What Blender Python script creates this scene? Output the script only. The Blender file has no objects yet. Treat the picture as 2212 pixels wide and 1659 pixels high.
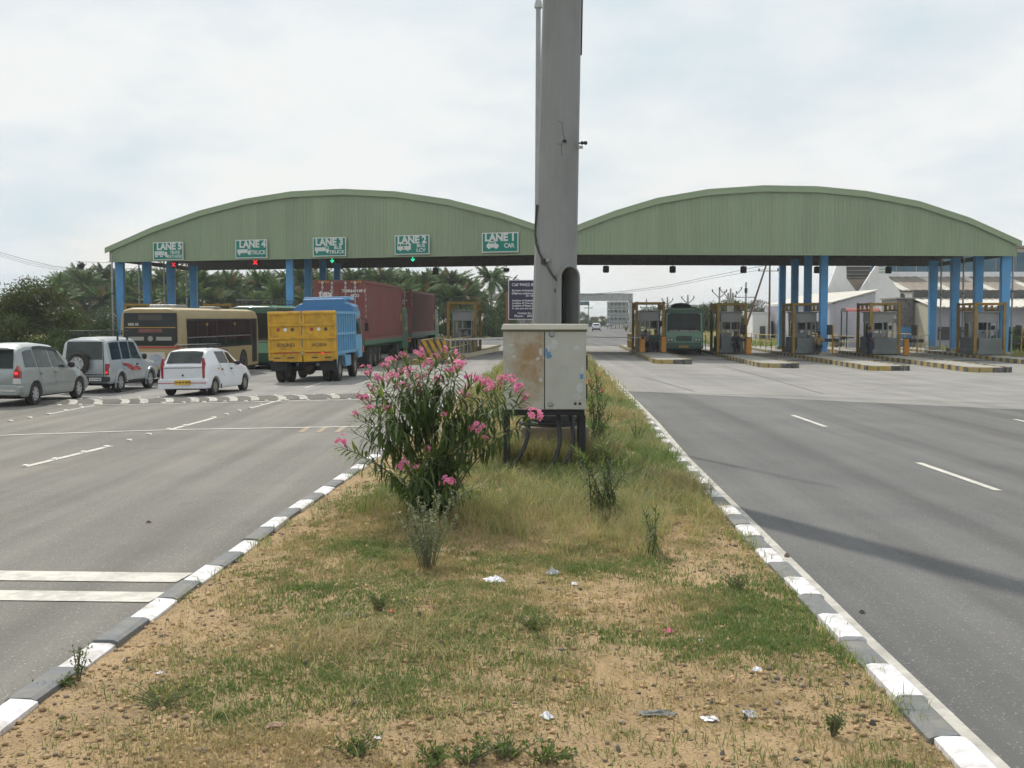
import bpy, bmesh, math, random
import numpy as np
from mathutils import Vector, Matrix
R = math.radians
random.seed(7); rng = np.random.default_rng(7)
sc = bpy.context.scene
COL = sc.collection

# ------------------------------------------------------------------ camera
F_PX, CAM_H, HZ = 2600.0, 2.25, 688.0            # focal length and horizon on a 2212 x 1659 picture
TH = math.atan((829.5 - HZ) / F_PX)
cd = bpy.data.cameras.new('camera'); cd.sensor_width = 36; cd.lens = 36 * F_PX / 2212
cd.clip_start = 0.1; cd.clip_end = 4000
cam = bpy.data.objects.new('camera', cd); COL.objects.link(cam)
cam.location = (0, 0, CAM_H); cam.rotation_euler = (math.pi / 2 - TH, 0, 0)
sc.camera = cam

# ------------------------------------------------------------------ sky and sun
SUN_EL = R(50); SUN_AZ = math.atan2(-0.398, 0.917)
w = bpy.data.worlds.new('World'); sc.world = w; w.use_nodes = True
nt = w.node_tree; nt.nodes.clear()
def N(t, nt=nt, **k):
    n = nt.nodes.new(t)
    for a, b in k.items(): setattr(n, a, b)
    return n
out = N('ShaderNodeOutputWorld'); mixs = N('ShaderNodeMixShader')
sky = N('ShaderNodeTexSky', sky_type='NISHITA', sun_disc=False, sun_elevation=SUN_EL, sun_rotation=SUN_AZ)
sky.dust_density = 3.0; sky.air_density = 1.2
bg1 = N('ShaderNodeBackground'); bg1.inputs[1].default_value = 0.1
bg2 = N('ShaderNodeBackground'); bg2.inputs[1].default_value = 1.0
nt.links.new(sky.outputs[0], bg1.inputs[0])
tc = N('ShaderNodeTexCoord'); sep = N('ShaderNodeSeparateXYZ')
nt.links.new(tc.outputs['Generated'], sep.inputs[0])
def M(op, a, b=None):
    n = N('ShaderNodeMath', operation=op)
    for i, v in enumerate((a, b)):
        if v is None: continue
        if isinstance(v, (int, float)): n.inputs[i].default_value = v
        else: nt.links.new(v, n.inputs[i])
    return n.outputs[0]
zz = M('ADD', M('MAXIMUM', sep.outputs[2], 0.0), 0.30)
cmb = N('ShaderNodeCombineXYZ')
nt.links.new(M('DIVIDE', sep.outputs[0], zz), cmb.inputs[0])
nt.links.new(M('DIVIDE', sep.outputs[1], zz), cmb.inputs[1])
n1 = N('ShaderNodeTexNoise'); n1.inputs['Scale'].default_value = 1.5; n1.inputs['Detail'].default_value = 7
n1.inputs['Roughness'].default_value = 0.52; n1.inputs['Distortion'].default_value = 0.35
n2 = N('ShaderNodeTexNoise'); n2.inputs['Scale'].default_value = 2.0; n2.inputs['Detail'].default_value = 8
n2.inputs['Roughness'].default_value = 0.55
mp = N('ShaderNodeMapping'); mp.inputs['Location'].default_value = (5.1, 2.2, 0.4)
nt.links.new(cmb.outputs[0], n1.inputs['Vector']); nt.links.new(cmb.outputs[0], mp.inputs['Vector'])
nt.links.new(mp.outputs[0], n2.inputs['Vector'])
rp = N('ShaderNodeValToRGB'); rp.color_ramp.elements[0].position = 0.32; rp.color_ramp.elements[1].position = 0.56
rp.color_ramp.elements[0].color = (0.78, 0.78, 0.78, 1); rp.color_ramp.elements[1].color = (1, 1, 1, 1)
nt.links.new(n1.outputs[0], rp.inputs[0])
rc = N('ShaderNodeValToRGB'); rc.color_ramp.elements[0].position = 0.35; rc.color_ramp.elements[1].position = 0.56
rc.color_ramp.elements[0].color = (0.60, 0.685, 0.73, 1); rc.color_ramp.elements[1].color = (0.782, 0.797, 0.797, 1)
nt.links.new(n2.outputs[0], rc.inputs[0])
nt.links.new(rc.outputs[0], bg2.inputs[0])
nt.links.new(rp.outputs[0], mixs.inputs[0]); nt.links.new(bg1.outputs[0], mixs.inputs[1]); nt.links.new(bg2.outputs[0], mixs.inputs[2])
nt.links.new(mixs.outputs[0], out.inputs[0])
sd = bpy.data.lights.new('sun', 'SUN'); sd.energy = 2.7; sd.angle = R(1.2); sd.color = (1.0, 0.94, 0.84)
sun = bpy.data.objects.new('sun', sd); COL.objects.link(sun)
sv = Vector((-0.398 * math.cos(SUN_EL), 0.917 * math.cos(SUN_EL), math.sin(SUN_EL)))
sun.rotation_euler = sv.to_track_quat('Z', 'Y').to_euler(); sun.location = (0, 0, 60)
vs = sc.view_settings; vs.view_transform = 'Standard'; vs.look = 'None'; vs.exposure = 0.22; vs.gamma = 1; vs.use_curve_mapping = False
sc.render.engine = 'CYCLES'; sc.cycles.use_denoising = True; sc.cycles.use_adaptive_sampling = True; sc.cycles.adaptive_threshold = 0.04; sc.cycles.volume_bounces = 0
sc.cycles.max_bounces = 4; sc.cycles.diffuse_bounces = 2; sc.cycles.glossy_bounces = 2; sc.cycles.transparent_max_bounces = 8
sc.cycles.caustics_reflective = False; sc.cycles.caustics_refractive = False

# ------------------------------------------------------------------ helpers: where things stand
def interp(tab, y):
    if y <= tab[0][0]: return tab[0][1]
    for (a, b), (c, d) in zip(tab, tab[1:]):
        if y <= c: return b + (d - b) * (y - a) / (c - a)
    (a, b), (c, d) = tab[-2:]
    return d + (y - c) * (d - b) / (c - a)
KR = [(-8, 2.10), (0, 2.20), (8.4, 2.36), (19.2, 2.68), (26, 3.0), (38.5, 3.45), (46.4, 3.68), (70, 4.4)]
KL = [(-8, -3.12), (0, -2.98), (6.5, -2.83), (13.6, -2.51), (20.2, -2.15), (57, -0.51), (70, 0.1)]
def zr(x, y):                                     # road falls away from the median on both sides
    o = max(0.0, x - interp(KR, y), interp(KL, y) - x)
    k = 1.0 if y < 60 else max(0.0, 1 - (y - 60) / 60)
    return -0.02 * min(o, 10.0) * k
def ray(px, py):
    u = (px - 1106) / F_PX; v = (829.5 - py) / F_PX
    return Vector((u, math.cos(TH) + v * math.sin(TH), -math.sin(TH) + v * math.cos(TH)))
def G(px, py, dz=0.0):                            # the ground point seen at a place of the picture
    d = ray(px, py); z = dz
    for _ in range(12):
        t = (z - CAM_H) / d.z; z = zr(d.x * t, d.y * t) + dz
    return Vector((d.x * t, d.y * t, z))
def A(px, py, Y):                                 # the point at distance Y
    d = ray(px, py); t = Y / d.y
    return Vector((d.x * t, Y, CAM_H + d.z * t))
def AX(px, Y): return (px - 1106) / F_PX * Y
def ZH(py, Y): return A(1106, py, Y).z

# ------------------------------------------------------------------ helpers: materials
MATS = {}
def lk(nt, a, b): nt.links.new(a, b)
def pm(name, col, rough=0.6, metal=0.0, var=0.12, scale=6.0, bump=0.0, bscale=None, dirt=None, dirtscale=1.5, dirtamt=0.5, spec=0.5, coat=0.0, stretch=None, sub=0.0):
    """principled material whose colour wanders a little, with stains and fine relief"""
    if name in MATS: return MATS[name]
    m = bpy.data.materials.new(name); m.use_nodes = True; MATS[name] = m
    t = m.node_tree; b = t.nodes['Principled BSDF']
    b.inputs['Roughness'].default_value = rough; b.inputs['Metallic'].default_value = metal
    b.inputs['Specular IOR Level'].default_value = spec
    if coat: b.inputs['Coat Weight'].default_value = coat; b.inputs['Coat Roughness'].default_value = 0.08
    co = N('ShaderNodeTexCoord', t); oi = N('ShaderNodeObjectInfo', t)
    add = N('ShaderNodeVectorMath', t, operation='ADD'); sca = N('ShaderNodeVectorMath', t, operation='SCALE')
    sca.inputs[0].default_value = (37, 19, 53); lk(t, oi.outputs['Random'], sca.inputs['Scale'])
    lk(t, co.outputs['Object'], add.inputs[0]); lk(t, sca.outputs[0], add.inputs[1])
    vec = add.outputs[0]
    if stretch:
        mpn = N('ShaderNodeMapping', t); mpn.inputs['Scale'].default_value = stretch
        lk(t, vec, mpn.inputs['Vector']); vec = mpn.outputs[0]
    no = N('ShaderNodeTexNoise', t); no.inputs['Scale'].default_value = scale; no.inputs['Detail'].default_value = 6
    no.inputs['Roughness'].default_value = 0.6; lk(t, vec, no.inputs['Vector'])
    r = N('ShaderNodeValToRGB', t); e = r.color_ramp.elements
    e[0].position = 0.28; e[1].position = 0.72
    e[0].color = tuple(c * (1 - var) for c in col) + (1,); e[1].color = tuple(min(1, c * (1 + var)) for c in col) + (1,)
    lk(t, no.outputs[0], r.inputs[0]); colout = r.outputs[0]
    if dirt:
        n2 = N('ShaderNodeTexNoise', t); n2.inputs['Scale'].default_value = dirtscale; n2.inputs['Detail'].default_value = 8
        n2.inputs['Roughness'].default_value = 0.65; lk(t, vec, n2.inputs['Vector'])
        r2 = N('ShaderNodeValToRGB', t); r2.color_ramp.elements[0].position = 0.45; r2.color_ramp.elements[1].position = 0.72
        r2.color_ramp.elements[1].color = (dirtamt,) * 3 + (1,)
        lk(t, n2.outputs[0], r2.inputs[0])
        mx = N('ShaderNodeMix', t, data_type='RGBA'); mx.inputs[7].default_value = tuple(dirt) + (1,)
        lk(t, r2.outputs[0], mx.inputs[0]); lk(t, colout, mx.inputs[6]); colout = mx.outputs[2]
    lk(t, colout, b.inputs['Base Color'])
    if bump:
        n3 = N('ShaderNodeTexNoise', t); n3.inputs['Scale'].default_value = bscale or scale * 6; n3.inputs['Detail'].default_value = 4
        lk(t, vec, n3.inputs['Vector'])
        bp = N('ShaderNodeBump', t); bp.inputs['Strength'].default_value = bump; bp.inputs['Distance'].default_value = 0.02
        lk(t, n3.outputs[0], bp.inputs['Height']); lk(t, bp.outputs[0], b.inputs['Normal'])
    return m
def emit(name, col, s):
    m = bpy.data.materials.new(name); m.use_nodes = True; MATS[name] = m
    b = m.node_tree.nodes['Principled BSDF']; b.inputs['Base Color'].default_value = tuple(col) + (1,)
    b.inputs['Emission Color'].default_value = tuple(col) + (1,); b.inputs['Emission Strength'].default_value = s
    return m

# ------------------------------------------------------------------ helpers: meshes and objects
class MB:
    def __init__(s): s.v = []; s.f = []
    def add(s, vs, fs):
        o = len(s.v); s.v += [tuple(p) for p in vs]; s.f += [tuple(i + o for i in f) for f in fs]; return s
    def box(s, x0, x1, y0, y1, z0, z1):
        return s.add([(x0, y0, z0), (x1, y0, z0), (x1, y1, z0), (x0, y1, z0), (x0, y0, z1), (x1, y0, z1), (x1, y1, z1), (x0, y1, z1)],
                     [(0, 3, 2, 1), (4, 5, 6, 7), (0, 1, 5, 4), (1, 2, 6, 5), (2, 3, 7, 6), (3, 0, 4, 7)])
    def cb(s, c, d): return s.box(c[0] - d[0] / 2, c[0] + d[0] / 2, c[1] - d[1] / 2, c[1] + d[1] / 2, c[2] - d[2] / 2, c[2] + d[2] / 2)
    def beam(s, p, q, w, h=None, up=(0, 0, 1)):
        p = Vector(p); q = Vector(q); h = h or w; d = (q - p).normalized(); u = Vector(up)
        if abs(d.dot(u)) > 0.98: u = Vector((0, 1, 0))
        a = d.cross(u).normalized() * w / 2; b = a.cross(d).normalized() * h / 2
        vs = [c + i * a + j * b for c in (p, q) for i, j in ((-1, -1), (1, -1), (1, 1), (-1, 1))]
        return s.add(vs, [(0, 3, 2, 1), (4, 5, 6, 7), (0, 1, 5, 4), (1, 2, 6, 5), (2, 3, 7, 6), (3, 0, 4, 7)])
    def tube(s, pts, r, n=8, caps=True):
        pts = [Vector(p) for p in pts]; rs = r if isinstance(r, (list, tuple)) else [r] * len(pts)
        o = len(s.v); prev = None
        for i, p in enumerate(pts):
            d = (pts[min(i + 1, len(pts) - 1)] - pts[max(i - 1, 0)]).normalized()
            u = prev if prev is not None else (Vector((1, 0, 0)) if abs(d.z) > 0.9 else Vector((0, 0, 1)))
            a = (u - d * u.dot(d)).normalized(); prev = a; b = d.cross(a)
            s.v += [tuple(p + rs[i] * (math.cos(2 * math.pi * k / n) * a + math.sin(2 * math.pi * k / n) * b)) for k in range(n)]
        for i in range(len(pts) - 1):
            for k in range(n): s.f.append((o + i * n + k, o + i * n + (k + 1) % n, o + (i + 1) * n + (k + 1) % n, o + (i + 1) * n + k))
        if caps:
            s.f.append(tuple(o + k for k in reversed(range(n)))); e = o + (len(pts) - 1) * n
            s.f.append(tuple(e + k for k in range(n)))
        return s
    def lathe(s, prof, n=20, c=(0, 0, 0), axis='z'):
        o = len(s.v)
        for (r, h) in prof:
            for k in range(n):
                a = 2 * math.pi * k / n; p, q = r * math.cos(a), r * math.sin(a)
                v = (p, q, h) if axis == 'z' else ((h, p, q) if axis == 'x' else (q, h, p))
                s.v.append((v[0] + c[0], v[1] + c[1], v[2] + c[2]))
        m = len(prof)
        for i in range(m - 1):
            for k in range(n): s.f.append((o + i * n + k, o + i * n + (k + 1) % n, o + (i + 1) * n + (k + 1) % n, o + (i + 1) * n + k))
        s.f.append(tuple(o + k for k in reversed(range(n)))); s.f.append(tuple(o + (m - 1) * n + k for k in range(n)))
        return s
    def prism(s, poly, axis, a, b):
        """polygon in the two other axes pushed along axis from a to b"""
        n = len(poly)
        def P(p, t): return (t, p[0], p[1]) if axis == 'x' else ((p[0], t, p[1]) if axis == 'y' else (p[0], p[1], t))
        return s.add([P(p, a) for p in poly] + [P(p, b) for p in poly],
                     [tuple(reversed(range(n))), tuple(range(n, 2 * n))] + [(i, (i + 1) % n, n + (i + 1) % n, n + i) for i in range(n)])
    def ball(s, c, r, n=10, m=6):
        r = r if isinstance(r, (tuple, list)) else (r, r, r)
        o = len(s.v)
        for i in range(1, m):
            t = math.pi * i / m
            for k in range(n): s.v.append((c[0] + r[0] * math.sin(t) * math.cos(2 * math.pi * k / n), c[1] + r[1] * math.sin(t) * math.sin(2 * math.pi * k / n), c[2] + r[2] * math.cos(t)))
        s.v += [(c[0], c[1], c[2] + r[2]), (c[0], c[1], c[2] - r[2])]
        for i in range(m - 2):
            for k in range(n): s.f.append((o + i * n + k, o + (i + 1) * n + k, o + (i + 1) * n + (k + 1) % n, o + i * n + (k + 1) % n))
        T = o + (m - 1) * n
        for k in range(n):
            s.f.append((T, o + k, o + (k + 1) % n)); s.f.append((T + 1, o + (m - 2) * n + (k + 1) % n, o + (m - 2) * n + k))
        return s
    def quad(s, *p): return s.add(p, [tuple(range(len(p)))])
    def mesh(s, name, mat=None, smooth=False, fix=True):
        me = bpy.data.meshes.new(name); me.from_pydata(s.v, [], s.f); me.update()
        if fix:
            bm = bmesh.new(); bm.from_mesh(me); bmesh.ops.recalc_face_normals(bm, faces=bm.faces); bm.to_mesh(me); bm.free()
        if mat: me.materials.append(mat)
        if smooth:
            me.polygons.foreach_set('use_smooth', [True] * len(me.polygons))
            if smooth != 'all': me.set_sharp_from_angle(angle=R(40))
        return me
    def build(s, name, mat, parent=None, smooth=False, bevel=0, loc=None, fix=True):
        return obj(name, s.mesh(name, mat, smooth, fix), parent, bevel, loc)
def obj(name, me, parent=None, bevel=0, loc=None, rot=None):
    o = bpy.data.objects.new(name, me); COL.objects.link(o)
    if parent is not None: o.parent = parent
    if loc is not None: o.location = loc
    if rot is not None: o.rotation_euler = rot
    if bevel:
        b = o.modifiers.new('bevel', 'BEVEL'); b.width = bevel; b.segments = 2; b.limit_method = 'ANGLE'; b.angle_limit = R(40)
    return o
def tag(o, label, cat, group=None):
    o['label'] = label; o['category'] = cat
    if group: o['group'] = group
    return o
def thing(name, label, cat, loc=(0, 0, 0), rz=0.0, group=None, tilt=0.0):
    o = bpy.data.objects.new(name, None); COL.objects.link(o); o.empty_display_size = 0.2
    o.location = loc; o.rotation_euler = (0, tilt, rz)
    return tag(o, label, cat, group)
def struct(o): o['kind'] = 'structure'; return o
def stuff(o, label=None):
    o['kind'] = 'stuff'
    if label: o['label'] = label
    return o
def dup(root, loc=None, rz=None, label=None, group=None, parent=None):
    kids = [c for c in root.children]
    r = root.copy(); COL.objects.link(r)
    if parent is not None: r.parent = parent
    if loc is not None: r.location = loc
    if rz is not None: r.rotation_euler = (r.rotation_euler.x, r.rotation_euler.y, rz)
    if label: r['label'] = label
    if group: r['group'] = group
    for c in kids: dup(c, parent=r)
    return r
TXT = {}
def text_mesh(s, size, mat, ext=0.004, bold=0.0, align='CENTER'):
    k = (s, size, mat.name, ext, bold, align)
    if k in TXT: return TXT[k]
    cu = bpy.data.curves.new('lettering', 'FONT'); cu.body = s; cu.size = size; cu.extrude = ext; cu.offset = bold
    cu.align_x = align; cu.align_y = 'CENTER'; cu.resolution_u = 3
    o = bpy.data.objects.new('lettering', cu); COL.objects.link(o)
    dg = bpy.context.evaluated_depsgraph_get(); me = bpy.data.meshes.new_from_object(o.evaluated_get(dg))
    bpy.data.objects.remove(o); bpy.data.curves.remove(cu)
    me.materials.clear(); me.materials.append(mat); TXT[k] = me
    return me
def text(s, size, mat, parent, loc, rot=(math.pi / 2, 0, 0), bold=0.0, sx=1.0, align='CENTER', name='lettering', ext=0.004):
    o = obj(name, text_mesh(s, size, mat, ext, bold, align), parent, 0, loc, rot); o.scale = (sx, 1, 1); return o
def fast_mesh(name, V, Fc, mat, k=3, col=None, smooth=False):
    """numpy verts and faces of k corners each"""
    me = bpy.data.meshes.new(name); n = len(Fc)
    me.vertices.add(len(V)); me.vertices.foreach_set('co', np.asarray(V, dtype=np.float32).ravel())
    me.loops.add(n * k); me.loops.foreach_set('vertex_index', np.asarray(Fc, dtype=np.int32).ravel())
    me.polygons.add(n); me.polygons.foreach_set('loop_start', np.arange(0, n * k, k, dtype=np.int32))
    if col is not None:
        at = me.color_attributes.new('tint', 'FLOAT_COLOR', 'POINT')
        c4 = np.ones((len(V), 4), dtype=np.float32); c4[:, :3] = col; at.data.foreach_set('color', c4.ravel())
    me.update(calc_edges=True)
    if smooth: me.polygons.foreach_set('use_smooth', np.ones(n, dtype=bool))
    me.materials.append(mat); return me

# ================================================================== ground, roads, median
def ground_mat(name, cols, s1, s2, s3, rough=0.95, bump=0.4, speck=None, bdist=0.02, streak=0):
    m = bpy.data.materials.new(name); m.use_nodes = True; t = m.node_tree; b = t.nodes['Principled BSDF']
    b.inputs['Roughness'].default_value = rough; b.inputs['Specular IOR Level'].default_value = 0.25
    co = N('ShaderNodeTexCoord', t)
    def noise(s, d=6, r=0.6):
        n = N('ShaderNodeTexNoise', t); n.inputs['Scale'].default_value = s; n.inputs['Detail'].default_value = d; n.inputs['Roughness'].default_value = r
        lk(t, co.outputs['Object'], n.inputs['Vector']); return n.outputs[0]
    def ramp(f, a, b_, ca, cb):
        r = N('ShaderNodeValToRGB', t); r.color_ramp.elements[0].position = a; r.color_ramp.elements[1].position = b_
        r.color_ramp.elements[0].color = tuple(ca) + (1,); r.color_ramp.elements[1].color = tuple(cb) + (1,)
        lk(t, f, r.inputs[0]); return r.outputs[0]
    def mix(f, a, b_):
        n = N('ShaderNodeMix', t, data_type='RGBA')
        for i, v in ((0, f), (6, a), (7, b_)):
            if isinstance(v, tuple): n.inputs[i].default_value = v + (1,)
            else: lk(t, v, n.inputs[i])
        return n.outputs[2]
    c = ramp(noise(s1), 0.35, 0.65, cols[0], cols[1])
    c = mix(ramp(noise(s2), 0.5, 0.68, (0, 0, 0), (0.75,) * 3), c, cols[2])
    fine = noise(s3, 3, 0.7)
    c2 = N('ShaderNodeMix', t, data_type='RGBA', blend_type='MULTIPLY'); c2.inputs[0].default_value = 1
    lk(t, c, c2.inputs[6]); lk(t, ramp(fine, 0.3, 0.7, (0.72,) * 3, (1.25,) * 3), c2.inputs[7]); c = c2.outputs[2]
    if speck:
        vo = N('ShaderNodeTexVoronoi', t); vo.inputs['Scale'].default_value = speck[0]; lk(t, co.outputs['Object'], vo.inputs['Vector'])
        c = mix(ramp(vo.outputs['Color'], speck[1], speck[1] + 0.04, (0, 0, 0), (1, 1, 1)), c, speck[2])
    if streak:
        mpn = N('ShaderNodeMapping', t); mpn.inputs['Scale'].default_value = (1.5, .035, 1); mpn.inputs['Rotation'].default_value = (0, 0, R(3)); lk(t, co.outputs['Object'], mpn.inputs['Vector'])
        sn = N('ShaderNodeTexNoise', t); sn.inputs['Scale'].default_value = 1.0; sn.inputs['Detail'].default_value = 5; lk(t, mpn.outputs[0], sn.inputs['Vector'])
        c3 = N('ShaderNodeMix', t, data_type='RGBA', blend_type='MULTIPLY'); c3.inputs[0].default_value = 1
        lk(t, c, c3.inputs[6]); lk(t, ramp(sn.outputs[0], 0.36, 0.62, (1 - streak,) * 3, (1 + streak * .5,) * 3), c3.inputs[7]); c = c3.outputs[2]
        c = mix(ramp(noise(0.9, 3, 0.4), 0.70, 0.74, (0, 0, 0), (.35,) * 3), c, tuple(x * .55 for x in cols[0]))
    lk(t, c, b.inputs['Base Color'])
    bp = N('ShaderNodeBump', t); bp.inputs['Strength'].default_value = bump; bp.inputs['Distance'].default_value = bdist
    lk(t, fine, bp.inputs['Height']); lk(t, bp.outputs[0], b.inputs['Normal'])
    return m
m_asph_r = ground_mat('asphalt_dark', [(0.124, 0.124, 0.122), (0.148, 0.147, 0.143)], 0.35, 0.16, 170, 0.85, 0.5, (150, 0.80, (0.23, 0.23, 0.22)), ) if False else None
def asph(name, a, b, c): return ground_mat(name, [a, b, c], 0.35, 0.13, 150, 0.86, 0.5, (95, 0.86, tuple(x * 1.9 for x in b)), 0.006, 0.22)
m_asph_r = asph('asphalt_dark', (0.122, 0.123, 0.123), (0.152, 0.152, 0.149), (0.140, 0.137, 0.130))
m_asph_l = asph('asphalt_dusty', (0.172, 0.166, 0.150), (0.208, 0.200, 0.180), (0.228, 0.210, 0.176))
m_conc = ground_mat('road_concrete', [(0.25, 0.243, 0.228), (0.31, 0.302, 0.285), (0.225, 0.22, 0.208)], 0.4, 0.12, 60, 0.9, 0.25, None, 0.006, 0.12)
m_soil = ground_mat('median_soil', [(0.40, 0.28, 0.155), (0.52, 0.375, 0.215), (0.31, 0.235, 0.135)], 1.5, 1.8, 70, 0.95, 0.8, (60, 0.84, (0.26, 0.19, 0.125)), 0.03)
m_field = ground_mat('dry_field', [(0.20, 0.18, 0.085), (0.30, 0.25, 0.14), (0.11, 0.14, 0.045)], 0.12, 0.05, 8, 1.0, 0.3)
m_paint = pm('road_paint', (0.62, 0.60, 0.54), 0.8, var=0.12, scale=12, dirt=(0.22, 0.21, 0.19), dirtscale=3.5, dirtamt=0.65, bump=0.3, bscale=140)
m_kwhite = pm('kerb_white_paint', (0.74, 0.73, 0.76), 0.75, var=0.08, scale=7, dirt=(0.33, 0.29, 0.235), dirtscale=6, dirtamt=0.9, bump=0.25, bscale=60)
m_kgrey = pm('kerb_grey_paint', (0.155, 0.165, 0.172), 0.8, var=0.18, scale=7, dirt=(0.30, 0.26, 0.2), dirtscale=4, dirtamt=0.5, bump=0.25, bscale=60)
m_conc2 = pm('plain_concrete', (0.34, 0.33, 0.30), 0.9, var=0.15, scale=3, dirt=(0.2, 0.18, 0.15), dirtscale=1.4, dirtamt=0.5, bump=0.2)

def grid(name, xs_fn, ys, cols, zf, mat):
    V = []; Fc = []
    for y in ys:
        for c in cols: x = xs_fn(c, y); V.append((x, y, zf(c, x, y)))
    n = len(cols)
    for i in range(len(ys) - 1):
        for j in range(n - 1): Fc.append((i * n + j, i * n + j + 1, (i + 1) * n + j + 1, (i + 1) * n + j))
    return obj(name, fast_mesh(name, np.array(V), np.array(Fc), mat, 4))
# the open ground, one sheet to the horizon
gy = [-60, -20, 0, 20, 40, 60, 80, 100, 130, 170, 250, 400, 800, 1600, 3200]; gx = [-2500, -900, -300, -120, -70, -45, -28, 0, 28, 45, 70, 120, 300, 900, 2500]
struct(grid('ground', lambda c, y: c, gy, gx, lambda c, x, y: -0.40 if y < 62 else -0.22 if y < 100 else -0.06, m_field))
RY = [-8, 0, 8.4, 19.2, 26, 38.5, 46.4, 60, 70]
struct(grid('road_right_carriageway', lambda o, y: interp(KR, y) + o, RY, [-0.3, 0, 10, 46], lambda o, x, y: -0.02 * min(max(o, 0), 10), m_asph_r))
LY = [-8, 0, 6.5, 13.6, 20.2, 30, 45, 57, 70]
struct(grid('road_left_carriageway', lambda o, y: interp(KL, y) - o, LY, [-0.3, 0, 10, 46], lambda o, x, y: -0.02 * min(max(o, 0), 10), m_asph_l))
# concrete apron through the toll plaza
def cr0(o): return 37.3 - 0.47 * o if o < 14 else 30.7
oc = [-0.25, 0, 5, 10, 14, 40]
V = []; Fc = []; ts = [0, .15, .3, .45, .6, .75, .9, 1]
for t in ts:
    for o in oc:
        y = cr0(o) + (72 - cr0(o)) * t; V.append((interp(KR, y) + o, y, -0.02 * min(max(o, 0), 10) + 0.004))
for i in range(len(ts) - 1):
    for j in range(len(oc) - 1): Fc.append((i * 6 + j, i * 6 + j + 1, i * 6 + 7 + j, i * 6 + 6 + j))
struct(obj('apron_right', fast_mesh('apron_right', np.array(V), np.array(Fc), m_conc, 4)))
struct(grid('apron_left', lambda o, y: interp(KL, y) - o, [36.2, 45, 57, 72], [-0.25, 0, 10, 40], lambda o, x, y: -0.02 * min(max(o, 0), 10) + 0.004, m_conc))
# plaza floor under the canopy and the far road, falling level
ROAD = Vector((0.0688, 1, 0))
def zfar(x, y): return zr(x, y) + 0.002
struct(grid('plaza_floor', lambda c, y: c + ROAD.x * (y - 70), [69.9, 75, 80, 85, 90, 96, 104], [-44, -28, -18, -10, -5, 0, 5, 10, 16, 22, 30, 46], lambda c, x, y: zfar(x, y) + (0.006 if y < 103 else 0), m_conc))
struct(grid('road_beyond_plaza', lambda c, y: c * (1 if y > 240 else 1 + (240 - y) / 240 * 0.9) + ROAD.x * (y - 70) + 2.6, [100, 112, 125, 140, 180, 240, 400, 900], [-10, -3, 0, 3, 10], lambda c, x, y: 0.006 - 0.01 * (y > 120), m_asph_r))
# joints of the apron: thin recessed dark seams
m_seam = pm('joint_sealant', (0.10, 0.10, 0.095), 0.9)
def ribbon(name, pts, wdt, mat, dz=0.008, kind='structure', stuffed=None):
    V = []; pts = [Vector(p) for p in pts]
    dense = [pts[0]]
    for a, b in zip(pts, pts[1:]):
        n = max(1, int((b - a).length / 1.5)); dense += [a.lerp(b, k / n) for k in range(1, n + 1)]
    ks = [0]
    for i, p in enumerate(dense):
        d = (dense[min(i + 1, len(dense) - 1)] - dense[max(i - 1, 0)]); d.z = 0; d.normalize(); nrm = Vector((d.y, -d.x, 0)) * wdt / 2
        for q in (p - nrm, p + nrm): V.append((q.x, q.y, zr(q.x, q.y) + dz))
    Fc = [(2 * i, 2 * i + 1, 2 * i + 3, 2 * i + 2) for i in range(len(dense) - 1)]
    o = obj(name, fast_mesh(name, np.array(V), np.array(Fc), mat, 4)); o['kind'] = kind; return o
for a, b in (((1500, 846), (1390, 815)), ((1780, 852), (1562, 790)), ((1330, 800), (2100, 838))):
    ribbon('road_joint', [G(*a), G(*b)], 0.05, m_seam, 0.009)
ribbon('road_joint', [G(1345, 846), G(1700, 856), G(2212, 873), G(2500, 882)], 0.06, m_seam, 0.009)
ribbon('road_joint', [G(600, 838), G(800, 812)], 0.05, m_seam, 0.009)

# ---- value noise for planting
_T = rng.random((257, 257))
def vnoise(x, y, s):
    x = np.asarray(x) * s + 91.3; y = np.asarray(y) * s + 47.7
    xi = np.floor(x).astype(int) % 256; yi = np.floor(y).astype(int) % 256; fx = x - np.floor(x); fy = y - np.floor(y)
    fx = fx * fx * (3 - 2 * fx); fy = fy * fy * (3 - 2 * fy)
    return (_T[xi, yi] * (1 - fx) + _T[xi + 1, yi] * fx) * (1 - fy) + (_T[xi, yi + 1] * (1 - fx) + _T[xi + 1, yi + 1] * fx) * fy
def zmed(x, y):
    x = np.asarray(x, float); y = np.asarray(y, float)
    xl = np.interp(y, [a for a, _ in KL], [b for _, b in KL]); xr = np.interp(y, [a for a, _ in KR], [b for _, b in KR]); e = np.clip((np.minimum(x - xl, xr - x) - .12) / .55, 0, 1)
    return 0.092 + e * (0.025 + 0.05 * vnoise(x, y, 0.5)) + 0.03 * (vnoise(x, y, 2.3) - 0.5) * (.3 + .7 * e) + 0.012 * (vnoise(x, y, 9.0) - 0.5)
# median soil with real bumps
ys = np.concatenate([np.arange(1, 16, 0.08), np.arange(16, 30, 0.2), np.arange(30, 71, 0.6)]); tcol = np.linspace(0, 1, 68)
Y, T = np.meshgrid(ys, tcol, indexing='ij')
XL = np.array([interp(KL, y) + 0.10 for y in ys])[:, None]; XR = np.array([interp(KR, y) - 0.10 for y in ys])[:, None]
X = XL + (XR - XL) * T; Z = zmed(X, Y)
nc = len(tcol); ii, jj = np.meshgrid(np.arange(len(ys) - 1), np.arange(nc - 1), indexing='ij'); b0 = (ii * nc + jj).ravel()
struct(obj('median_ground', fast_mesh('median_ground', np.stack([X, Y, Z], -1).reshape(-1, 3), np.stack([b0, b0 + 1, b0 + nc + 1, b0 + nc], 1), m_soil, 4, smooth=True)))

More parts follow.
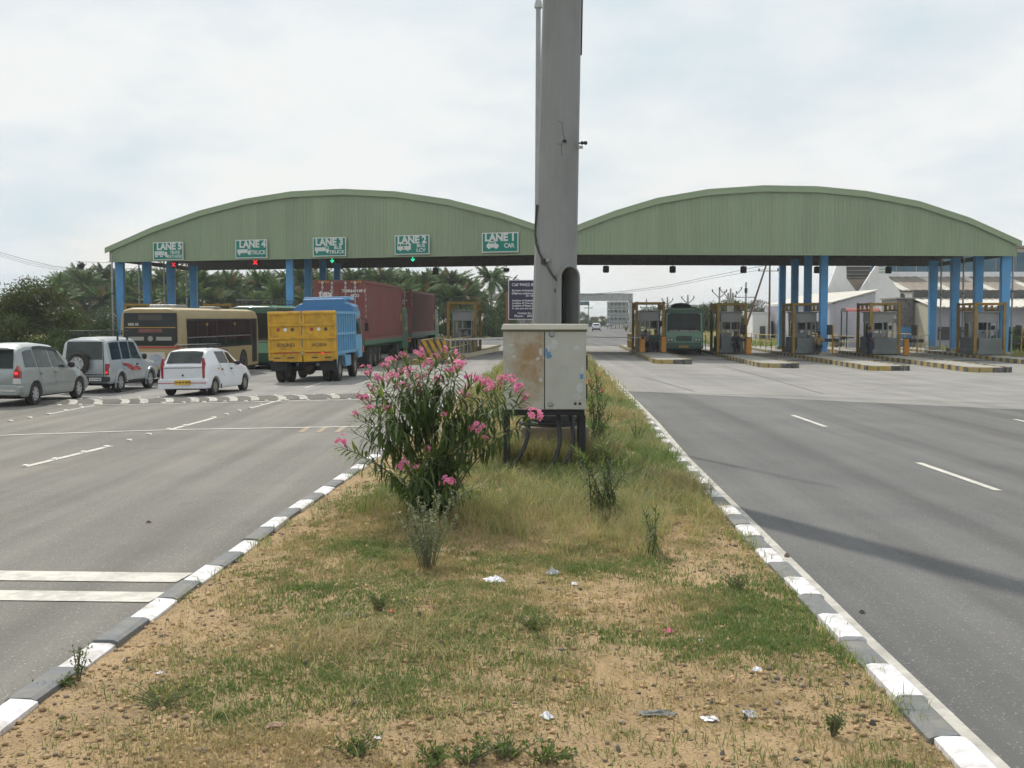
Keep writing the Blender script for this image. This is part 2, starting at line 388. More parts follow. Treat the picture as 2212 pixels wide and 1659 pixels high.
# ---- kerbs of single stones, painted white and grey by turns
def kerb(name, tab, side, y_first, pitch, y_end, white_first):
    mb = MB(); ysk = [1, 8.4, 13.6, 20.2, 26, 38.5, 46.4, 57, 70]
    for a, b in zip(ysk, ysk[1:]):
        xa, xb = interp(tab, a), interp(tab, b); s = side
        mb.add([(xa, a, -0.1), (xa - s * 0.2, a, -0.1), (xa - s * 0.2, a, 0.055), (xa, a, 0.055), (xb, b, -0.1), (xb - s * 0.2, b, -0.1), (xb - s * 0.2, b, 0.055), (xb, b, 0.055)],
               [(0, 1, 5, 4), (1, 2, 6, 5), (2, 3, 7, 6), (3, 0, 4, 7)])
    k = struct(mb.build(name, m_conc2))
    me = {}
    for nm, mt in (('w', m_kwhite), ('g', m_kgrey)):
        me[nm] = [MB().prism([(0.0, -0.08), (0.19, -0.08), (0.185, 0.128 + dz), (0.15, 0.14 + dz), (0.03, 0.142), (0.003, 0.12)], 'y', -pitch / 2 + 0.004, pitch / 2 - 0.004).mesh('kerb_stone', mt) for dz in (0, 0.004, -0.005)]
    y = y_first; c = white_first; r = random.Random(3)
    while y < y_end:
        o = obj('kerb_stone', r.choice(me['w' if c else 'g']), k)
        ym = y + pitch / 2; x = interp(tab, ym); dx = (interp(tab, ym + 0.5) - interp(tab, ym - 0.5))
        o.location = (x + r.uniform(-.016, .010) * side, ym, r.uniform(-.018, .006)); o.rotation_euler = (r.uniform(-.006, .006), r.uniform(-.025, .025), -math.atan(dx) + r.uniform(-.014, .014))
        o.scale = (-side, 1, 1)
        y += pitch; c = not c
kerb('kerb_right', KR, 1, 6.62 - 0.625 * 5, 0.625, 66, False)
kerb('kerb_left', KL, -1, 6.58 - 0.61 * 5, 0.61, 66, True)

# ---- painted markings
ribbon('edge_line', [(interp(KR, y) + 0.10, y, 0) for y in (-4, 0, 8.4, 19.2, 26, 38.5, 46.4, 66)], 0.17, pm('worn_edge_paint', (0.52, 0.50, 0.455), 0.85, var=0.15, scale=9, dirt=(0.24, 0.22, 0.19), dirtscale=2.5, dirtamt=0.8), 0.006)
for a, b in (((1712, 897), (1783, 922)), ((1984, 1000), (2156, 1060)), ((2192, 906), (2260, 921))):
    ribbon('lane_dash', [G(*a), G(*b)], 0.12, m_paint, 0.006)
ribbon('lane_dash', [G(52, 1009), G(238, 964)], 0.14, m_paint, 0.006)
ribbon('lane_dash', [G(366, 929), G(463, 903)], 0.13, m_paint, 0.006)
ribbon('lane_dash', [G(104, 895), G(203, 876)], 0.10, m_paint, 0.006)
ribbon('lane_dash', [G(545, 881), G(612, 863)], 0.10, m_paint, 0.006)
ribbon('lane_dash', [G(660, 838), G(745, 812)], 0.10, m_paint, 0.011)
ribbon('stop_line', [G(-60, 944), G(29, 940), G(364, 929), G(770, 922), G(890, 919)], 0.15, m_paint, 0.008)
ribbon('stop_line', [G(100, 876), G(422, 871), G(808, 863), G(960, 858)], 0.16, m_paint, 0.008)
for ya, yb in ((1233, 1255), (1275, 1298)):
    p0, p1, p2, p3 = G(-250, ya - 2), G(-250, yb - 3), G(417 - (ya - 1233) * 1.3, ya + 6), G(380 - (ya - 1233) * 1.4, yb + 4)
    mb = MB(); mb.add([Vector((p.x, p.y, zr(p.x, p.y) + 0.007)) for p in (p0, p1, p3, p2)], [(0, 1, 2, 3)]); struct(mb.build('rumble_line', m_paint, fix=False))
# faded skid marks by the stop line
m_skid = pm('faded_tan_paint', (0.33, 0.27, 0.19), 0.9, var=0.2, scale=9)
for a in (650, 688, 727):
    ribbon('worn_mark', [G(a, 934), G(a + 17, 922)], 0.12, m_skid, 0.0055)

# ---- road studs
m_stud = pm('stud_white', (0.78, 0.76, 0.7), 0.5)
st_me = MB().prism([(-0.06, 0), (0.06, 0), (0.035, 0.025), (-0.035, 0.025)], 'y', -0.05, 0.05).mesh('road_stud', m_stud)
studs = [(55, 1008), (118, 993), (180, 978), (230, 966), (278, 952), (321, 939), (364, 928), (400, 920), (462, 903), (489, 896), (516, 888), (540.5, 882), (564, 875), (585, 869),
         (22, 910), (64, 903), (104, 895), (141, 887), (176, 880)]
studs += [(128 + 44.7 * k, 875.6 - 0.73 * k * 0.5 - k * .55) for k in range(16)] + [(173 + 42 * k, 862 - 0.75 * k) for k in range(15)]
for i, p in enumerate(studs):
    if 345 < p[0] < 545 and p[1] < 859: continue
    o = obj('road_stud', st_me); q = G(*p); o.location = (q.x, q.y, q.z + 0.006); o.rotation_euler = (0, 0, random.uniform(-.2, .2))
    tag(o, 'small white road stud glued along the lane and stop lines of the left carriageway', 'road stud', 'white road studs')

m_paint2 = pm('worn_hump_paint', (0.46, 0.44, 0.39), 0.85, var=0.2, scale=9, dirt=(0.17, 0.16, 0.14), dirtscale=3.5, dirtamt=0.9)
# ---- speed hump with curved white stripes
h0, h1 = G(95, 870), G(985, 851)
hump = thing('speed_hump', 'low asphalt speed hump with curved white painted stripes across the left carriageway', 'speed hump', ((h0 + h1) / 2))
hc = hump.location.copy(); hd = (h1 - h0); hd.z = 0; HL = hd.length; hd.normalize(); hn = Vector((-hd.y, hd.x, 0)); HW = 1.15
mb = MB(); nu, nv = 60, 9
for i in range(nu + 1):
    for j in range(nv):
        t = j / (nv - 1) * 2 - 1; p = hc + hd * (i / nu - 0.5) * HL + hn * t * HW * .8
        p.z = zr(p.x, p.y) + 0.009 + 0.07 * (1 - t * t); mb.v.append(tuple(p - hc))
for i in range(nu):
    for j in range(nv - 1): mb.f.append((i * nv + j, i * nv + j + 1, (i + 1) * nv + j + 1, (i + 1) * nv + j))
mb.build('hump_body', asph('hump_asphalt', (0.125, 0.118, 0.106), (0.15, 0.142, 0.126), (0.16, 0.148, 0.125)), hump, smooth='all')
for px in (171, 226, 286, 324, 376, 428, 465, 507, 551, 607, 651, 718, 790, 850, 920):
    q = G(px, 866.5 - (px - 171) * 0.0205); s0 = (q - hc).dot(hd); mb = MB()
    for j in range(11):
        t = j / 10 * 2 - 1; k = (t + 1) / 2
        for sgn in (-1, 1):
            p = hc + hd * (s0 - k * k * 0.9 + 0.115 * sgn + 0.2) + hn * t * HW * .78; p.z = zr(p.x, p.y) + 0.014 + 0.07 * (1 - t * t); mb.v.append(tuple(p - hc))
    for j in range(10): mb.f.append((2 * j, 2 * j + 1, 2 * j + 3, 2 * j + 2))
    mb.build('stripe', m_paint2, hump)

# ================================================================== toll canopies
m_fascia = pm('green_cladding', (0.252, 0.325, 0.208), 0.55, var=0.05, scale=0.5, dirt=(0.20, 0.24, 0.15), dirtscale=0.9, dirtamt=0.55, stretch=(1, 1, 0.12))
# single sheets of the cladding differ a little
t_ = m_fascia.node_tree; b_ = t_.nodes['Principled BSDF']; src_ = b_.inputs['Base Color'].links[0].from_socket
co_ = N('ShaderNodeTexCoord', t_); sx_ = N('ShaderNodeSeparateXYZ', t_); lk(t_, co_.outputs['Object'], sx_.inputs[0])
dv_ = N('ShaderNodeMath', t_, operation='DIVIDE'); dv_.inputs[1].default_value = 0.96; lk(t_, sx_.outputs[0], dv_.inputs[0]); fl_ = N('ShaderNodeMath', t_, operation='FLOOR'); lk(t_, dv_.outputs[0], fl_.inputs[0])
wn_ = N('ShaderNodeTexWhiteNoise', t_, noise_dimensions='1D'); lk(t_, fl_.outputs[0], wn_.inputs['W']); mr2 = N('ShaderNodeMapRange', t_); mr2.inputs[3].default_value = 0.95; mr2.inputs[4].default_value = 1.04; lk(t_, wn_.outputs['Value'], mr2.inputs[0])
hs_ = N('ShaderNodeHueSaturation', t_); lk(t_, src_, hs_.inputs['Color']); lk(t_, mr2.outputs[0], hs_.inputs['Value']); lk(t_, hs_.outputs[0], b_.inputs['Base Color'])
m_trim = pm('green_trim', (0.262, 0.335, 0.21), 0.5, var=0.05, scale=1)
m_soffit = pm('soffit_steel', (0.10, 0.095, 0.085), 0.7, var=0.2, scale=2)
m_blue = pm('blue_column_paint', (0.085, 0.325, 0.64), 0.5, var=0.10, scale=1.5, dirt=(0.12, 0.19, 0.26), dirtscale=0.8, dirtamt=0.45)
m_galv = pm('galvanised', (0.33, 0.345, 0.35), 0.5, 0.55, var=0.12, scale=5, dirt=(0.22, 0.22, 0.21), dirtscale=2, dirtamt=0.4)
m_black = pm('black_plastic', (0.018, 0.018, 0.02), 0.5)
m_dark = pm('dark_metal', (0.03, 0.03, 0.032), 0.6, 0.2)
def plane_at(px, py, P0, P1):
    d = ray(px, py); n = Vector((P1 - P0)); n = Vector((-n.y, n.x, 0)); t = (P0 - Vector((0, 0, CAM_H))).dot(n) / d.dot(n)
    return Vector((0, 0, CAM_H)) + d * t
ZB = 6.07; DEEP = 15.5
CEN = Vector((AX(1200, 71), 71, 0)); LEND = Vector((AX(240, 81), 81, 0)); REND = Vector((AX(2192, 73), 73, 0))
def wbuild(mb, name, mat, parent, **k):
    o = mb.build(name, mat, parent, **k); o.location = -parent.location; return o
def canopy(name, label, P0, P1, tops, cols, tip):
    base = (P0 + P1) / 2; c = thing(name, label, 'canopy', (base.x, base.y, 0))
    ax = (P1 - P0).normalized(); Lf = (P1 - P0).length
    prof = []
    for px, py in tops:
        q = plane_at(px, py, P0, P1); prof.append(((q - P0).dot(ax), q.z))
    prof[0] = (min(prof[0][0], -0.25 if tip < 0 else 0.0), prof[0][1]); prof[-1] = (max(prof[-1][0], Lf + (0.25 if tip > 0 else 0)), prof[-1][1])
    nrm = Vector((-ax.y, ax.x, 0))
    def zt(s): return interp(prof, s)
    # front and back cladding, ribbed
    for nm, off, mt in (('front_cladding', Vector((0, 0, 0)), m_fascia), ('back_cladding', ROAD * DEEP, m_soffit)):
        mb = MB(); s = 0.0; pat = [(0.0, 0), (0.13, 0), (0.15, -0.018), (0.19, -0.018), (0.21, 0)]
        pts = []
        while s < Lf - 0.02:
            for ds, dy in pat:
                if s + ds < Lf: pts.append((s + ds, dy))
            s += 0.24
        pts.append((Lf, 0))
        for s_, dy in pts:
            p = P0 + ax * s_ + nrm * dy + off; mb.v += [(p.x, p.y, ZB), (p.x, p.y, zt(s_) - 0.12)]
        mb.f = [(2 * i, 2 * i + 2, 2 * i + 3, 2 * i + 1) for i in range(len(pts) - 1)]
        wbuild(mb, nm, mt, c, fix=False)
    # roof sheet: arched slabs, thick, overhanging a little
    roof = None
    for (s0, z0), (s1, z1) in zip(prof, prof[1:]):
        mb = MB(); a = P0 + ax * s0 - ROAD * 0.16; b = P0 + ax * s1 - ROAD * 0.16; e = ROAD * (DEEP + 0.4)
        up = Vector((0, 0, 0.10))
        A0 = a + Vector((0, 0, z0 - 0.09)); B0 = b + Vector((0, 0, z1 - 0.09))
        mb.add([A0, B0, B0 + e, A0 + e, A0 + up, B0 + up, B0 + e + up, A0 + e + up], [(3, 2, 1, 0), (4, 5, 6, 7), (0, 1, 5, 4), (1, 2, 6, 5), (2, 3, 7, 6), (3, 0, 4, 7)])
        wbuild(mb, 'roof_panel', m_trim, c)
        mb = MB(); e2 = ROAD * 0.30; h = Vector((0, 0, 0.265)); hang = Vector((0, 0, -0.005))
        a0 = a + Vector((0, 0, z0 - 0.36)); b1 = b + Vector((0, 0, z1 - 0.36)); sh = nrm * -0.004
        mb.add([a0 + sh, b1 + sh, b1 + e2 * .2, a0 + e2 * .2, a0 + h + sh, b1 + h + sh, b1 + e2 * .2 + h, a0 + e2 * .2 + h], [(3, 2, 1, 0), (4, 5, 6, 7), (0, 1, 5, 4), (1, 2, 6, 5), (2, 3, 7, 6), (3, 0, 4, 7)])
        wbuild(mb, 'roof_edge_trim', m_trim, c)
    # trusses and purlins under the roof
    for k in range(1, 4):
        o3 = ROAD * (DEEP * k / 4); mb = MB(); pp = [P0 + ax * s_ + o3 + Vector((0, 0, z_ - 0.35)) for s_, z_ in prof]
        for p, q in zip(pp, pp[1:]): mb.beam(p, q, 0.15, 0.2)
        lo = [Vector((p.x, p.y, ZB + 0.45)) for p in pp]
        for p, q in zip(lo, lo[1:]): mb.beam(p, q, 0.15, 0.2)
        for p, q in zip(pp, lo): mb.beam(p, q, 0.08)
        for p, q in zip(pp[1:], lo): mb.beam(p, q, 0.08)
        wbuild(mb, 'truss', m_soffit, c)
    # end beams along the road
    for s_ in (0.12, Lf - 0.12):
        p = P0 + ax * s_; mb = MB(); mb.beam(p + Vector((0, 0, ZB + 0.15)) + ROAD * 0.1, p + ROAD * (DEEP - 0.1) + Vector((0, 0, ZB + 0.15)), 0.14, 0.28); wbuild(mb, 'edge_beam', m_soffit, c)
    # bottom flashing
    mb = MB(); mb.beam(P0 + Vector((0, 0, ZB - 0.03)) - nrm * 0.02, P1 + Vector((0, 0, ZB - 0.03)) - nrm * 0.02, 0.09, 0.06); wbuild(mb, 'bottom_flashing', m_trim, c)
    # columns
    for (x, y, wt, wb, lean) in cols:
        g = zr(x, y); mb = MB(); d = 0.42
        mb.add([(x - wb / 2 + lean, y - d / 2, g), (x + wb / 2 + lean, y - d / 2, g), (x + wb / 2 + lean, y + d / 2, g), (x - wb / 2 + lean, y + d / 2, g), (x - wt / 2, y - d / 2, ZB + .3), (x + wt / 2, y - d / 2, ZB + .3), (x + wt / 2, y + d / 2, ZB + .3), (x - wt / 2, y + d / 2, ZB + .3)],
               [(0, 3, 2, 1), (4, 5, 6, 7), (0, 1, 5, 4), (1, 2, 6, 5), (2, 3, 7, 6), (3, 0, 4, 7)])
        wbuild(mb, 'column', m_blue, c, bevel=0.03)
        mb = MB().cb((x + lean, y, g + 0.12), (wb + 0.3, d + 0.4, 0.5)); wbuild(mb, 'column_plinth', m_conc2, c, bevel=0.03)
    return c
def rowcols(px_list, y0, ratio, wt, wb, lean):
    return [(AX(px, y0 * r), y0 * r, wt, wb, lean) for px, r in zip(px_list, ratio)]
LT = [(228, 536), (330, 491), (430, 456), (530, 430), (630, 414), (740, 408.5), (855, 414), (970, 431), (1080, 459), (1163, 487), (1200, 503)]
RT = [(1200, 506), (1248, 486), (1330, 455), (1420, 428), (1530, 409), (1650, 401), (1765, 403), (1870, 413), (1985, 435), (2095, 471), (2202, 521)]
canopy('toll_canopy', 'arched green clad toll canopy on blue columns over the lane signs, left of the mast', LEND, CEN, LT,
       rowcols((262, 320, 372, 420), 82.0, (1, 1.04, 1.09, 1.14), 0.60, 0.38, 0.06) + rowcols((628, 667, 699, 730), 77.5, (1, 1.055, 1.105, 1.16), 0.46, 0.46, 0.0), -1)
canopy('toll_canopy', 'arched green clad toll canopy without signs, right of the mast', CEN, REND, RT,
       rowcols((1777, 1743, 1715, 1688), 74.5, (1, 1.065, 1.125, 1.18), 0.46, 0.46, 0.0) + rowcols((2168, 2110, 2060, 2013), 73.6, (1, 1.06, 1.115, 1.175), 0.60, 0.42, -0.03), 1)

# ---- lane signs on the left canopy
m_sgreen = pm('sign_green', (0.002, 0.20, 0.15), 0.6, var=0.06, scale=2)
m_swhite = pm('sign_white', (0.62, 0.64, 0.62), 0.5, var=0.04, scale=3)
def P(poly, mat, parent, y=-0.045, th=0.015, name='pictogram'): return MB().prism(poly, 'y', y, y + th).build(name, mat, parent)
def disc(cx, cz, r, n=14): return [(cx + r * math.cos(2 * math.pi * k / n), cz + r * math.sin(2 * math.pi * k / n)) for k in range(n)]
fax = (CEN - LEND).normalized(); frz = math.atan2(fax.y, fax.x); fn = Vector((-fax.y, fax.x, 0))
def lane_sign(num, px, py, lines, kind, sc_=1.0):
    q = plane_at(px, py, LEND, CEN) - fn * 0.14
    s = thing('lane_sign', 'green overhead sign reading LANE %d %s' % (num, ' '.join(l[0] for l in lines)), 'sign', q, frz); s.scale = (sc_,) * 3
    W, Hh = 2.3, 1.18
    MB().box(-W / 2, W / 2, -0.02, 0.03, -Hh / 2, Hh / 2).build('panel', m_swhite, s)
    MB().box(-W / 2 + .06, W / 2 - .06, -0.028, 0.0, -Hh / 2 + .06, Hh / 2 - .06).build('face', m_sgreen, s)
    for sx in (-.7, .7): MB().box(sx - .04, sx + .04, 0.03, 0.16, -.5, .5).build('bracket', m_galv, s)
    text('LANE %d' % num, 0.60, m_swhite, s, (0.0 + 0.1 * (num == 5 or num == 4), -0.034, 0.28), bold=0.026, sx=1.0)
    for t, size, x, z, sx in lines: text(t, size, m_swhite, s, (x, -0.034, z), bold=0.008, sx=sx)
    y = -0.04
    if kind == 'multi':
        for i in range(7): P([(-1.0 + i * .1, -.22), (-.915 + i * .1, -.22), (-.915 + i * .1, .0), (-1.0 + i * .1, .0)], m_swhite, s, y, name='pictogram_slat')
        P([(-1.02, -.27), (-.3, -.27), (-.3, -.22), (-1.02, -.22)], m_swhite, s, y); P([(-.27, -.3), (-.06, -.3), (-.04, -.16), (-.1, -.05), (-.27, -.05)], m_swhite, s, y)
        for cx in (-.93, -.83, -.55, -.45, -.14): P(disc(cx, -.34, .055), m_swhite, s, y - .003, name='pictogram_wheel')
    elif kind == 'truck':
        P([(-1.0, -.26), (-.28, -.26), (-.28, -.02), (-1.0, -.02)], m_swhite, s, y); P([(-.25, -.3), (-.04, -.3), (-.04, -.1), (-.07, .06), (-.25, .06)], m_swhite, s, y)
        P([(-.21, -.12), (-.08, -.12), (-.1, .02), (-.21, .02)], m_sgreen, s, y - .004, name='pictogram_window')
        for cx in (-.86, -.13): P(disc(cx, -.32, .07), m_swhite, s, y - .003, name='pictogram_wheel')
    elif kind == 'bus':
        P([(-.96, -.3), (-.06, -.3), (-.06, .06), (-.1, .09), (-.96, .09)], m_swhite, s, y)
        for i in range(4): P([(-.92 + i * .19, -.08), (-.77 + i * .19, -.08), (-.77 + i * .19, .05), (-.92 + i * .19, .05)], m_sgreen, s, y - .004, name='pictogram_window')
        P([(-.56, -.26), (-.5, -.26), (-.5, .05), (-.56, .05)], m_sgreen, s, y - .004, name='pictogram_window')
        for cx in (-.77, -.27): P(disc(cx, -.31, .07), m_swhite, s, y - .003, name='pictogram_wheel')
    else:
        P([(-.84, -.3), (-.1, -.3), (-.07, -.14), (-.2, -.08), (-.36, .08), (-.66, .08), (-.76, -.06), (-.84, -.12)], m_swhite, s, y)
        P([(-.7, -.06), (-.52, -.06), (-.52, .03), (-.64, .03)], m_sgreen, s, y - .004, name='pictogram_window'); P([(-.49, -.06), (-.3, -.06), (-.39, .03), (-.49, .03)], m_sgreen, s, y - .004, name='pictogram_window')
        for cx in (-.68, -.24): P(disc(cx, -.3, .08), m_swhite, s, y - .003, name='pictogram_wheel')
lane_sign(5, 366, 542.5, [('TRUCK', 0.27, 0.55, -0.1, 0.85), ('MULTI AXLE', 0.27, 0.46, -0.36, 0.8)], 'multi')
lane_sign(4, 545.5, 538, [('TRUCK', 0.36, 0.52, -0.24, 0.95)], 'truck')
lane_sign(3, 714, 533.5, [('BUS', 0.27, 0.6, -0.07, 1.15), ('TRUCK', 0.29, 0.52, -0.33, 1.15)], 'truck')
lane_sign(2, 892, 529, [('BUS', 0.28, 0.6, -0.07, 1.15), ('LCV', 0.28, 0.6, -0.34, 1.2)], 'bus')
lane_sign(1, 1082, 524, [('CAR', 0.36, 0.58, -0.2, 0.9)], 'car')

# ---- lane signals under the cladding
m_red = emit('signal_red', (1.0, 0.02, 0.03), 1.1); m_grn = emit('signal_green', (0.02, 0.85, 0.42), 0.9)
m_redd = emit('signal_red_dim', (0.8, 0.03, 0.05), 0.7)
def signal(px, py, kind, label):
    q = plane_at(px, py, LEND, CEN) + fn * 0.5
    s = thing('lane_signal', label, 'signal', q, frz); s.scale = (.8, .8, .8)
    MB().box(-.28, .28, -.02, .25, -.28, .28).build('housing', m_black, s, bevel=.03)
    MB().box(-.03, .03, .05, .12, .28, .75).build('hanger', m_dark, s)
    if kind == 'x':
        mt = m_red if px > 400 else m_redd
        for a in (1, -1): MB().beam((-.16, -.03, -.16 * a), (.16, -.03, .16 * a), .075, .03, up=(0, 1, 0)).build('lamp_bar', mt, s)
    else:
        for a, b in (((0, .18), (0, -.18)), ((-.15, -.02), (0, -.18)), ((.15, -.02), (0, -.18))): MB().beam((a[0], -.03, a[1]), (b[0], -.03, b[1]), .065, .03, up=(0, 1, 0)).build('lamp_bar', m_grn, s)
signal(366, 571, 'x', 'dim red cross signal lamp under the LANE 5 sign'); signal(543, 566, 'x', 'bright red cross signal lamp under the LANE 4 sign')
signal(710, 561, 'a', 'green down arrow lamp below the LANE 3 BUS TRUCK sign, above the container'); signal(885, 558, 'a', 'green downward arrow signal glowing below the LANE 2 bus sign')
# ---- traffic lights seen from behind, hung at the far edge
tl = None
names = {941: 'black signal head hung at the canopy edge above the second container', 1094: 'flat black signal head hung left of the mast above the palms', 1309: 'black signal head nearest right of the mast', 1453: 'black signal head hung above the parked green bus', 1606: 'black signal head hung left of the three dark columns', 1765: 'black signal head half hidden by the front middle column', 1919: 'black signal head hung in front of the white gable'}
for px, lab in names.items():
    P0, P1 = (LEND, CEN) if px < 1200 else (CEN, REND)
    off = ROAD * (DEEP + 0.3); q = plane_at(px, 574 if px < 1500 else 577, P0 + off, P1 + off)
    s = thing('traffic_light', lab, 'signal', (q.x, q.y, ZB - 0.28)); s.scale = (.78, .78, .78)
    d = 0.12 if px == 1094 else 0.26
    MB().prism([(-.28, -d), (-.2, -d - .06), (.2, -d - .06), (.28, -d), (.28, d), (.2, d + .06), (-.2, d + .06), (-.28, d)], 'y', -.12, .12).build('housing', m_black, s)
    MB().box(-.03, .03, -.03, .03, .2, .5).build('hanger', m_dark, s); MB().lathe([(.15, .12), (.17, .2), (.15, .2)], 12, axis='y').build('visor', m_black, s)
# ---- downpipes by the ends, and the arm with a loudspeaker at the left end
for px, y, lab in ((245, 80.6, 'thin grey pipe standing at the left corner of the left canopy'), (303, 86, 'thin grey pipe between the two leftmost blue columns'), (357, 90, 'thin grey pipe beside the dark third column row'),
                   (405, 95, 'farthest thin grey pipe under the left canopy'), (2184, 74, 'thin grey pipe outside the rightmost blue column'), (2078, 80, 'thin grey pipe right of the second blue column from the right end'), (2030, 85, 'thin grey pipe among the right column row')):
    x = AX(px, y); g = zr(x, y); p = thing('drain_pipe', lab, 'pipe', (x, y, g))
    MB().tube([(0, 0, 0), (0, 0, ZB + 0.5 - g)], 0.06, 8).build('pipe', m_galv, p, smooth=True)
    for z in (1.5, 4.0): MB().lathe([(.085, z), (.085, z + .08)], 8).build('pipe_clamp', m_dark, p)
q = A(172, 570, 80.7); s = thing('horn_loudspeaker', 'dark horn loudspeaker hung from a thin arm left of the left canopy', 'loudspeaker', (q.x, q.y, q.z + .1))
MB().tube([(-.2, 0, .05), (2.3, 0, .02)], .03, 6).build('arm', m_galv, s); MB().lathe([(.05, -.3), (.12, -.2), (.2, 0), (.26, .16), (.24, .18)], 14, c=(.02, 0, -.2), axis='y').build('horn', m_black, s, smooth=True)
MB().box(-.04, .04, -.04, .04, -.1, .08).build('mount', m_dark, s)

# ================================================================== vehicles
m_glass = pm('dark_glass', (0.014, 0.018, 0.019), 0.08, var=0.3, scale=2, spec=0.32)
m_glass2 = pm('tinted_glass', (0.035, 0.045, 0.044), 0.1, var=0.5, scale=3, spec=0.4)
m_tyre = pm('tyre_rubber', (0.022, 0.021, 0.02), 0.9, var=0.25, scale=8, dirt=(0.12, 0.10, 0.08), dirtscale=4, dirtamt=0.5)
m_rim = pm('alloy_silver', (0.50, 0.51, 0.52), 0.4, 0.35, var=0.1)
m_steelrim = pm('dusty_steel_rim', (0.30, 0.28, 0.25), 0.6, 0.2, var=0.2)
m_under = pm('underbody', (0.02, 0.02, 0.02), 0.9)
m_tail = pm('tail_lamp_red', (0.30, 0.015, 0.025), 0.25, var=0.25, coat=0.5)
m_brake = emit('brake_lamp_lit', (0.9, 0.03, 0.03), 1.0)
m_lampw = pm('lamp_clear', (0.55, 0.55, 0.55), 0.2, var=0.1, coat=0.4)
m_silver = pm('silver_paint', (0.31, 0.345, 0.345), 0.35, 0.4, var=0.05, scale=2, dirt=(0.30, 0.28, 0.25), dirtscale=1.3, dirtamt=0.35, coat=0.4)
m_silver2 = pm('pale_silver_paint', (0.43, 0.47, 0.49), 0.35, 0.3, var=0.05, scale=2, dirt=(0.30, 0.28, 0.25), dirtscale=1.3, dirtamt=0.35, coat=0.4)
m_white = pm('white_car_paint', (0.72, 0.75, 0.80), 0.35, var=0.03, scale=2, dirt=(0.5, 0.47, 0.42), dirtscale=1.2, dirtamt=0.3, coat=0.4)
m_redp = pm('red_stripe', (0.48, 0.03, 0.03), 0.5)
m_plate = pm('yellow_plate', (0.78, 0.48, 0.03), 0.5, var=0.04)
m_plw = pm('white_plate', (0.7, 0.7, 0.68), 0.5, var=0.04)
m_ink = pm('black_ink', (0.02, 0.02, 0.02), 0.6)
m_chrome = pm('chrome', (0.6, 0.6, 0.6), 0.2, 0.9)

def stand(px, py, pxf, wb, shift=0.0):
    """ground point of the rear right wheel and the heading that brings the front right wheel to pxf"""
    r = G(px, py); best = None
    for i in range(-300, 301):
        a = R(i * 0.1); f = r + Vector((math.sin(a), math.cos(a), 0)) * wb
        e = abs(1106 + F_PX * f.x / f.y - pxf)
        if best is None or e < best[0]: best = (e, a)
    return r, best[1]
def frame(name, label, cat, r, a, track, rear, group=None):
    """vehicle origin: ground, middle of the rear end; r is the rear right wheel contact"""
    d = Vector((math.sin(a), math.cos(a), 0)); n = Vector((d.y, -d.x, 0))
    o = r - n * track / 2 - d * rear; o.z = zr(o.x, o.y)
    roll = math.atan2(zr(r.x, r.y) - zr((r - n * track).x, (r - n * track).y), track)
    return thing(name, label, cat, o, -a, group, tilt=-roll)
WH = {}
def wheel_mesh(R0, W, rim, spokes, rr=0.62):
    k = (R0, W, rim.name, spokes, rr)
    if k in WH: return WH[k]
    t = MB().lathe([(R0 * rr, -W * .08), (R0 * rr, -W / 2), (R0 * 0.93, -W / 2), (R0, -W * .36), (R0, W * .36), (R0 * 0.93, W / 2), (R0 * rr, W / 2), (R0 * rr, W * .08)], 24, axis='x').mesh('tyre', m_tyre, smooth=True)
    r = MB().lathe([(R0 * .1, -W * .1), (R0 * (rr + .02), -W * .1), (R0 * (rr + .02), W * .42), (R0 * (rr - .06), W * .44), (R0 * (rr - .1), W * .2), (R0 * .1, W * .2)], 20, axis='x')
    if spokes:
        for i in range(spokes):
            a = 2 * math.pi * i / spokes
            r.beam((W * .33, R0 * .1 * math.cos(a), R0 * .1 * math.sin(a)), (W * .33, R0 * (rr - .05) * math.cos(a), R0 * (rr - .05) * math.sin(a)), R0 * .14, W * .2, up=(1, 0, 0))
    r.lathe([(R0 * .02, W * .38), (R0 * .17, W * .38), (R0 * .17, W * .2)], 12, axis='x')
    WH[k] = (t, r.mesh('rim', rim, smooth=True)); return WH[k]
def wheel(parent, x, y, R0, W, rim=m_steelrim, spokes=6, side=1, rr=0.62, z=None):
    t, r = wheel_mesh(R0, W, rim, spokes, rr)
    o = obj('wheel', t, parent, 0, (x, y, R0 if z is None else z), (0, 0, 0 if side > 0 else math.pi)); obj('rim', r, o); return o

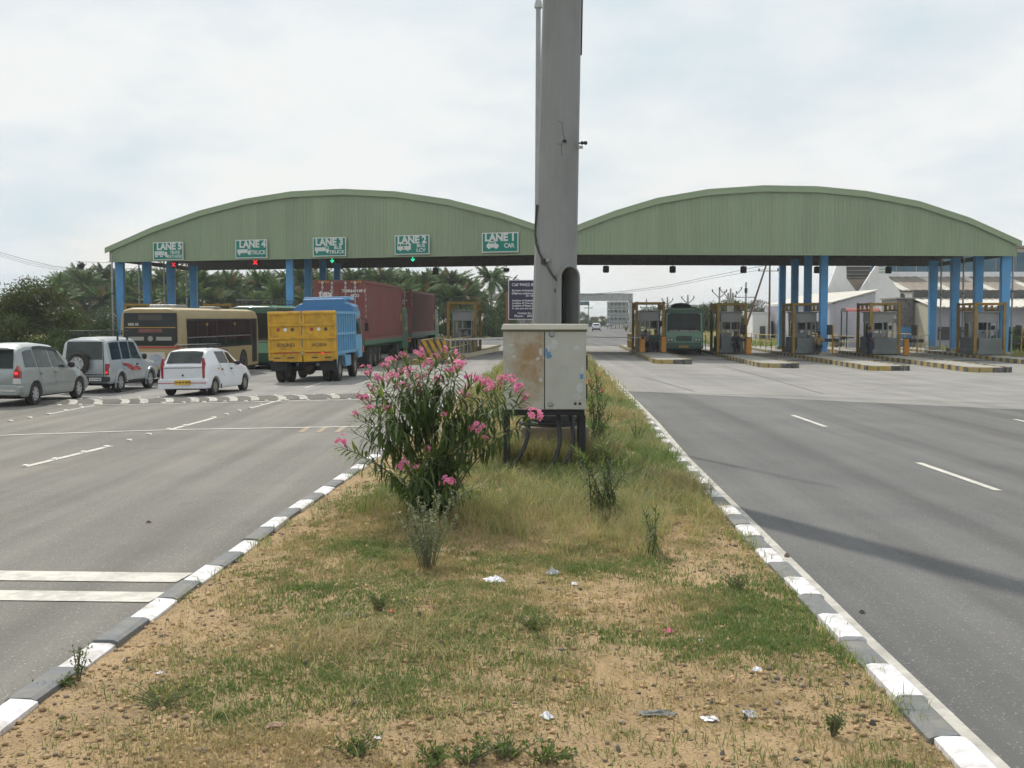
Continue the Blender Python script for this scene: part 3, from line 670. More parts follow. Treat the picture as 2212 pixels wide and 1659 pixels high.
class Loft:
    """car body from stations (y, z bottom, z belt, z top, half width low, half width belt, half width roof)"""
    def __init__(s, keys, arches, step=0.04):
        s.k = keys; s.arches = arches; s.step = step
    def st(s, y):
        ks = s.k
        if y <= ks[0][0]: return list(ks[0])
        for a, b in zip(ks, ks[1:]):
            if y <= b[0]:
                t = (y - a[0]) / (b[0] - a[0]); return [p + (q - p) * t for p, q in zip(a, b)]
        return list(ks[-1])
    def sec(s, y):
        _, zb, zl, zt, w, wl, wt = s.st(y); h = zt - zl
        za = 0
        for yw, Rw, zw in s.arches:
            if abs(y - yw) < Rw: za = max(za, zw + math.sqrt(Rw * Rw - (y - yw) ** 2))
        zm = zb + (zl - zb) * .55
        pts = [(0, zb), (w - .05, zb), (w - .01, zb + .1), (w, zm), ((w * .35 + wl * .65), zl - (zl - zm) * .25), (wl, zl), (wt + (wl - wt) * .12, zl + h * .86), (wt * .86, zt - h * .04 - .006), (wt * .5, zt - .001), (0, zt)]
        return [(x, max(z, min(za, zl - .1)) if 0 < i < 5 else z) for i, (x, z) in enumerate(pts)]
    def body(s, name, mat, parent):
        y0, y1 = s.k[0][0], s.k[-1][0]; n = int((y1 - y0) / s.step); mb = MB(); ys = [y0 + (y1 - y0) * i / n for i in range(n + 1)]
        m = 10; ring = 2 * m - 2
        for y in ys:
            p = s.sec(y); mb.v += [(x, y, z) for x, z in p] + [(-x, y, z) for x, z in reversed(p[1:-1])]
        for i in range(n):
            for k in range(ring): mb.f.append((i * ring + k, i * ring + (k + 1) % ring, (i + 1) * ring + (k + 1) % ring, (i + 1) * ring + k))
        mb.f.append(tuple(range(ring))); mb.f.append(tuple(n * ring + k for k in reversed(range(ring))))
        return mb.build(name, mat, parent, smooth=True)
    def side(s, quad, sgn, off=.006, n=10, a=5, b=6):
        """patch on the side between ring points a and b; quad is (y, t) bottom back, bottom front, top front, top back"""
        (y0, t0), (y1, t1), (y2, t2), (y3, t3) = quad; mb = MB(); m = 3
        for i in range(n + 1):
            u = i / n
            for j in range(m + 1):
                v = j / m; y = (y0 + (y1 - y0) * u) * (1 - v) + (y3 + (y2 - y3) * u) * v; t = (t0 + (t1 - t0) * u) * (1 - v) + (t3 + (t2 - t3) * u) * v
                p = s.sec(y); q = (p[a][0] + (p[b][0] - p[a][0]) * t + off, p[a][1] + (p[b][1] - p[a][1]) * t); mb.v.append((sgn * q[0], y, q[1]))
        for i in range(n):
            for j in range(m): k = i * (m + 1) + j; mb.f.append((k, k + 1, k + m + 2, k + m + 1))
        return mb
    def top(s, y0, y1, f0, f1, off, n=10):
        """patch on the sloping top between y0 and y1, half width fractions f0, f1"""
        mb = MB(); m = 8
        for i in range(n + 1):
            u = i / n; y = y0 + (y1 - y0) * u; p = s.sec(y); f = f0 + (f1 - f0) * u
            for j in range(m + 1):
                x = (j / m * 2 - 1) * f * p[7][0] ; ax = abs(x)
                z = interp(sorted((q[0], q[1]) for q in p[7:]), ax) if ax < p[7][0] else p[7][1]
                mb.v.append((x, y + off[0], z + off[1]))
        for i in range(n):
            for j in range(m): k = i * (m + 1) + j; mb.f.append((k, k + 1, k + m + 2, k + m + 1))
        return mb
def rack(parent, x, y0, y1, z, n, mat, h=.1):
    mb = MB()
    for zz_ in (z + h * .4, z + h):
        mb.tube([(-x, y0, zz_), (x, y0, zz_), (x, y1, zz_), (-x, y1, zz_), (-x, y0, zz_)], .014, 6)
    for i in range(n): y = y0 + (y1 - y0) * i / (n - 1); mb.tube([(-x, y, z + h), (-x, y, z - .02)], .014, 6).tube([(x, y, z + h), (x, y, z - .02)], .014, 6).beam((-x, y, z + h * .4), (x, y, z + h * .4), .03)
    return mb.build('roof_rack', mat, parent)
def plate(parent, s, x, y, z, w=.5, h=.12, mat=None, size=.1, face=-1):
    o = MB().cb((x, y, z), (w, .015, h)).build('number_plate', mat or m_plate, parent)
    text(s, size, m_ink, o, (x, y + face * .01, z), rot=(math.pi / 2, 0, 0 if face < 0 else math.pi), bold=.003, name='plate_lettering', ext=.002)

# ---- white hatchback taxi
r_, a_ = stand(461, 853.5, 524, 2.4)
t = frame('hatchback_car', 'white hatchback taxi with yellow number plate and roof rack, braking before the hump', 'car', r_, a_, 1.42, .62)
L = Loft([(0, .34, .93, .95, .74, .72, .60), (.05, .27, .96, 1.0, .79, .75, .62), (.12, .25, .97, 1.08, .815, .76, .62), (.34, .24, .98, 1.36, .825, .78, .60), (.48, .23, .985, 1.45, .83, .785, .59), (.9, .22, .98, 1.487, .83, .79, .59), (1.6, .22, .96, 1.48, .83, .79, .59), (2.05, .22, .94, 1.41, .83, .785, .58), (2.5, .22, .92, 1.15, .83, .78, .60), (2.78, .22, .90, .99, .825, .765, .64), (3.3, .24, .80, .86, .81, .73, .62), (3.6, .28, .66, .70, .77, .68, .58), (3.69, .34, .58, .60, .70, .6, .5)], [(.62, .33, .28), (3.02, .33, .28)])
L.body('body', m_white, t); MB().box(-.7, .7, .15, 3.5, .2, .5).build('underbody', m_under, t)
L.top(.075, .40, 1.07, 1.08, (-.014, .012)).build('rear_window', m_glass2, t)
L.top(2.08, 2.66, 1.0, 1.0, (.012, .010)).build('windscreen', m_glass, t)
for s in (-1, 1):
    L.side([(.98, .06), (1.68, .06), (1.63, .9), (.9, .9)], s).build('rear_side_window', m_glass, t)
    L.side([(1.76, .06), (2.42, .06), (2.02, .9), (1.71, .9)], s).build('front_side_window', m_glass, t)
    for q in ([(.98, -.9), (1.0, -.9), (.995, 0), (.975, 0)], [(1.71, -.9), (1.725, -.9), (1.725, 0), (1.71, 0)], [(2.6, -.9), (2.615, -.9), (2.615, 0), (2.6, 0)]): L.side(q, s, .003).build('door_seam', m_dark, t)
    for y in (1.12, 1.85): MB().cb((s * .822, y, .80), (.035, .12, .045)).build('door_handle', m_dark, t, bevel=.01)
    mb = MB(); mb.prism([(s * .72, .56), (s * .735, .96), (s * .685, 1.20), (s * .635, 1.18), (s * .635, .96), (s * .645, .56)], 'y', -.012, .10); o = mb.build('tail_lamp', m_tail, t, bevel=.015)
    MB().ball((s * .86, 2.28, .97), (.10, .07, .075)).build('mirror', m_black, t, smooth=True); wheel(t, s * .71, .62, .28, .17, m_steelrim, 8, s); wheel(t, s * .71, 3.02, .28, .17, m_steelrim, 8, s)
    MB().cb((s * .835, .62 + .36, .27), (.02, .03, .16)).build('mud_flap', m_under, t)
MB().prism([(-.80, .24), (.80, .24), (.82, .34), (.82, .50), (.76, .56), (-.76, .56), (-.82, .50), (-.82, .34)], 'y', -.07, .25).build('bumper', m_white, t, bevel=.03)
MB().box(-.80, .80, -.085, -.06, .415, .435).build('bumper_stripe', m_redp, t); plate(t, 'TN 58 W 8578', .02, -.09, .44, .52, .14, size=.085)
MB().box(-.62, .62, -.012, .0, .885, .90).build('hatch_seam', m_dark, t); MB().lathe([(.012, -.03), (.03, -.03), (.03, 0)], 10, c=(0, 0, .66), axis='y').build('badge', m_dark, t)
rack(t, .52, .75, 1.75, 1.50, 3, m_black, .10); MB().cb((.825, .86, .83), (.012, .12, .05)).build('side_marker', m_plate, t)

# ---- silver people carrier at the left edge
r_, a_ = stand(71, 875, 163, 2.75)
t = frame('people_carrier', 'silver people carrier cut by the left picture edge, brake lamp lit', 'car', r_, a_, 1.51, .92)
L = Loft([(0, .42, .98, 1.0, .78, .77, .64), (.05, .34, 1.0, 1.12, .83, .80, .66), (.16, .30, 1.03, 1.52, .86, .81, .64), (.30, .27, 1.04, 1.66, .87, .815, .62), (.7, .26, 1.04, 1.745, .88, .82, .62), (1.6, .26, 1.02, 1.76, .88, .82, .62), (2.4, .26, .99, 1.70, .88, .82, .61), (2.75, .26, .97, 1.58, .88, .82, .60), (3.25, .26, .95, 1.22, .88, .81, .62), (3.5, .26, .93, 1.04, .88, .80, .66), (4.0, .27, .84, .92, .87, .77, .66), (4.4, .30, .68, .74, .82, .70, .60), (4.55, .38, .58, .6, .74, .62, .5)], [(.92, .38, .33), (3.67, .38, .33)])
L.body('body', m_silver, t); MB().box(-.75, .75, .2, 4.3, .22, .55).build('underbody', m_under, t)
MB().add([(-.66, .0, 1.08), (.66, .0, 1.08), (.60, .17, 1.60), (-.60, .17, 1.60), (-.66, .03, 1.08), (.66, .03, 1.08), (.60, .2, 1.60), (-.60, .2, 1.60)], [(0, 1, 2, 3), (4, 7, 6, 5), (0, 4, 5, 1), (1, 5, 6, 2), (2, 6, 7, 3), (3, 7, 4, 0)]).build('rear_window', m_glass, t); L.top(2.82, 3.40, 1.0, 1.0, (.012, .010)).build('windscreen', m_glass, t)
for s in (-1, 1):
    L.side([(.42, .08), (1.10, .06), (1.02, .88), (.5, .84)], s).build('quarter_window', m_glass2, t); L.side([(1.16, .05), (1.98, .05), (1.92, .9), (1.08, .9)], s).build('rear_side_window', m_glass2, t)
    L.side([(2.06, .05), (3.12, .05), (2.66, .86), (2.0, .9)], s).build('front_side_window', m_glass2, t)
    L.side([(1.14, .88), (2.6, .84), (2.58, 1.0), (1.12, 1.02)], s, .03).build('rain_visor', m_black, t)
    for y in (1.18, 2.03, 3.2): L.side([(y, -.9), (y + .015, -.9), (y + .015, 0), (y, 0)], s, .003).build('door_seam', m_dark, t)
    for y in (1.32, 2.18): MB().cb((s * .875, y, .90), (.035, .16, .04)).build('door_handle', m_silver, t, bevel=.012)
    MB().box(s * .875 - .012, s * .875 + .014, 1.15, 3.2, .58, .61).build('door_trim', m_silver, t)
    MB().prism([(s * .85, .66), (s * .86, 1.0), (s * .80, 1.16), (s * .70, 1.0), (s * .67, .66)], 'y', -.02, .14).build('tail_lamp', m_tail, t, bevel=.015)
    MB().prism([(s * .855, .64), (s * .855, .80), (s * .68, .80), (s * .66, .64)], 'y', -.03, .1).build('reverse_lamp', m_lampw, t, bevel=.01); MB().cb((s * .78, -.03, .94), (.09, .02, .06)).build('brake_bulb', m_brake, t)
    MB().ball((s * .95, 2.95, 1.08), (.12, .07, .10)).build('mirror', m_black, t, smooth=True); wheel(t, s * .755, .92, .325, .2, m_rim, 7, s); wheel(t, s * .755, 3.67, .325, .2, m_rim, 7, s)
MB().prism([(-.84, .33), (.84, .33), (.87, .42), (.87, .56), (.8, .62), (-.8, .62), (-.87, .56), (-.87, .42)], 'y', -.10, .25).build('bumper', m_silver, t, bevel=.03)
MB().box(-.8, .8, -.115, -.09, .44, .5).build('bumper_trim', m_chrome, t); MB().box(-.6, .6, -.02, .05, 1.60, 1.64).build('roof_spoiler', m_silver, t, bevel=.01)
MB().box(-.3, .3, -.03, 0, .9, .95).build('tailgate_handle', m_chrome, t); plate(t, 'TN 59 AB 4216', 0, -.04, .78, .5, .13, m_plw, .08)

# ---- silver jeep with spare wheel on its back door
r_, a_ = stand(253, 847.5, 316, 2.42)
t = frame('jeep', 'silver jeep with spare wheel on its back door and black roof rack', 'jeep', r_, a_, 1.44, .85)
L = Loft([(0, .42, 1.02, 1.06, .80, .79, .70), (.03, .36, 1.03, 1.3, .84, .80, .71), (.10, .33, 1.04, 1.70, .85, .81, .70), (.22, .32, 1.05, 1.80, .855, .81, .67), (.6, .32, 1.05, 1.835, .86, .815, .66), (1.9, .32, 1.05, 1.84, .86, .815, .66), (2.35, .32, 1.04, 1.80, .86, .81, .65), (2.62, .32, 1.03, 1.58, .86, .81, .66), (2.9, .32, 1.02, 1.16, .86, .80, .68), (3.1, .33, .99, 1.06, .85, .78, .68), (3.9, .35, .92, .97, .83, .74, .66), (4.08, .42, .78, .82, .80, .70, .62)], [(.85, .42, .34), (3.27, .42, .34)])
L.body('body', m_silver2, t); MB().box(-.72, .72, .15, 3.9, .26, .6).build('underbody', m_under, t)
MB().add([(-.62, -.022, 1.12), (.62, -.022, 1.12), (.585, .068, 1.70), (-.585, .068, 1.70), (-.62, .02, 1.12), (.62, .02, 1.12), (.585, .1, 1.70), (-.585, .1, 1.70)], [(0, 1, 2, 3), (4, 7, 6, 5), (0, 4, 5, 1), (1, 5, 6, 2), (2, 6, 7, 3), (3, 7, 4, 0)]).build('rear_window', m_glass2, t); L.top(2.42, 2.84, 1.0, 1.0, (.012, .010)).build('windscreen', m_glass, t)
MB().box(-.62, .62, -.016, 0, .62, .64).build('door_seam', m_dark, t); MB().box(.655, .67, -.016, 0, .5, 1.7).build('door_seam', m_dark, t)
for s in (-1, 1):
    L.side([(.30, .07), (1.02, .07), (1.02, .92), (.30, .92)], s).build('quarter_window', m_glass, t); L.side([(1.12, .07), (1.72, .07), (1.72, .92), (1.12, .92)], s).build('rear_side_window', m_glass, t); L.side([(1.80, .07), (2.6, .07), (2.28, .9), (1.80, .92)], s).build('front_side_window', m_glass2, t)
    for y in (1.06, 1.75): L.side([(y, -1), (y + .016, -1), (y + .016, 1), (y, 1)], s, .003).build('door_seam', m_dark, t)
    for y, c in ((.85, 0), (3.27, 0)): MB().prism([(y + .44 * math.cos(k * math.pi / 10), .34 + .44 * math.sin(k * math.pi / 10)) for k in range(11)] + [(y - .37, .34), (y + .37 * math.cos(.9 * math.pi), .34 + .37 * math.sin(.9 * math.pi))] + [(y + .37 * math.cos(k * math.pi / 10), .34 + .37 * math.sin(k * math.pi / 10)) for k in range(8, -1, -1)], 'x', s * .83, s * .91).build('wheel_arch_flare', m_silver2, t)
    MB().box(s * .84 - .03, s * .84 + .03, 1.3, 2.85, .33, .38).build('running_board', m_dark, t); MB().cb((s * .86, .45, .30), (.03, .03, .26)).build('mud_flap', m_silver2, t); MB().cb((s * .86, 2.86, .30), (.03, .03, .26)).build('mud_flap', m_silver2, t)
    MB().prism([(s * .83, .62), (s * .83, .98), (s * .72, .98), (s * .72, .62)], 'y', -.03, .1).build('tail_lamp', m_tail, t, bevel=.012); MB().cb((s * .775, -.035, .70), (.06, .02, .06)).build('brake_bulb', m_brake, t)
    MB().ball((s * .93, 2.62, 1.15), (.09, .06, .11)).build('mirror', m_black, t, smooth=True); wheel(t, s * .76, .85, .345, .21, m_rim, 6, s); wheel(t, s * .76, 3.27, .345, .21, m_rim, 6, s)
    # the sweeping red and white decal
    for pts, mt in (([(.9, .98), (1.5, .94), (2.1, .72), (1.75, .70), (1.35, .86)], m_redp), ([(1.5, .82), (2.0, .66), (2.2, .70), (2.3, .78), (1.85, .78)], pm('decal_pink', (.6, .3, .3), .5)), ([(1.9, .84), (2.25, .83), (2.52, .70), (2.2, .68)], m_redp)):
        mb = MB(); mb.prism(pts, 'x', s * .862, s * .868); mb.build('side_decal', mt, t)
    MB().cb((s * .855, 2.2, .9), (.03, .12, .04)).build('door_handle', m_dark, t); MB().cb((s * .855, 1.25, .9), (.03, .12, .04)).build('door_handle', m_dark, t)
o = wheel(t, -.12, -.16, .36, .2, m_rim, 7, 1, z=.99); o.name = 'spare_wheel'; o.rotation_euler = (0, 0, -math.pi / 2)
MB().box(-.85, .85, -.16, .1, .40, .56).build('bumper', m_dark, t, bevel=.03); MB().tube([(-.1, -.02, .36), (.3, -.3, .34)], .03, 8).build('exhaust', m_dark, t)
rack(t, .66, .35, 1.95, 1.88, 4, m_black, .16)
for y in (1.0, 1.75): MB().tube([(.70, y, 1.72), (.70, y, 1.98)], .035, 6).tube([(-.70, y, 1.72), (-.70, y, 1.98)], .035, 6).build('rack_strut', m_black, t)
plate(t, 'TN 57 D 2290', .45, -.17, .48, .4, .1, m_plw, .06)

# ---- buses
def bus(name, label, origin, a, Lb, W, Hb, lower, upper, band, face, roofc, rear_kind, ad=False, wheels=(2.6, 8.0)):
    """origin: ground under the middle of the rear end; heading a"""
    roll = -math.atan2(zr(origin.x + 1, origin.y) - zr(origin.x - 1, origin.y), 2) * 0
    t = thing(name, label, 'bus', (origin.x, origin.y, zr(origin.x, origin.y)), -a, tilt=roll)
    w = W / 2; z0 = .36; zb = 1.28; zt = Hb
    sec = lambda k, dz=0: [(-w * k, z0), (w * k, z0), (w * k, 1.9), (w * k * .97, zt - .32), (w * k * .88, zt - .08 + dz), (w * k * .6, zt + dz), (-w * k * .6, zt + dz), (-w * k * .88, zt - .08 + dz), (-w * k * .97, zt - .32), (-w * k, 1.9)]
    mb = MB(); stn = [(0, .95, -.06), (.06, .98, -.02), (.16, 1, 0), (Lb - .3, 1, 0), (Lb - .1, .985, -.03), (Lb, .94, -.09)]
    for y, k, dz in stn: mb.v += [(x, y, z) for x, z in sec(k, dz)]
    for i in range(len(stn) - 1):
        for k in range(10): mb.f.append((i * 10 + k, i * 10 + (k + 1) % 10, i * 10 + 10 + (k + 1) % 10, i * 10 + 10 + k))
    mb.f += [tuple(range(10)), tuple(50 + k for k in reversed(range(10)))]
    mb.build('body', lower, t, smooth=True)
    if roofc: MB().prism([(-w * .9, zt - .10), (w * .9, zt - .10), (w * .62, zt + .02), (-w * .62, zt + .02)], 'y', .12, Lb - .25).build('roof_panel', roofc, t)
    MB().box(-w + .1, w - .1, .3, Lb - .3, .2, .5).build('chassis', m_under, t)
    for s in (-1, 1):
        if band: MB().box(s * w - .006, s * w + .010, .25, Lb - .35, .78, 1.18).build('side_band', band, t)
        MB().box(s * w - .01, s * w + .006, .55, Lb - 1.2, zb - .02, zt - .42).build('window_strip', m_black, t)
        n = int((Lb - 2.0) / 1.15); step = (Lb - 1.9) / n
        for i in range(n):
            y = .62 + i * step; o = MB().box(s * w, s * w + .012, y, y + step - .10, zb + .05, zt - .50).build('side_window', m_glass, t)
            MB().box(s * w + .01, s * w + .022, y, y + step - .1, zb + .42, zb + .455).build('window_bar', m_galv, o)
        for yw in wheels:
            MB().lathe([(.02, 0), (.60, 0), (.60, .012), (.02, .012)], 20, c=(s * w if s > 0 else -w - .012, yw, .5), axis='x').build('wheel_arch', m_under, t)
            wheel(t, s * (w - .10), yw, .48, .28, m_steelrim, 0, s, .58)
    return t, w, zt
m_cream = pm('cream_bus_paint', (0.36, 0.275, 0.135), 0.5, var=0.05, scale=1, dirt=(0.3, 0.24, 0.14), dirtscale=0.7, dirtamt=0.45)
m_bgreen = pm('bus_dark_green', (0.012, 0.075, 0.045), 0.4, var=0.08, scale=1, dirt=(0.1, 0.12, 0.09), dirtscale=1, dirtamt=0.4, coat=.3)
m_bpale = pm('bus_pale_green', (0.17, 0.36, 0.25), 0.4, var=0.06, scale=1, dirt=(0.2, 0.25, 0.2), dirtscale=1, dirtamt=0.4, coat=.3)
m_yell = pm('yellow_paint', (0.56, 0.34, 0.03), 0.55, var=0.08, scale=3, dirt=(0.2, 0.12, 0.04), dirtscale=3, dirtamt=0.5)
m_redsoft = pm('window_film_red', (0.16, 0.05, 0.045), 0.3, var=.2); m_film = pm('window_film_grey', (0.30, 0.29, 0.26), 0.5, var=.15)
# cream city bus seen from behind
ry = 45.5; o = Vector((AX(326, ry), ry, 0)); aa = R(4.0)
bw = 2.42; t, w, zt = bus('city_bus', 'cream city bus seen from behind, large dark rear window, beside the silver jeep', o, aa, 10.4, bw, 2.86, m_cream, None, None, None, None, 'rear', wheels=(2.4, 7.9))
MB().prism([(-w * .86, 1.55), (-w * .72, 1.42), (w * .72, 1.42), (w * .86, 1.55), (w * .84, 2.66), (-w * .84, 2.66)], 'y', -.03, .05).build('rear_window', m_glass, t)
MB().box(-.45, .45, -.045, -.02, 2.38, 2.60).build('destination_board', pm('board_dark', (.05, .045, .04), .5), t); MB().box(-w * .8, w * .8, -.042, -.02, 2.10, 2.115).build('window_bar', m_plate, t)
for x0, x1, z0, z1, mt in ((-.45, .45, 1.92, 2.06, m_redsoft), (-.85, -.25, 1.62, 1.76, m_film), (.22, .82, 1.62, 1.76, m_film), (-.85, -.62, 2.18, 2.28, m_film), (-.58, -.45, 2.18, 2.28, m_film)): MB().box(x0, x1, -.044, -.02, z0, z1).build('window_sticker', mt, t)
MB().prism(disc(0, 1.69, .1), 'y', -.044, -.02).build('window_sticker', m_film, t)
MB().box(-w * .95, w * .95, -.03, .02, 1.33, 1.38).build('red_stripe', m_redp, t)
ad = MB().box(-.75, .55, -.035, .0, .55, 1.18).build('rear_poster', pm('poster_paper', (.52, .48, .42), .6, var=.1), t)
for cx, cz, r0, c in ((-.38, .95, .18, (.18, .28, .5)), (-.42, .92, .1, (.5, .12, .12)), (.2, .86, .26, (.35, .38, .45)), (.2, .92, .17, (.42, .2, .25)), (.2, .70, .2, (.5, .33, .05))): MB().prism(disc(cx, cz, r0), 'y', -.045 - r0 * .02, -.03).build('poster_print', pm('print_%d' % int(cx * 100 + cz * 1000 + r0 * 7000), c, .6, var=.25, scale=9), ad)
MB().box(-.7, -.2, -.05, .0, .62, .76).build('poster_print', pm('print_blue', (.1, .3, .5), .6, var=.2), ad); MB().box(-w + .02, w - .02, -.12, .1, .36, .52).build('bumper', m_dark, t, bevel=.03)
for s in (-1, 1): MB().box(s * w * .86 - .1, s * w * .86 + .1, -.04, 0, .62, 1.1).build('tail_lamp', m_tail, t, bevel=.02)
MB().box(w + .0, w + .02, 9.25, 9.95, .5, 2.45).build('front_door', m_black, t); MB().cb((-.1, 2.2, zt + .06), (1.1, 1.2, .14)).build('roof_hatch', m_galv, t, bevel=.03); MB().cb((.5, 5.5, zt + .04), (.7, .8, .1)).build('roof_hatch', m_film, t, bevel=.03)
text('KARAIKUDI', .16, pm('worn_lettering', (.2, .15, .08), .6), t, (w + .012, 5.2, 1.08), rot=(math.pi / 2, 0, math.pi / 2), bold=.003)
for y in (2.9, 6.6): text('Exit', .14, m_plate, t, (w + .02, y, 2.22), rot=(math.pi / 2, 0, math.pi / 2), name='window_lettering')
# passengers behind the glass are only hints: two pale shirts at the open windows
# green bus in front of it, seen over and beside it
ry = 57.5; o = Vector((AX(548, ry), ry, 0))
t, w, zt = bus('country_bus', 'green bus with a roof carrier half hidden between the cream bus and the tipper', o, R(3), 10, 2.45, 3.05, m_bgreen, None, m_bpale, None, m_bpale, 'rear')
MB().box(-w * .84, w * .84, -.02, .05, 1.5, 2.7).build('rear_window', m_glass, t); MB().box(-w * .96, w * .96, -.02, .03, .8, 1.3).build('rear_band', m_bpale, t); MB().box(-.2, .9, -.035, .0, 1.34, 1.40).build('white_stripe', m_film, t)
rack(t, .95, .4, 4.0, zt + .02, 6, m_black, .26)
for s in (-1, 1): MB().box(s * w * .8 - .1, s * w * .8 + .1, -.04, 0, .55, .8).build('tail_lamp', m_yell, t)
# green bus coming out of the right plaza
by = 77.5; f0 = G(1475, 764); front = Vector((AX(1477, by), by, 0)); aa = R(4) + math.pi
o = front - Vector((math.sin(aa), math.cos(aa), 0)) * 10.4
t, w, zt = bus('country_bus', 'two tone green bus driving towards the camera out of the right toll lane', o, aa, 10.4, 2.5, 3.0, m_bpale, None, m_bgreen, None, m_bgreen, 'front')
yf = 10.4
MB().prism([(-w * .86, 1.5), (w * .86, 1.5), (w * .84, 2.58), (w * .7, 2.66), (-w * .7, 2.66), (-w * .84, 2.58)], 'y', yf - .03, yf + .02).build('windscreen', m_glass, t)
MB().box(-w * .9, w * .9, yf - .02, yf + .03, .36, .78).build('front_skirt', m_bgreen, t); MB().box(-w * .92, w * .92, yf - .03, yf + .015, 2.68, 2.88).build('front_visor', m_bgreen, t, bevel=.03)
for i, (x0, x1) in enumerate(((-.95, -.38), (-.32, .28), (.36, .95))): MB().box(x0, x1, yf, yf + .04, 1.42, 1.58).build('dash_board', m_film if i != 1 else pm('dash_white', (.34, .37, .36), .5), t)
g = MB()
for i in range(5): MB().box(-.5, .5, yf, yf + .035, .86 + i * .075, .905 + i * .075).build('grille_bar', m_dark, t)
for s in (-1, 1):
    MB().box(s * .88 - .22, s * .88 + .22, yf, yf + .03, .84, 1.08).build('headlamp_panel', m_bgreen, t, bevel=.02)
    for dx in (-.1, .1): MB().lathe([(.03, .02), (.085, .02), (.085, .05), (.06, .06)], 14, c=(s * .88 + dx, yf, .96), axis='y').build('headlamp', m_lampw, t)
    MB().tube([(s * w * .95, yf - .05, 2.5), (s * (w + .18), yf + .12, 2.4), (s * (w + .18), yf + .12, 2.2)], .02, 6).build('mirror_arm', m_dark, t); MB().cb((s * (w + .18), yf + .12, 2.0), (.18, .06, .36)).build('mirror', m_dark, t, bevel=.02)
MB().box(-.012, .012, yf, yf + .035, 1.5, 2.62).build('screen_pillar', m_dark, t); MB().box(-w, w, yf - .02, yf + .06, .4, .56).build('bumper', m_bgreen, t, bevel=.03)
plate(t, 'TN 57 N 1832', 0, yf + .08, .52, .6, .14, m_yell, .09, face=1); rack(t, .9, 5.5, 9.5, zt, 5, m_dark, .2); MB().ball((0.1, 8.9, zt + .1), (.7, .7, .25)).build('roof_luggage', m_dark, t, smooth=True)

# ---- blue tipper with the yellow tailgate
m_tblue = pm('tipper_blue', (0.12, 0.34, 0.56), 0.5, var=0.08, scale=2, dirt=(0.22, 0.25, 0.27), dirtscale=1.4, dirtamt=0.5)
m_cblue = pm('cab_deep_blue', (0.045, 0.19, 0.40), 0.5, var=0.1, scale=2, dirt=(0.1, 0.16, 0.24), dirtscale=1.4, dirtamt=0.5)
m_gate = pm('tailgate_yellow', (0.60, 0.34, 0.015), 0.55, var=0.08, scale=3, dirt=(0.16, 0.08, 0.03), dirtscale=3.2, dirtamt=0.6, bump=.1)
m_ropl = pm('rust_orange_plate', (0.45, 0.19, 0.05), 0.6, var=0.2, scale=5)
r_, a_ = stand(727, 823, 762, 3.5)
t = frame('tipper_truck', 'blue tipper truck with a yellow two leaf tailgate reading SOUND HORN', 'truck', r_, a_, 2.05, 1.05)
w = 1.22
MB().box(-.45, .45, .1, 6.2, .78, .98).build('chassis', m_under, t); z0, z1 = 1.02, 2.62
for s in (-1, 1):
    x = s * w; MB().box(min(x, x - s * .05), max(x, x - s * .05), .05, 4.1, z0, z1).build('side_board', m_tblue, t)
    for z in (z0 + .02, z0 + .72, z1 - .09): MB().box(min(x, x + s * .06), max(x, x + s * .06), .05, 4.1, z, z + .10).build('side_rail', m_tblue, t)
    for i in range(9): y = .1 + i * .49; MB().box(min(x, x + s * .055), max(x, x + s * .055), y, y + .09, z0 + .12, z1 - .09).build('side_rib', m_tblue, t)
    # mudguard
    MB().prism([(.15, .95), (.15, .55), (.42, .98), (1.68, .98), (1.95, .55), (1.95, 1.02), (.15, 1.02)], 'x', s * .62, s * (w + .02)).build('mudguard', m_tblue, t)
    MB().cb((s * .92, .14, .66), (.62, .04, .42)).build('mud_flap', m_under, t); MB().box(s * .62, s * 1.18, .09, .13, .95, 1.24).build('lamp_board', m_tblue, t)
    MB().box(min(s * .68, s * 1.12), max(s * .68, s * 1.12), .0, .05, .80, 1.06).build('lamp_plate', m_ropl, t)
    for xo in (s * .72, s * 1.05): wheel(t, xo, 1.05, .5, .27, m_steelrim, 0, s, .56)
    wheel(t, s * 1.02, 4.55, .5, .26, m_steelrim, 0, s, .56)
    MB().box(min(s * .95, s * 1.15), max(s * .95, s * 1.15), 2.2, 3.6, .5, .95).build('fuel_tank' if s > 0 else 'tool_box', m_tblue, t, bevel=.04)
text('TN 59', .2, m_redp, t, (-.9, -.006, .93), bold=.004, name='plate_lettering'); text('7587', .2, m_redp, t, (.9, -.006, .93), bold=.004, name='plate_lettering')
MB().cb((.75, -.02, 1.1), (.08, .04, .06)).build('brake_lamp', m_brake, t)
MB().box(-w + .03, w - .03, .05, 4.1, z0, z0 + .06).build('load_floor', m_tblue, t); MB().box(-w, w, 4.02, 4.1, z0, z1 + .15).build('head_board', m_cblue, t)
gate_poly = {-1: [(-1.28, .86), (-.7, .80), (-.02, .78), (-.02, 2.66), (-1.28, 2.66)], 1: [(.02, .78), (.7, .80), (1.28, .86), (1.28, 2.66), (.02, 2.66)]}
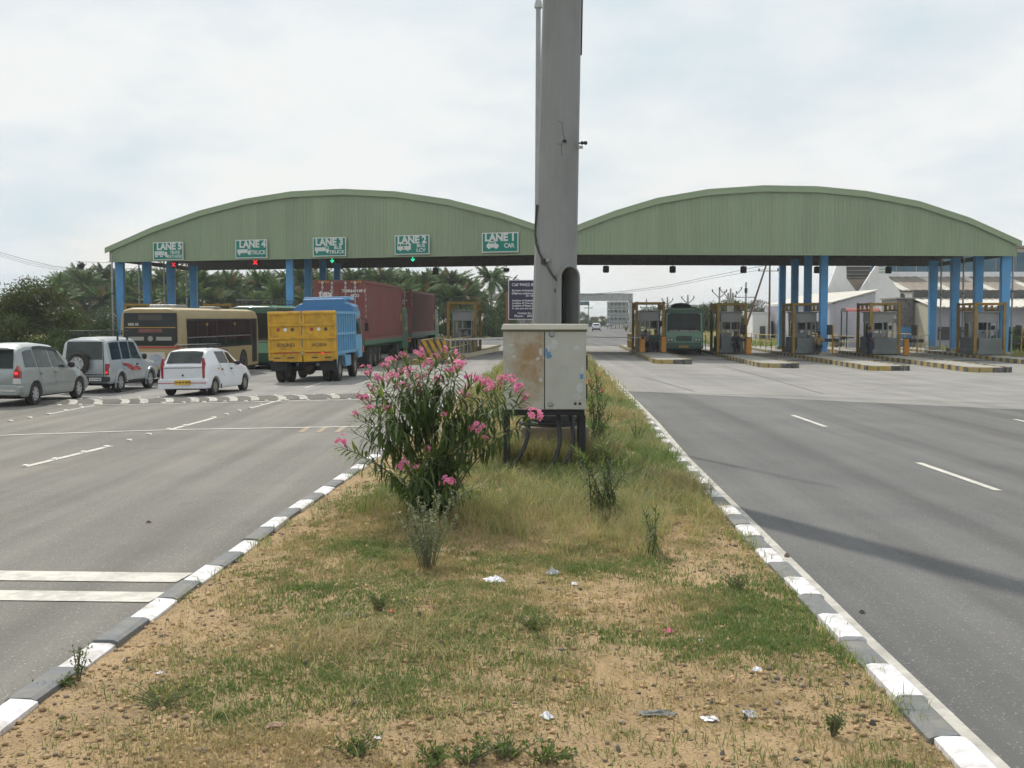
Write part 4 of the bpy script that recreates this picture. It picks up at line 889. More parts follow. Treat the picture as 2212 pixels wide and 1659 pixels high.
for s in (-1, 1):
    lf = MB().prism(gate_poly[s], 'y', -.02, .03).build('tailgate_leaf', m_gate, t, bevel=.01)
    for z in (1.18, 1.66, 2.14, 2.58): MB().box(min(s * .03, s * 1.26), max(s * .03, s * 1.26), -.085, -.02, z - .04, z + .04).build('gate_rail', m_gate, lf, bevel=.01)
    for x in (.06, 1.22): MB().box(s * x - .045, s * x + .045, -.06, -.02, .98, 2.6).build('gate_stile', m_gate, lf, bevel=.01)
    for dx, mt in ((.36, m_tail), (.62, m_plw), (.88, pm('reflector_brown', (.09, .05, .04), .4))):
        x = s * dx if s > 0 else -1.24 + dx; MB().lathe([(.02, -.04), (.065, -.04), (.065, -.02)], 14, c=(x, 0, 1.98), axis='y').build('reflector', mt, lf)
    MB().box(min(s * .12, s * 1.08), max(s * .12, s * 1.08), -.035, -.018, 1.10, 1.135).build('red_stripe', m_redp, lf)
    text('SOUND' if s < 0 else 'HORN', .19, pm('faded_black', (.17, .10, .03), .7), lf, (s * .62, -.024, 1.40), bold=.006)
    for x in (.45, .95): MB().box(s * x - .12, s * x + .12, -.05, -.018, .92, .96).build('gate_hook', m_dark, lf)
for z in (1.25, 1.7, 2.2): MB().cb((0, -.05, z), (.09, .06, .12)).build('gate_hinge', m_gate, t)
# axle, spare beam, cab
MB().ball((0, 1.05, .52), (.27, .25, .27)).build('differential', pm('greasy_iron', (.09, .07, .05), .6, .2, var=.3), t, smooth=True); MB().tube([(-.95, 1.05, .5), (.95, 1.05, .5)], .09, 10).build('axle', m_under, t)
MB().box(-.8, .8, .12, .2, .74, .90).build('rear_beam', m_dark, t); text('ASHOK LEYLAND', .12, pm('pale_lettering', (.3, .4, .42), .6), t, (0, .11, .84), bold=.002)
cab = MB().prism([(4.15, .95), (4.15, 2.72), (4.3, 2.80), (5.5, 2.74), (5.72, 2.62), (5.92, 1.75), (5.98, .75), (5.1, .75), (5.0, 1.05), (4.6, 1.1), (4.3, .98)], 'x', -1.2, 1.2).build('cab', m_tblue, t, bevel=.07)
MB().prism([(-1.21, 2.60), (1.21, 2.60), (1.2, 2.85), (1.0, 2.98), (.86, 3.0), (.84, 3.18), (-.84, 3.18), (-.86, 3.0), (-1.0, 2.98), (-1.2, 2.85)], 'y', 4.12, 5.3).build('cab_roof', m_cblue, t, bevel=.05)
MB().prism([(-.98, 3.12), (.98, 3.12), (.92, 3.26), (-.92, 3.26)], 'y', 4.7, 5.75).build('roof_visor', m_tblue, t, bevel=.02)
for s in (-1, 1):
    MB().prism([(4.62, 1.72), (5.72, 1.72), (5.58, 2.5), (4.62, 2.5)], 'x', s * 1.195, s * 1.212).build('cab_side_window', m_glass, t); MB().prism([(5.08, .8), (5.9, .8), (5.88, 1.6), (5.2, 1.6)], 'x', s * 1.195, s * 1.208).build('cab_door', m_tblue, t)
    MB().tube([(s * 1.2, 5.8, 2.4), (s * 1.42, 5.9, 2.3), (s * 1.42, 5.9, 1.9)], .02, 6).build('mirror_arm', m_dark, t); MB().cb((s * 1.42, 5.88, 2.0), (.16, .05, .34)).build('mirror', m_dark, t)
MB().box(-1.0, 1.0, 5.86, 5.9, 1.75, 2.5).build('windscreen', m_glass, t)

# ---- container lorries
m_cont = pm('container_maroon', (0.185, 0.048, 0.042), 0.6, var=0.08, scale=0.8, dirt=(0.17, 0.10, 0.085), dirtscale=0.5, dirtamt=0.5)
m_tgreen = pm('trailer_green', (0.03, 0.13, 0.07), 0.55, var=0.12, scale=2, dirt=(0.12, 0.12, 0.1), dirtscale=1.2, dirtamt=0.5)
m_rod = pm('lock_rod', (0.40, 0.38, 0.37), 0.5, 0.4); m_cw = pm('container_lettering', (0.62, 0.60, 0.58), 0.6)
def container_lorry(label, corner, a, Lc, Hc, texts, side_marks, clabel):
    """corner: right rear bottom corner of the container on the ground plane"""
    d = Vector((math.sin(a), math.cos(a), 0)); n = Vector((d.y, -d.x, 0)); o = corner - n * 1.22; o.z = zr(o.x, o.y)
    t = thing('container_lorry', label, 'lorry', o, -a)
    zd = 1.36
    for s in (-1, 1): MB().box(s * .55 - .08, s * .55 + .08, -.1, Lc + .3, zd - .42, zd - .14).build('chassis_beam', m_tgreen, t); MB().box(s * 1.18 - .05, s * 1.18 + .05, -.1, Lc, zd - .22, zd).build('side_rail', m_tgreen, t)
    MB().box(-1.2, 1.2, -.12, Lc, zd - .14, zd - .01).build('deck', m_tgreen, t); MB().box(-1.2, 1.2, -.2, -.1, .82, 1.12).build('rear_bar', m_ropl, t)
    for s in (-1, 1):
        MB().box(s * .95 - .2, s * .95 + .2, -.24, -.19, .9, 1.06).build('tail_lamp', m_tail, t)
        for y in (1.6, 2.9, 4.2) if Lc > 8 else (1.2, 2.5):
            wheel(t, s * .98, y, .5, .52, m_steelrim, 0, s, .52)
        MB().cb((s * .95, .6, .55), (.5, .04, .5)).build('mud_flap', m_under, t)
    # tractor
    yt = Lc + .35
    MB().prism([(yt, .7), (yt, 2.9), (yt + .4, 3.1), (yt + 1.7, 3.0), (yt + 2.1, 1.8), (yt + 2.15, .6)], 'x', -1.2, 1.2).build('cab', m_tgreen, t, bevel=.06); MB().box(-.5, .5, Lc - 2.5, yt, .6, .95).build('tractor_frame', m_under, t)
    for s in (-1, 1):
        wheel(t, s * 1.0, yt + 1.1, .5, .3, m_steelrim, 0, s, .56); wheel(t, s * .95, Lc - 1.4, .5, .5, m_steelrim, 0, s, .52)
        MB().prism([(yt + .6, 1.75), (yt + 1.8, 1.75), (yt + 1.6, 2.6), (yt + .6, 2.6)], 'x', s * 1.195, s * 1.21).build('cab_window', m_glass, t)
        MB().tube([(s * 1.2, yt + 1.9, 2.5), (s * 1.45, yt + 2.0, 2.4), (s * 1.45, yt + 2.0, 1.8)], .02, 6).build('mirror_arm', m_dark, t)
    # the box itself, a thing of its own that rests on the trailer
    c = thing('shipping_container', clabel, 'container', t.matrix_basis @ Vector((0, 0, zd)), -a)
    W = 1.22; 
    for s in (-1, 1):
        mb = MB(); y = .12; pts = []
        while y < Lc - .3:
            for dy, dx in ((0, 0), (.10, 0), (.135, -.045), (.235, -.045)): pts.append((y + dy, dx))
            y += .27
        pts.append((Lc - .1, 0))
        for py_, dx in pts: mb.v += [(s * (W - .03 + dx), py_, .14), (s * (W - .03 + dx), py_, Hc - .1)]
        mb.f = [(2 * i, 2 * i + 2, 2 * i + 3, 2 * i + 1) for i in range(len(pts) - 1)]
        mb.build('side_sheet', m_cont, c, fix=False)
        for z in (.07, Hc - .06): MB().box(s * W - .06, s * W + .0, .0, Lc, z - .07, z + .06).build('side_rail', m_cont, c)
        for y in (.06, Lc - .06): MB().box(s * (W - .08) - .08, s * (W - .08) + .082, y - .06, y + .06, 0, Hc).build('corner_post', m_cont, c)
    MB().box(-W + .02, W - .02, .1, Lc - .05, Hc - .05, Hc - .012).build('roof_sheet', m_cont, c); MB().box(-W + .02, W - .02, .1, Lc - .05, .02, .1).build('floor', m_cont, c); MB().box(-W + .1, W - .1, Lc - .08, Lc - .02, .1, Hc - .1).build('front_wall', m_cont, c)
    for s in (-1, 1):
        dr = MB().box(min(s * .012, s * (W - .1)), max(s * .012, s * (W - .1)), .02, .08, .14, Hc - .16).build('door_leaf', m_cont, c)
        for zc in (.45, 1.0, 1.55, 2.1): MB().box(min(s * .06, s * (W - .15)), max(s * .06, s * (W - .15)), .0, .03, zc - .18, zc + .12).build('door_panel', m_cont, dr, bevel=.012)
        for x in (.32, .78):
            MB().tube([(s * x, -.03, .05), (s * x, -.03, Hc - .06)], .022, 8).build('lock_rod', m_rod, dr)
            for z in (.12, 1.1, Hc - .35, Hc - .14): MB().cb((s * x, -.03, z), (.11, .05, .10)).build('rod_bracket', m_rod, dr)
    MB().box(-W + .05, W - .05, -.01, .08, Hc - .16, Hc - .02).build('door_header', m_cont, c); MB().box(-W + .05, W - .05, -.01, .08, .01, .13).build('door_sill', m_cont, c)
    for s in (-1, 1):
        for k in range(5): x = s * (.55 + k * .11); MB().prism([(x, Hc - .13), (x + .05, Hc - .13), (x + .09, Hc - .04), (x + .04, Hc - .04)], 'y', -.018, -.008).build('hazard_stripe', m_yell, c)
    for s, size, x, z, b in texts: text(s, size, m_cw, c, (x, -.012 if size < .3 else -.012, z), bold=b, align='LEFT')
    for ch, size, y, z in side_marks: text(ch, size, m_cw, c, (W - .025, y, z), rot=(math.pi / 2, 0, math.pi / 2), bold=.006)
    MB().box(W - .03, W - .015, Lc - .55, Lc - .3, .9, 1.3).build('side_label', m_yell, c)
    return t
cr = A(788, 730, 57); cr.z = 0
container_lorry('green trailer lorry under the first maroon container, beside the tipper', cr, R(3.2), 12.2, 2.86,
    [('TEMU', .19, .14, 2.34, .008), ('649149 3', .19, .56, 2.34, .008), ('45G1', .19, .56, 2.12, .008), ('tex', .5, -.95, 2.2, .02), ('GC', .12, -.42, 2.36, .004), ('MAX GR', .085, .58, 1.66, .002), ('TARE', .085, .58, 1.54, .002), ('NET', .085, .58, 1.42, .002), ('CU CAP', .085, .58, 1.30, .002)],
    [('T', .16, .5, 2.42), ('E', .2, .5, 2.16), ('M', .2, .5, 1.95), ('U', .2, .5, 1.62), ('7', .22, .5, 1.4), ('A', .22, .5, 1.14)], 'tall maroon shipping container with white lettering, nearer of the two')
cr = A(889, 722, 79.5); cr.z = 0
container_lorry('green trailer lorry under the farther maroon container by the left booth', cr, R(3.6), 12.2, 2.86,
    [('911405 0', .17, .30, 2.18, .006), ('45G1', .17, .40, 2.0, .006)], [('T', .2, .5, 2.5), ('C', .22, .5, 2.2), ('U', .22, .5, 1.95)], 'maroon shipping container farther off, next to the left toll booth')

# ---- grey tanker beyond the plaza, far white car, far red lorry
m_tank = pm('dusty_tank', (0.27, 0.25, 0.24), 0.7, var=0.15, scale=1.2, dirt=(0.18, 0.16, 0.14), dirtscale=1, dirtamt=0.5)
ty = 150; o = Vector((AX(1091, ty), ty, 0)); t = thing('tanker_lorry', 'dusty grey tanker lorry standing beyond the left plaza behind the blue notice board', 'lorry', o, R(-16))
MB().lathe([(.5, .0), (1.1, .05), (1.25, .25), (1.25, 6.7), (1.1, 6.95), (.5, 7)], 20, c=(0, 0, 2.05), axis='y').build('tank', m_tank, t, smooth=True)
MB().box(-.03, .03, -.06, .02, .8, 3.3).build('end_seam', m_dark, t); MB().box(-1.2, 1.2, -.05, .02, 2.03, 2.08).build('end_seam', m_dark, t); MB().box(-.45, .45, .2, 9.5, .6, .9).build('chassis', m_under, t)
MB().prism([(7.3, .7), (7.3, 2.7), (9.0, 2.6), (9.3, 1.7), (9.3, .6)], 'x', -1.2, 1.2).build('cab', pm('tanker_cab', (.16, .13, .11), .6), t, bevel=.06); MB().box(-1.05, 1.05, 9.26, 9.33, 1.75, 2.5).build('windscreen', m_glass, t)
MB().box(-1.0, 1.0, -.1, .1, .5, .8).build('bumper', m_yell, t)
for s in (-1, 1):
    for y in (1.6, 3.0, 8.2): wheel(t, s * .95, y, .5, .4, m_steelrim, 0, s, .55)
o = Vector((AX(1288, 215), 215, 0))
t = thing('hatchback_car', 'small white car driving away on the road beyond the right plaza', 'car', o, -R(4) , tilt=0)
L = Loft([(0, .34, .90, .93, .74, .72, .60), (.05, .27, .94, .99, .78, .74, .62), (.3, .24, .96, 1.3, .80, .76, .60), (.5, .23, .96, 1.42, .81, .77, .58), (1.6, .22, .94, 1.45, .81, .77, .58), (2.2, .22, .92, 1.3, .81, .77, .58), (2.6, .22, .9, 1.0, .8, .75, .62), (3.4, .26, .74, .8, .77, .69, .58), (3.6, .34, .58, .60, .70, .6, .5)], [(.62, .33, .28), (2.95, .33, .28)], .08)
L.body('body', m_white, t); MB().box(-.7, .7, .15, 3.4, .2, .5).build('underbody', m_under, t); L.top(.07, .30, 1.05, 1.06, (-.012, .010)).build('rear_window', m_glass2, t)
MB().box(-.74, .74, -.06, .1, .3, .5).build('bumper', m_dark, t)
for s in (-1, 1):
    L.side([(.8, .06), (2.4, .06), (2.0, .9), (.75, .9)], s).build('side_window', m_glass, t); wheel(t, s * .7, .62, .28, .17, m_steelrim, 0, s); wheel(t, s * .7, 2.95, .28, .17, m_steelrim, 0, s)
    MB().box(s * .7 - .05, s * .7 + .05, -.01, .05, .6, .9).build('tail_lamp', m_tail, t); MB().ball((s * .84, 2.3, .96), (.09, .07, .07)).build('mirror', m_black, t)
rack(t, .5, .8, 1.6, 1.47, 2, m_black, .1)
fy = 480; o = Vector((AX(1284, fy), fy, 0.0)); t = thing('goods_lorry', 'far reddish lorry driving away down the highway', 'lorry', o, -R(4))
m_far = pm('lorry_red', (.28, .12, .08), .6, var=.15)
MB().box(-1.2, 1.2, 0, 6, 1.0, 2.9).build('load_body', m_far, t, bevel=.04); MB().box(-1.1, 1.1, 6.2, 7.8, .8, 3.0).build('cab', m_far, t, bevel=.08); MB().box(-1.0, 1.0, -.05, .0, .7, 1.0).build('bumper', m_dark, t); MB().box(-1.25, 1.25, -.02, .0, 1.9, 2.0).build('tail_rail', m_ropl, t)
for s in (-1, 1):
    for y in (1.2, 6.6): wheel(t, s * .95, y, .5, .4, m_steelrim, 0, s, .55)
    MB().prism([(1.0 if s > 0 else -1.15, 1.2), (1.15 if s > 0 else -1.0, 1.2), (1.15 if s > 0 else -1.0, 2.7), (1.0 if s > 0 else -1.15, 2.7)], 'y', -.03, 0).build('tail_post', m_ropl, t)

# ================================================================== toll islands, booths and their furniture
m_ylw = pm('guard_frame_yellow', (0.32, 0.20, 0.035), 0.7, var=0.15, scale=2, dirt=(0.12, 0.09, 0.05), dirtscale=1.5, dirtamt=0.7)
m_kby = pm('kerb_yellow', (0.42, 0.31, 0.09), 0.8, var=0.2, scale=4, dirt=(0.30, 0.27, 0.21), dirtscale=2, dirtamt=0.9)
m_kbb = pm('kerb_black', (0.07, 0.07, 0.07), 0.8, var=0.2, scale=4, dirt=(0.30, 0.28, 0.24), dirtscale=2, dirtamt=0.9)
m_base = pm('booth_base_concrete', (0.17, 0.19, 0.19), 0.85, var=0.12, scale=1.2, dirt=(0.10, 0.10, 0.09), dirtscale=1, dirtamt=0.5)
m_cabg = pm('booth_grey_panel', (0.30, 0.31, 0.30), 0.5, var=0.06, scale=2)
m_orange = pm('barrier_orange', (0.50, 0.22, 0.03), 0.6, var=0.08, scale=2)
m_bglass = pm('booth_glass', (0.10, 0.13, 0.13), 0.08, var=0.3, scale=2, spec=0.7)
m_rail = pm('rail_pale_yellow', (0.42, 0.31, 0.11), 0.6, var=0.1, scale=3)
ISL = {}
def island(key, label, nose, back, wd):
    """nose, back: (x, y) of the centre line; blocks of the kerb painted yellow and black"""
    n0 = Vector((nose[0], nose[1], 0)); b0 = Vector((back[0], back[1], 0)); d = (b0 - n0).normalized(); nn = Vector((d.y, -d.x, 0)); Ln = (b0 - n0).length
    o = thing('toll_island', label, 'traffic island', (n0.x, n0.y, zr(n0.x, n0.y)), -math.atan2(d.x, d.y)); ISL[key] = (o, d, nn, Ln)
    zz_ = [zr(*(n0 + d * s).xy) - o.location.z for s in (0, Ln)]
    mb = MB(); h = wd / 2 - .14
    outl = [(-h, .25), (-h * .55, .06), (h * .55, .06), (h, .25), (h, Ln), (-h, Ln)]
    mb.prism(outl, 'z', -.3, .205); mb.build('island_top', m_conc2, o)
    me = {k: MB().box(-.08, .08, .003, .597, -.3, .235).mesh('kerb_block', m) for k, m in (('y', m_kby), ('b', m_kbb))}
    def run(p, q, c):
        p = Vector(p); q = Vector(q); k = max(1, round((q - p).length / .6)); u = (q - p).normalized(); s = (q - p).length / k / .6
        for i in range(k):
            ob = obj('kerb_block', me['y' if (i + c) % 2 else 'b'], o); ob.location = (p.x + u.x * .6 * s * i, p.y + u.y * .6 * s * i, random.uniform(-.01, .01)); ob.rotation_euler = (0, 0, -math.atan2(u.x, u.y)); ob.scale = (1, s, 1)
    e = wd / 2 - .08
    run((-e, .35, 0), (-e, Ln, 0), 0); run((e, .35, 0), (e, Ln, 0), 1); run((-e * .6, 0, 0), (-e, .35, 0), 1); run((e * .6, 0, 0), (-e * .6, 0, 0), 0); run((e, .35, 0), (e * .6, 0, 0), 0)
    return o
ISP = [('R1', (8.25, 61.6), (9.6, 97), 'nearest the median on the right side'), ('R2', (13.2, 59.2), (14.8, 97), 'second from the median on the right side'), ('R3', (17.75, 56.4), (19.3, 97), 'third on the right side under the middle columns'),
       ('R4', (21.8, 54.6), (24.3, 96), 'fourth from the median on the right side'), ('R5', (27.6, 52), (30.6, 96), 'outermost on the right side'),
       ('L1', (-4.15, 60.5), (-1.9, 97), 'nearest on the left side with a chevron block'), ('L3', (-14.6, 70.5), (-12.9, 97), 'before the left middle columns'), ('L4', (-20.4, 66), (-18.6, 97), 'behind the cream bus on the left side'), ('L5', (-25.8, 68), (-23.7, 97), 'outermost on the left side behind the jeep')]
for k, a, b, tx in ISP: island(k, 'toll island with black and yellow kerb, ' + tx, a, b, 2.0)
# ---- booths
def make_booth(label, loc, rz):
    t = thing('toll_booth', label, 'toll booth', loc, rz, 'toll booths')
    for s in (-1,):
        pass
    MB().prism([(-.78, 0), (.78, 0), (.78, .18), (.68, .34), (.68, 1.0), (-.68, 1.0), (-.68, .34), (-.78, .18)], 'y', -2.0, 1.9).build('base_block', m_base, t, bevel=.03)
    # cabin: corner mullions, glass and a grey head band
    for x in (-.58, .58):
        for y in (-1.25, 0.0, 1.25): MB().box(x - .04, x + .04, y - .04, y + .04, 1.0, 1.95).build('mullion', m_cabg, t)
    for y in (-1.25, 1.25):
        MB().box(-.04, .04, y - .03, y + .03, 1.0, 1.95).build('mullion', m_cabg, t); MB().box(-.6, .6, y - .05, y + .05, 1.42, 1.47).build('transom', m_cabg, t)
    MB().box(-.64, .64, -1.32, 1.32, 1.95, 2.55).build('head_band', m_cabg, t, bevel=.02); MB().box(-.74, .74, -1.45, 1.45, 2.55, 2.62).build('roof', m_cabg, t, bevel=.02)
    for s in (-1, 1): MB().box(s * .575 - .006, s * .575 + .006, .05, 1.2, 1.05, 1.92).build('window_pane', m_bglass, t)
    MB().box(.05, .54, 1.245, 1.255, 1.48, 1.92).build('window_pane', m_bglass, t); MB().box(-.5, .2, -.3, .3, 1.0, 1.28).build('counter', m_cabg, t, bevel=.02)
    # guard frame
    for x in (-.86, .86):
        for y in (-1.75, 1.75): MB().box(x - .085, x + .085, y - .085, y + .085, 0, 3.18).build('frame_post', m_ylw, t, bevel=.015)
        MB().box(x - .07, x + .07, -1.66, 1.66, 3.02, 3.15).build('frame_beam', m_ylw, t); MB().box(x - .07, x + .07, -1.62, 1.62, 2.66, 2.76).build('frame_rail', m_ylw, t)
        for y in (-.6, .6): MB().box(x - .06, x + .06, y - .06, y + .06, 2.76, 3.0).build('frame_stub', m_ylw, t)
    for y in (-1.75, 1.75): MB().box(-.77, .77, y - .07, y + .07, 3.02, 3.15).build('frame_beam', m_ylw, t)
    MB().box(.72, .8, -.25, .25, 1.5, 1.75).build('fee_display', m_black, t)
    return t
BO = [('R1', 1397, 79, 'toll booth with two seated attendants, just left of the oncoming green bus'), ('R2', 1572, 78, 'toll booth just right of the oncoming green bus'), ('R3', 1722, 77, 'toll booth partly behind the dark middle columns'), ('R4', 1895, 76, 'toll booth between the red kiosk and the blue gate'), ('R5', 2064, 75, 'toll booth among the right end columns'),
      ('L1', 1007, 78, 'toll booth beside the farther maroon container'), ('L3', None, 84, 'toll booth hidden deep behind the tipper truck'), ('L4', None, 82, 'toll booth mostly hidden behind the cream bus'), ('L5', None, 82, 'toll booth showing only its yellow frame above the cream bus')]
proto = None; BPOS = {}
for k, px, y, lab in BO:
    io, d, nn, Ln = ISL[k]; t_ = (y - io.location.y) / d.y; x = io.location.x + d.x * t_; loc = Vector((x, y, zr(x, y) + .205))
    rz = -math.atan2(d.x, d.y)
    if proto is None: proto = make_booth(lab, loc, rz); b = proto
    else: b = dup(proto, loc, rz, lab)
    BPOS[k] = (b, d, nn)
# chevron block at the nose of the left island, made of slanted panels
io, d, nn, Ln = ISL['L1']
c = thing('chevron_block', 'yellow and black chevron crash block at the nose of the left toll island', 'crash barrier', io.location + d * 1.2 + Vector((0, 0, .205)), io.rotation_euler.z)
MB().box(-.75, .75, 0, .35, 0, 1.02).build('block', m_kbb, c, bevel=.02)
for i in range(5):
    x = -.72 + i * .36; pts = [(x - .22, 1.0), (x - .02, 1.0), (x + .5, .02), (x + .3, .02)]
    cl = [(max(-.74, min(.74, a)), b) for a, b in pts]; MB().prism(cl, 'y', -.015 - i * .0004, .001).build('chevron_stripe', m_gate, c)
def railing(label, p, q, hgt=1.0, name='railing', n=None, mat=None):
    p = Vector(p); q = Vector(q); r = thing(name, label, 'railing', p); mat = mat or m_rail; L_ = (q - p).length; n = n or max(2, int(L_ / 2.0)); dd = q - p
    for z in (hgt, hgt * .55): MB().tube([(0, 0, z), (dd.x, dd.y, z + dd.z)], .028, 6).build('rail', mat, r)
    for i in range(n + 1): u = dd * (i / n); MB().beam((u.x, u.y, u.z), (u.x, u.y, u.z + hgt), .055).build('post', mat, r)
def ipt(k, x, y):
    io, d, nn, Ln = ISL[k]; p = io.location + d * ((y - io.location.y) / d.y) + nn * x; p.z = zr(p.x, p.y) + .205; return p
railing('pale yellow railing along the right edge of the left island before the booth', ipt('L1', .75, 63.5), ipt('L1', .75, 74.5)); railing('pale yellow railing along the left edge of the left island', ipt('L1', -.75, 63), ipt('L1', -.75, 74.5))
railing('short yellow railing behind the first right booth', ipt('R1', -.8, 83), ipt('R1', -.8, 88), 1.0, n=7, mat=m_rail)
for k, lab in (('R2', 'pale yellow railing running back from the second right booth'), ('R3', 'pale yellow railing behind the dark columns'), ('R4', 'pale yellow railing behind the booth by the blue gate'), ('R5', 'pale yellow railing behind the outermost booth')): railing(lab, ipt(k, -.8, 83.5), ipt(k, -.8, 96.5)); 
railing('outer pale yellow railing along the field left of the dark columns', (AX(1640, 104), 104, -.15), (AX(1760, 98), 98, -.15)); railing('outer pale yellow railing between the red kiosk and the standing man', (AX(1760, 98), 98.5, -.15), (AX(1850, 95), 95, -.15))
# ---- orange barrier boxes with their booms
for k, x, y, lab, boom in (('R1', .72, 75.5, 'orange barrier box under the right post of the first right booth', 0), ('R1', -.62, 75.4, 'orange barrier box before the first right booth, its boom across the first lane', -1), ('R2', .8, 74.6, 'orange barrier box right of the second right booth', 0), ('R4', .85, 72.5, 'orange barrier box right of the booth by the blue gate', 0)):
    p = ipt(k, x, y); t = thing('barrier_box', lab, 'barrier', p)
    MB().box(-.16, .16, -.16, .16, 0, 1.0).build('cabinet', m_orange, t, bevel=.03); MB().box(-.18, .18, -.18, .18, 1.0, 1.04).build('lid', m_dark, t); MB().box(-.11, .11, -.175, -.16, .3, .8).build('service_door', m_orange, t)
    if boom:
        MB().beam((0, -.3, .9), (-4.0, -.3, .95), .045, .06).build('boom', m_galv, t); MB().lathe([(.1, -.34), (.1, -.2)], 10, c=(0, 0, .9), axis='y').build('pivot', m_dark, t)
p = ipt('L1', .3, 74); t = thing('boom_arm', 'long white boom arm lowered from the left island across lane one', 'barrier', p)
MB().box(-.15, .15, -.15, .15, 0, .9).build('post', m_base, t, bevel=.02); MB().beam((-1.5, -.2, .78), (3.9, -.2, .95), .07, .1).build('boom', m_plw, t); MB().cb((-1.3, -.2, .76), (.3, .12, .2)).build('counterweight', m_dark, t)
p = Vector((AX(1060, 66), 68, 0)); t = thing('fallen_board', 'pale board propped aslant on the lane by the left booth', 'board', (p.x - .6, p.y, zr(p.x, p.y))); MB().beam((-1.1, 0, .12), (1.0, 1.5, .5), .06, .22).build('plank', pm('pale_plank', (.4, .36, .26), .8), t); MB().box(-1.0, -.8, -.1, .1, 0, .12).build('prop', m_conc2, t)
# ---- yellow posts with dark signal plates
for px, y, lab in ((1611, 75, 'yellow post with black plates right of the second right booth'), (1798, 73.5, 'yellow post with black plates beside the bright front middle column'), (1981, 71.5, 'yellow post with black plates in front of the blue gate'), (2206, 70, 'yellow post with black plates at the right picture edge')):
    x = AX(px, y); t = thing('signal_post', lab, 'post', (x, y, zr(x, y) + .1)); MB().tube([(0, 0, -.1), (0, 0, 1.9)], .05, 8).build('post', m_ylw, t); MB().cb((-.2, 0, 1.62), (.3, .15, .62)).build('signal_box', m_black, t, bevel=.03); MB().cb((-.05, 0, .98), (.85, .06, .2)).build('number_plate', m_black, t)
    for z in (1.48, 1.75): MB().lathe([(.08, -.12), (.09, -.07)], 10, c=(-.2, 0, z), axis='y').build('lens', m_dark, t)

# ================================================================== people
m_skin = pm('skin_brown', (0.16, 0.085, 0.05), 0.6); m_hair = pm('hair_black', (0.012, 0.011, 0.01), 0.5)
def skin_part(name, J, E_, Rr, mat, parent, root):
    me = bpy.data.meshes.new(name); ks = list(J); ix = {k: i for i, k in enumerate(ks)}
    me.from_pydata([J[k] for k in ks], [(ix[a], ix[b]) for a, b in E_], []); o = bpy.data.objects.new(name, me); COL.objects.link(o)
    o.modifiers.new('skin', 'SKIN'); sl = me.skin_vertices[0] if me.skin_vertices else None
    for k in ks:
        v = me.skin_vertices[0].data[ix[k]]; v.radius = (Rr[k], Rr[k]); v.use_root = (k == root)
    sb = o.modifiers.new('sub', 'SUBSURF'); sb.levels = 2
    dg = bpy.context.evaluated_depsgraph_get(); m2 = bpy.data.meshes.new_from_object(o.evaluated_get(dg)); bpy.data.objects.remove(o); bpy.data.meshes.remove(me)
    m2.materials.clear(); m2.materials.append(mat); m2.polygons.foreach_set('use_smooth', [True] * len(m2.polygons))
    return obj(name, m2, parent)
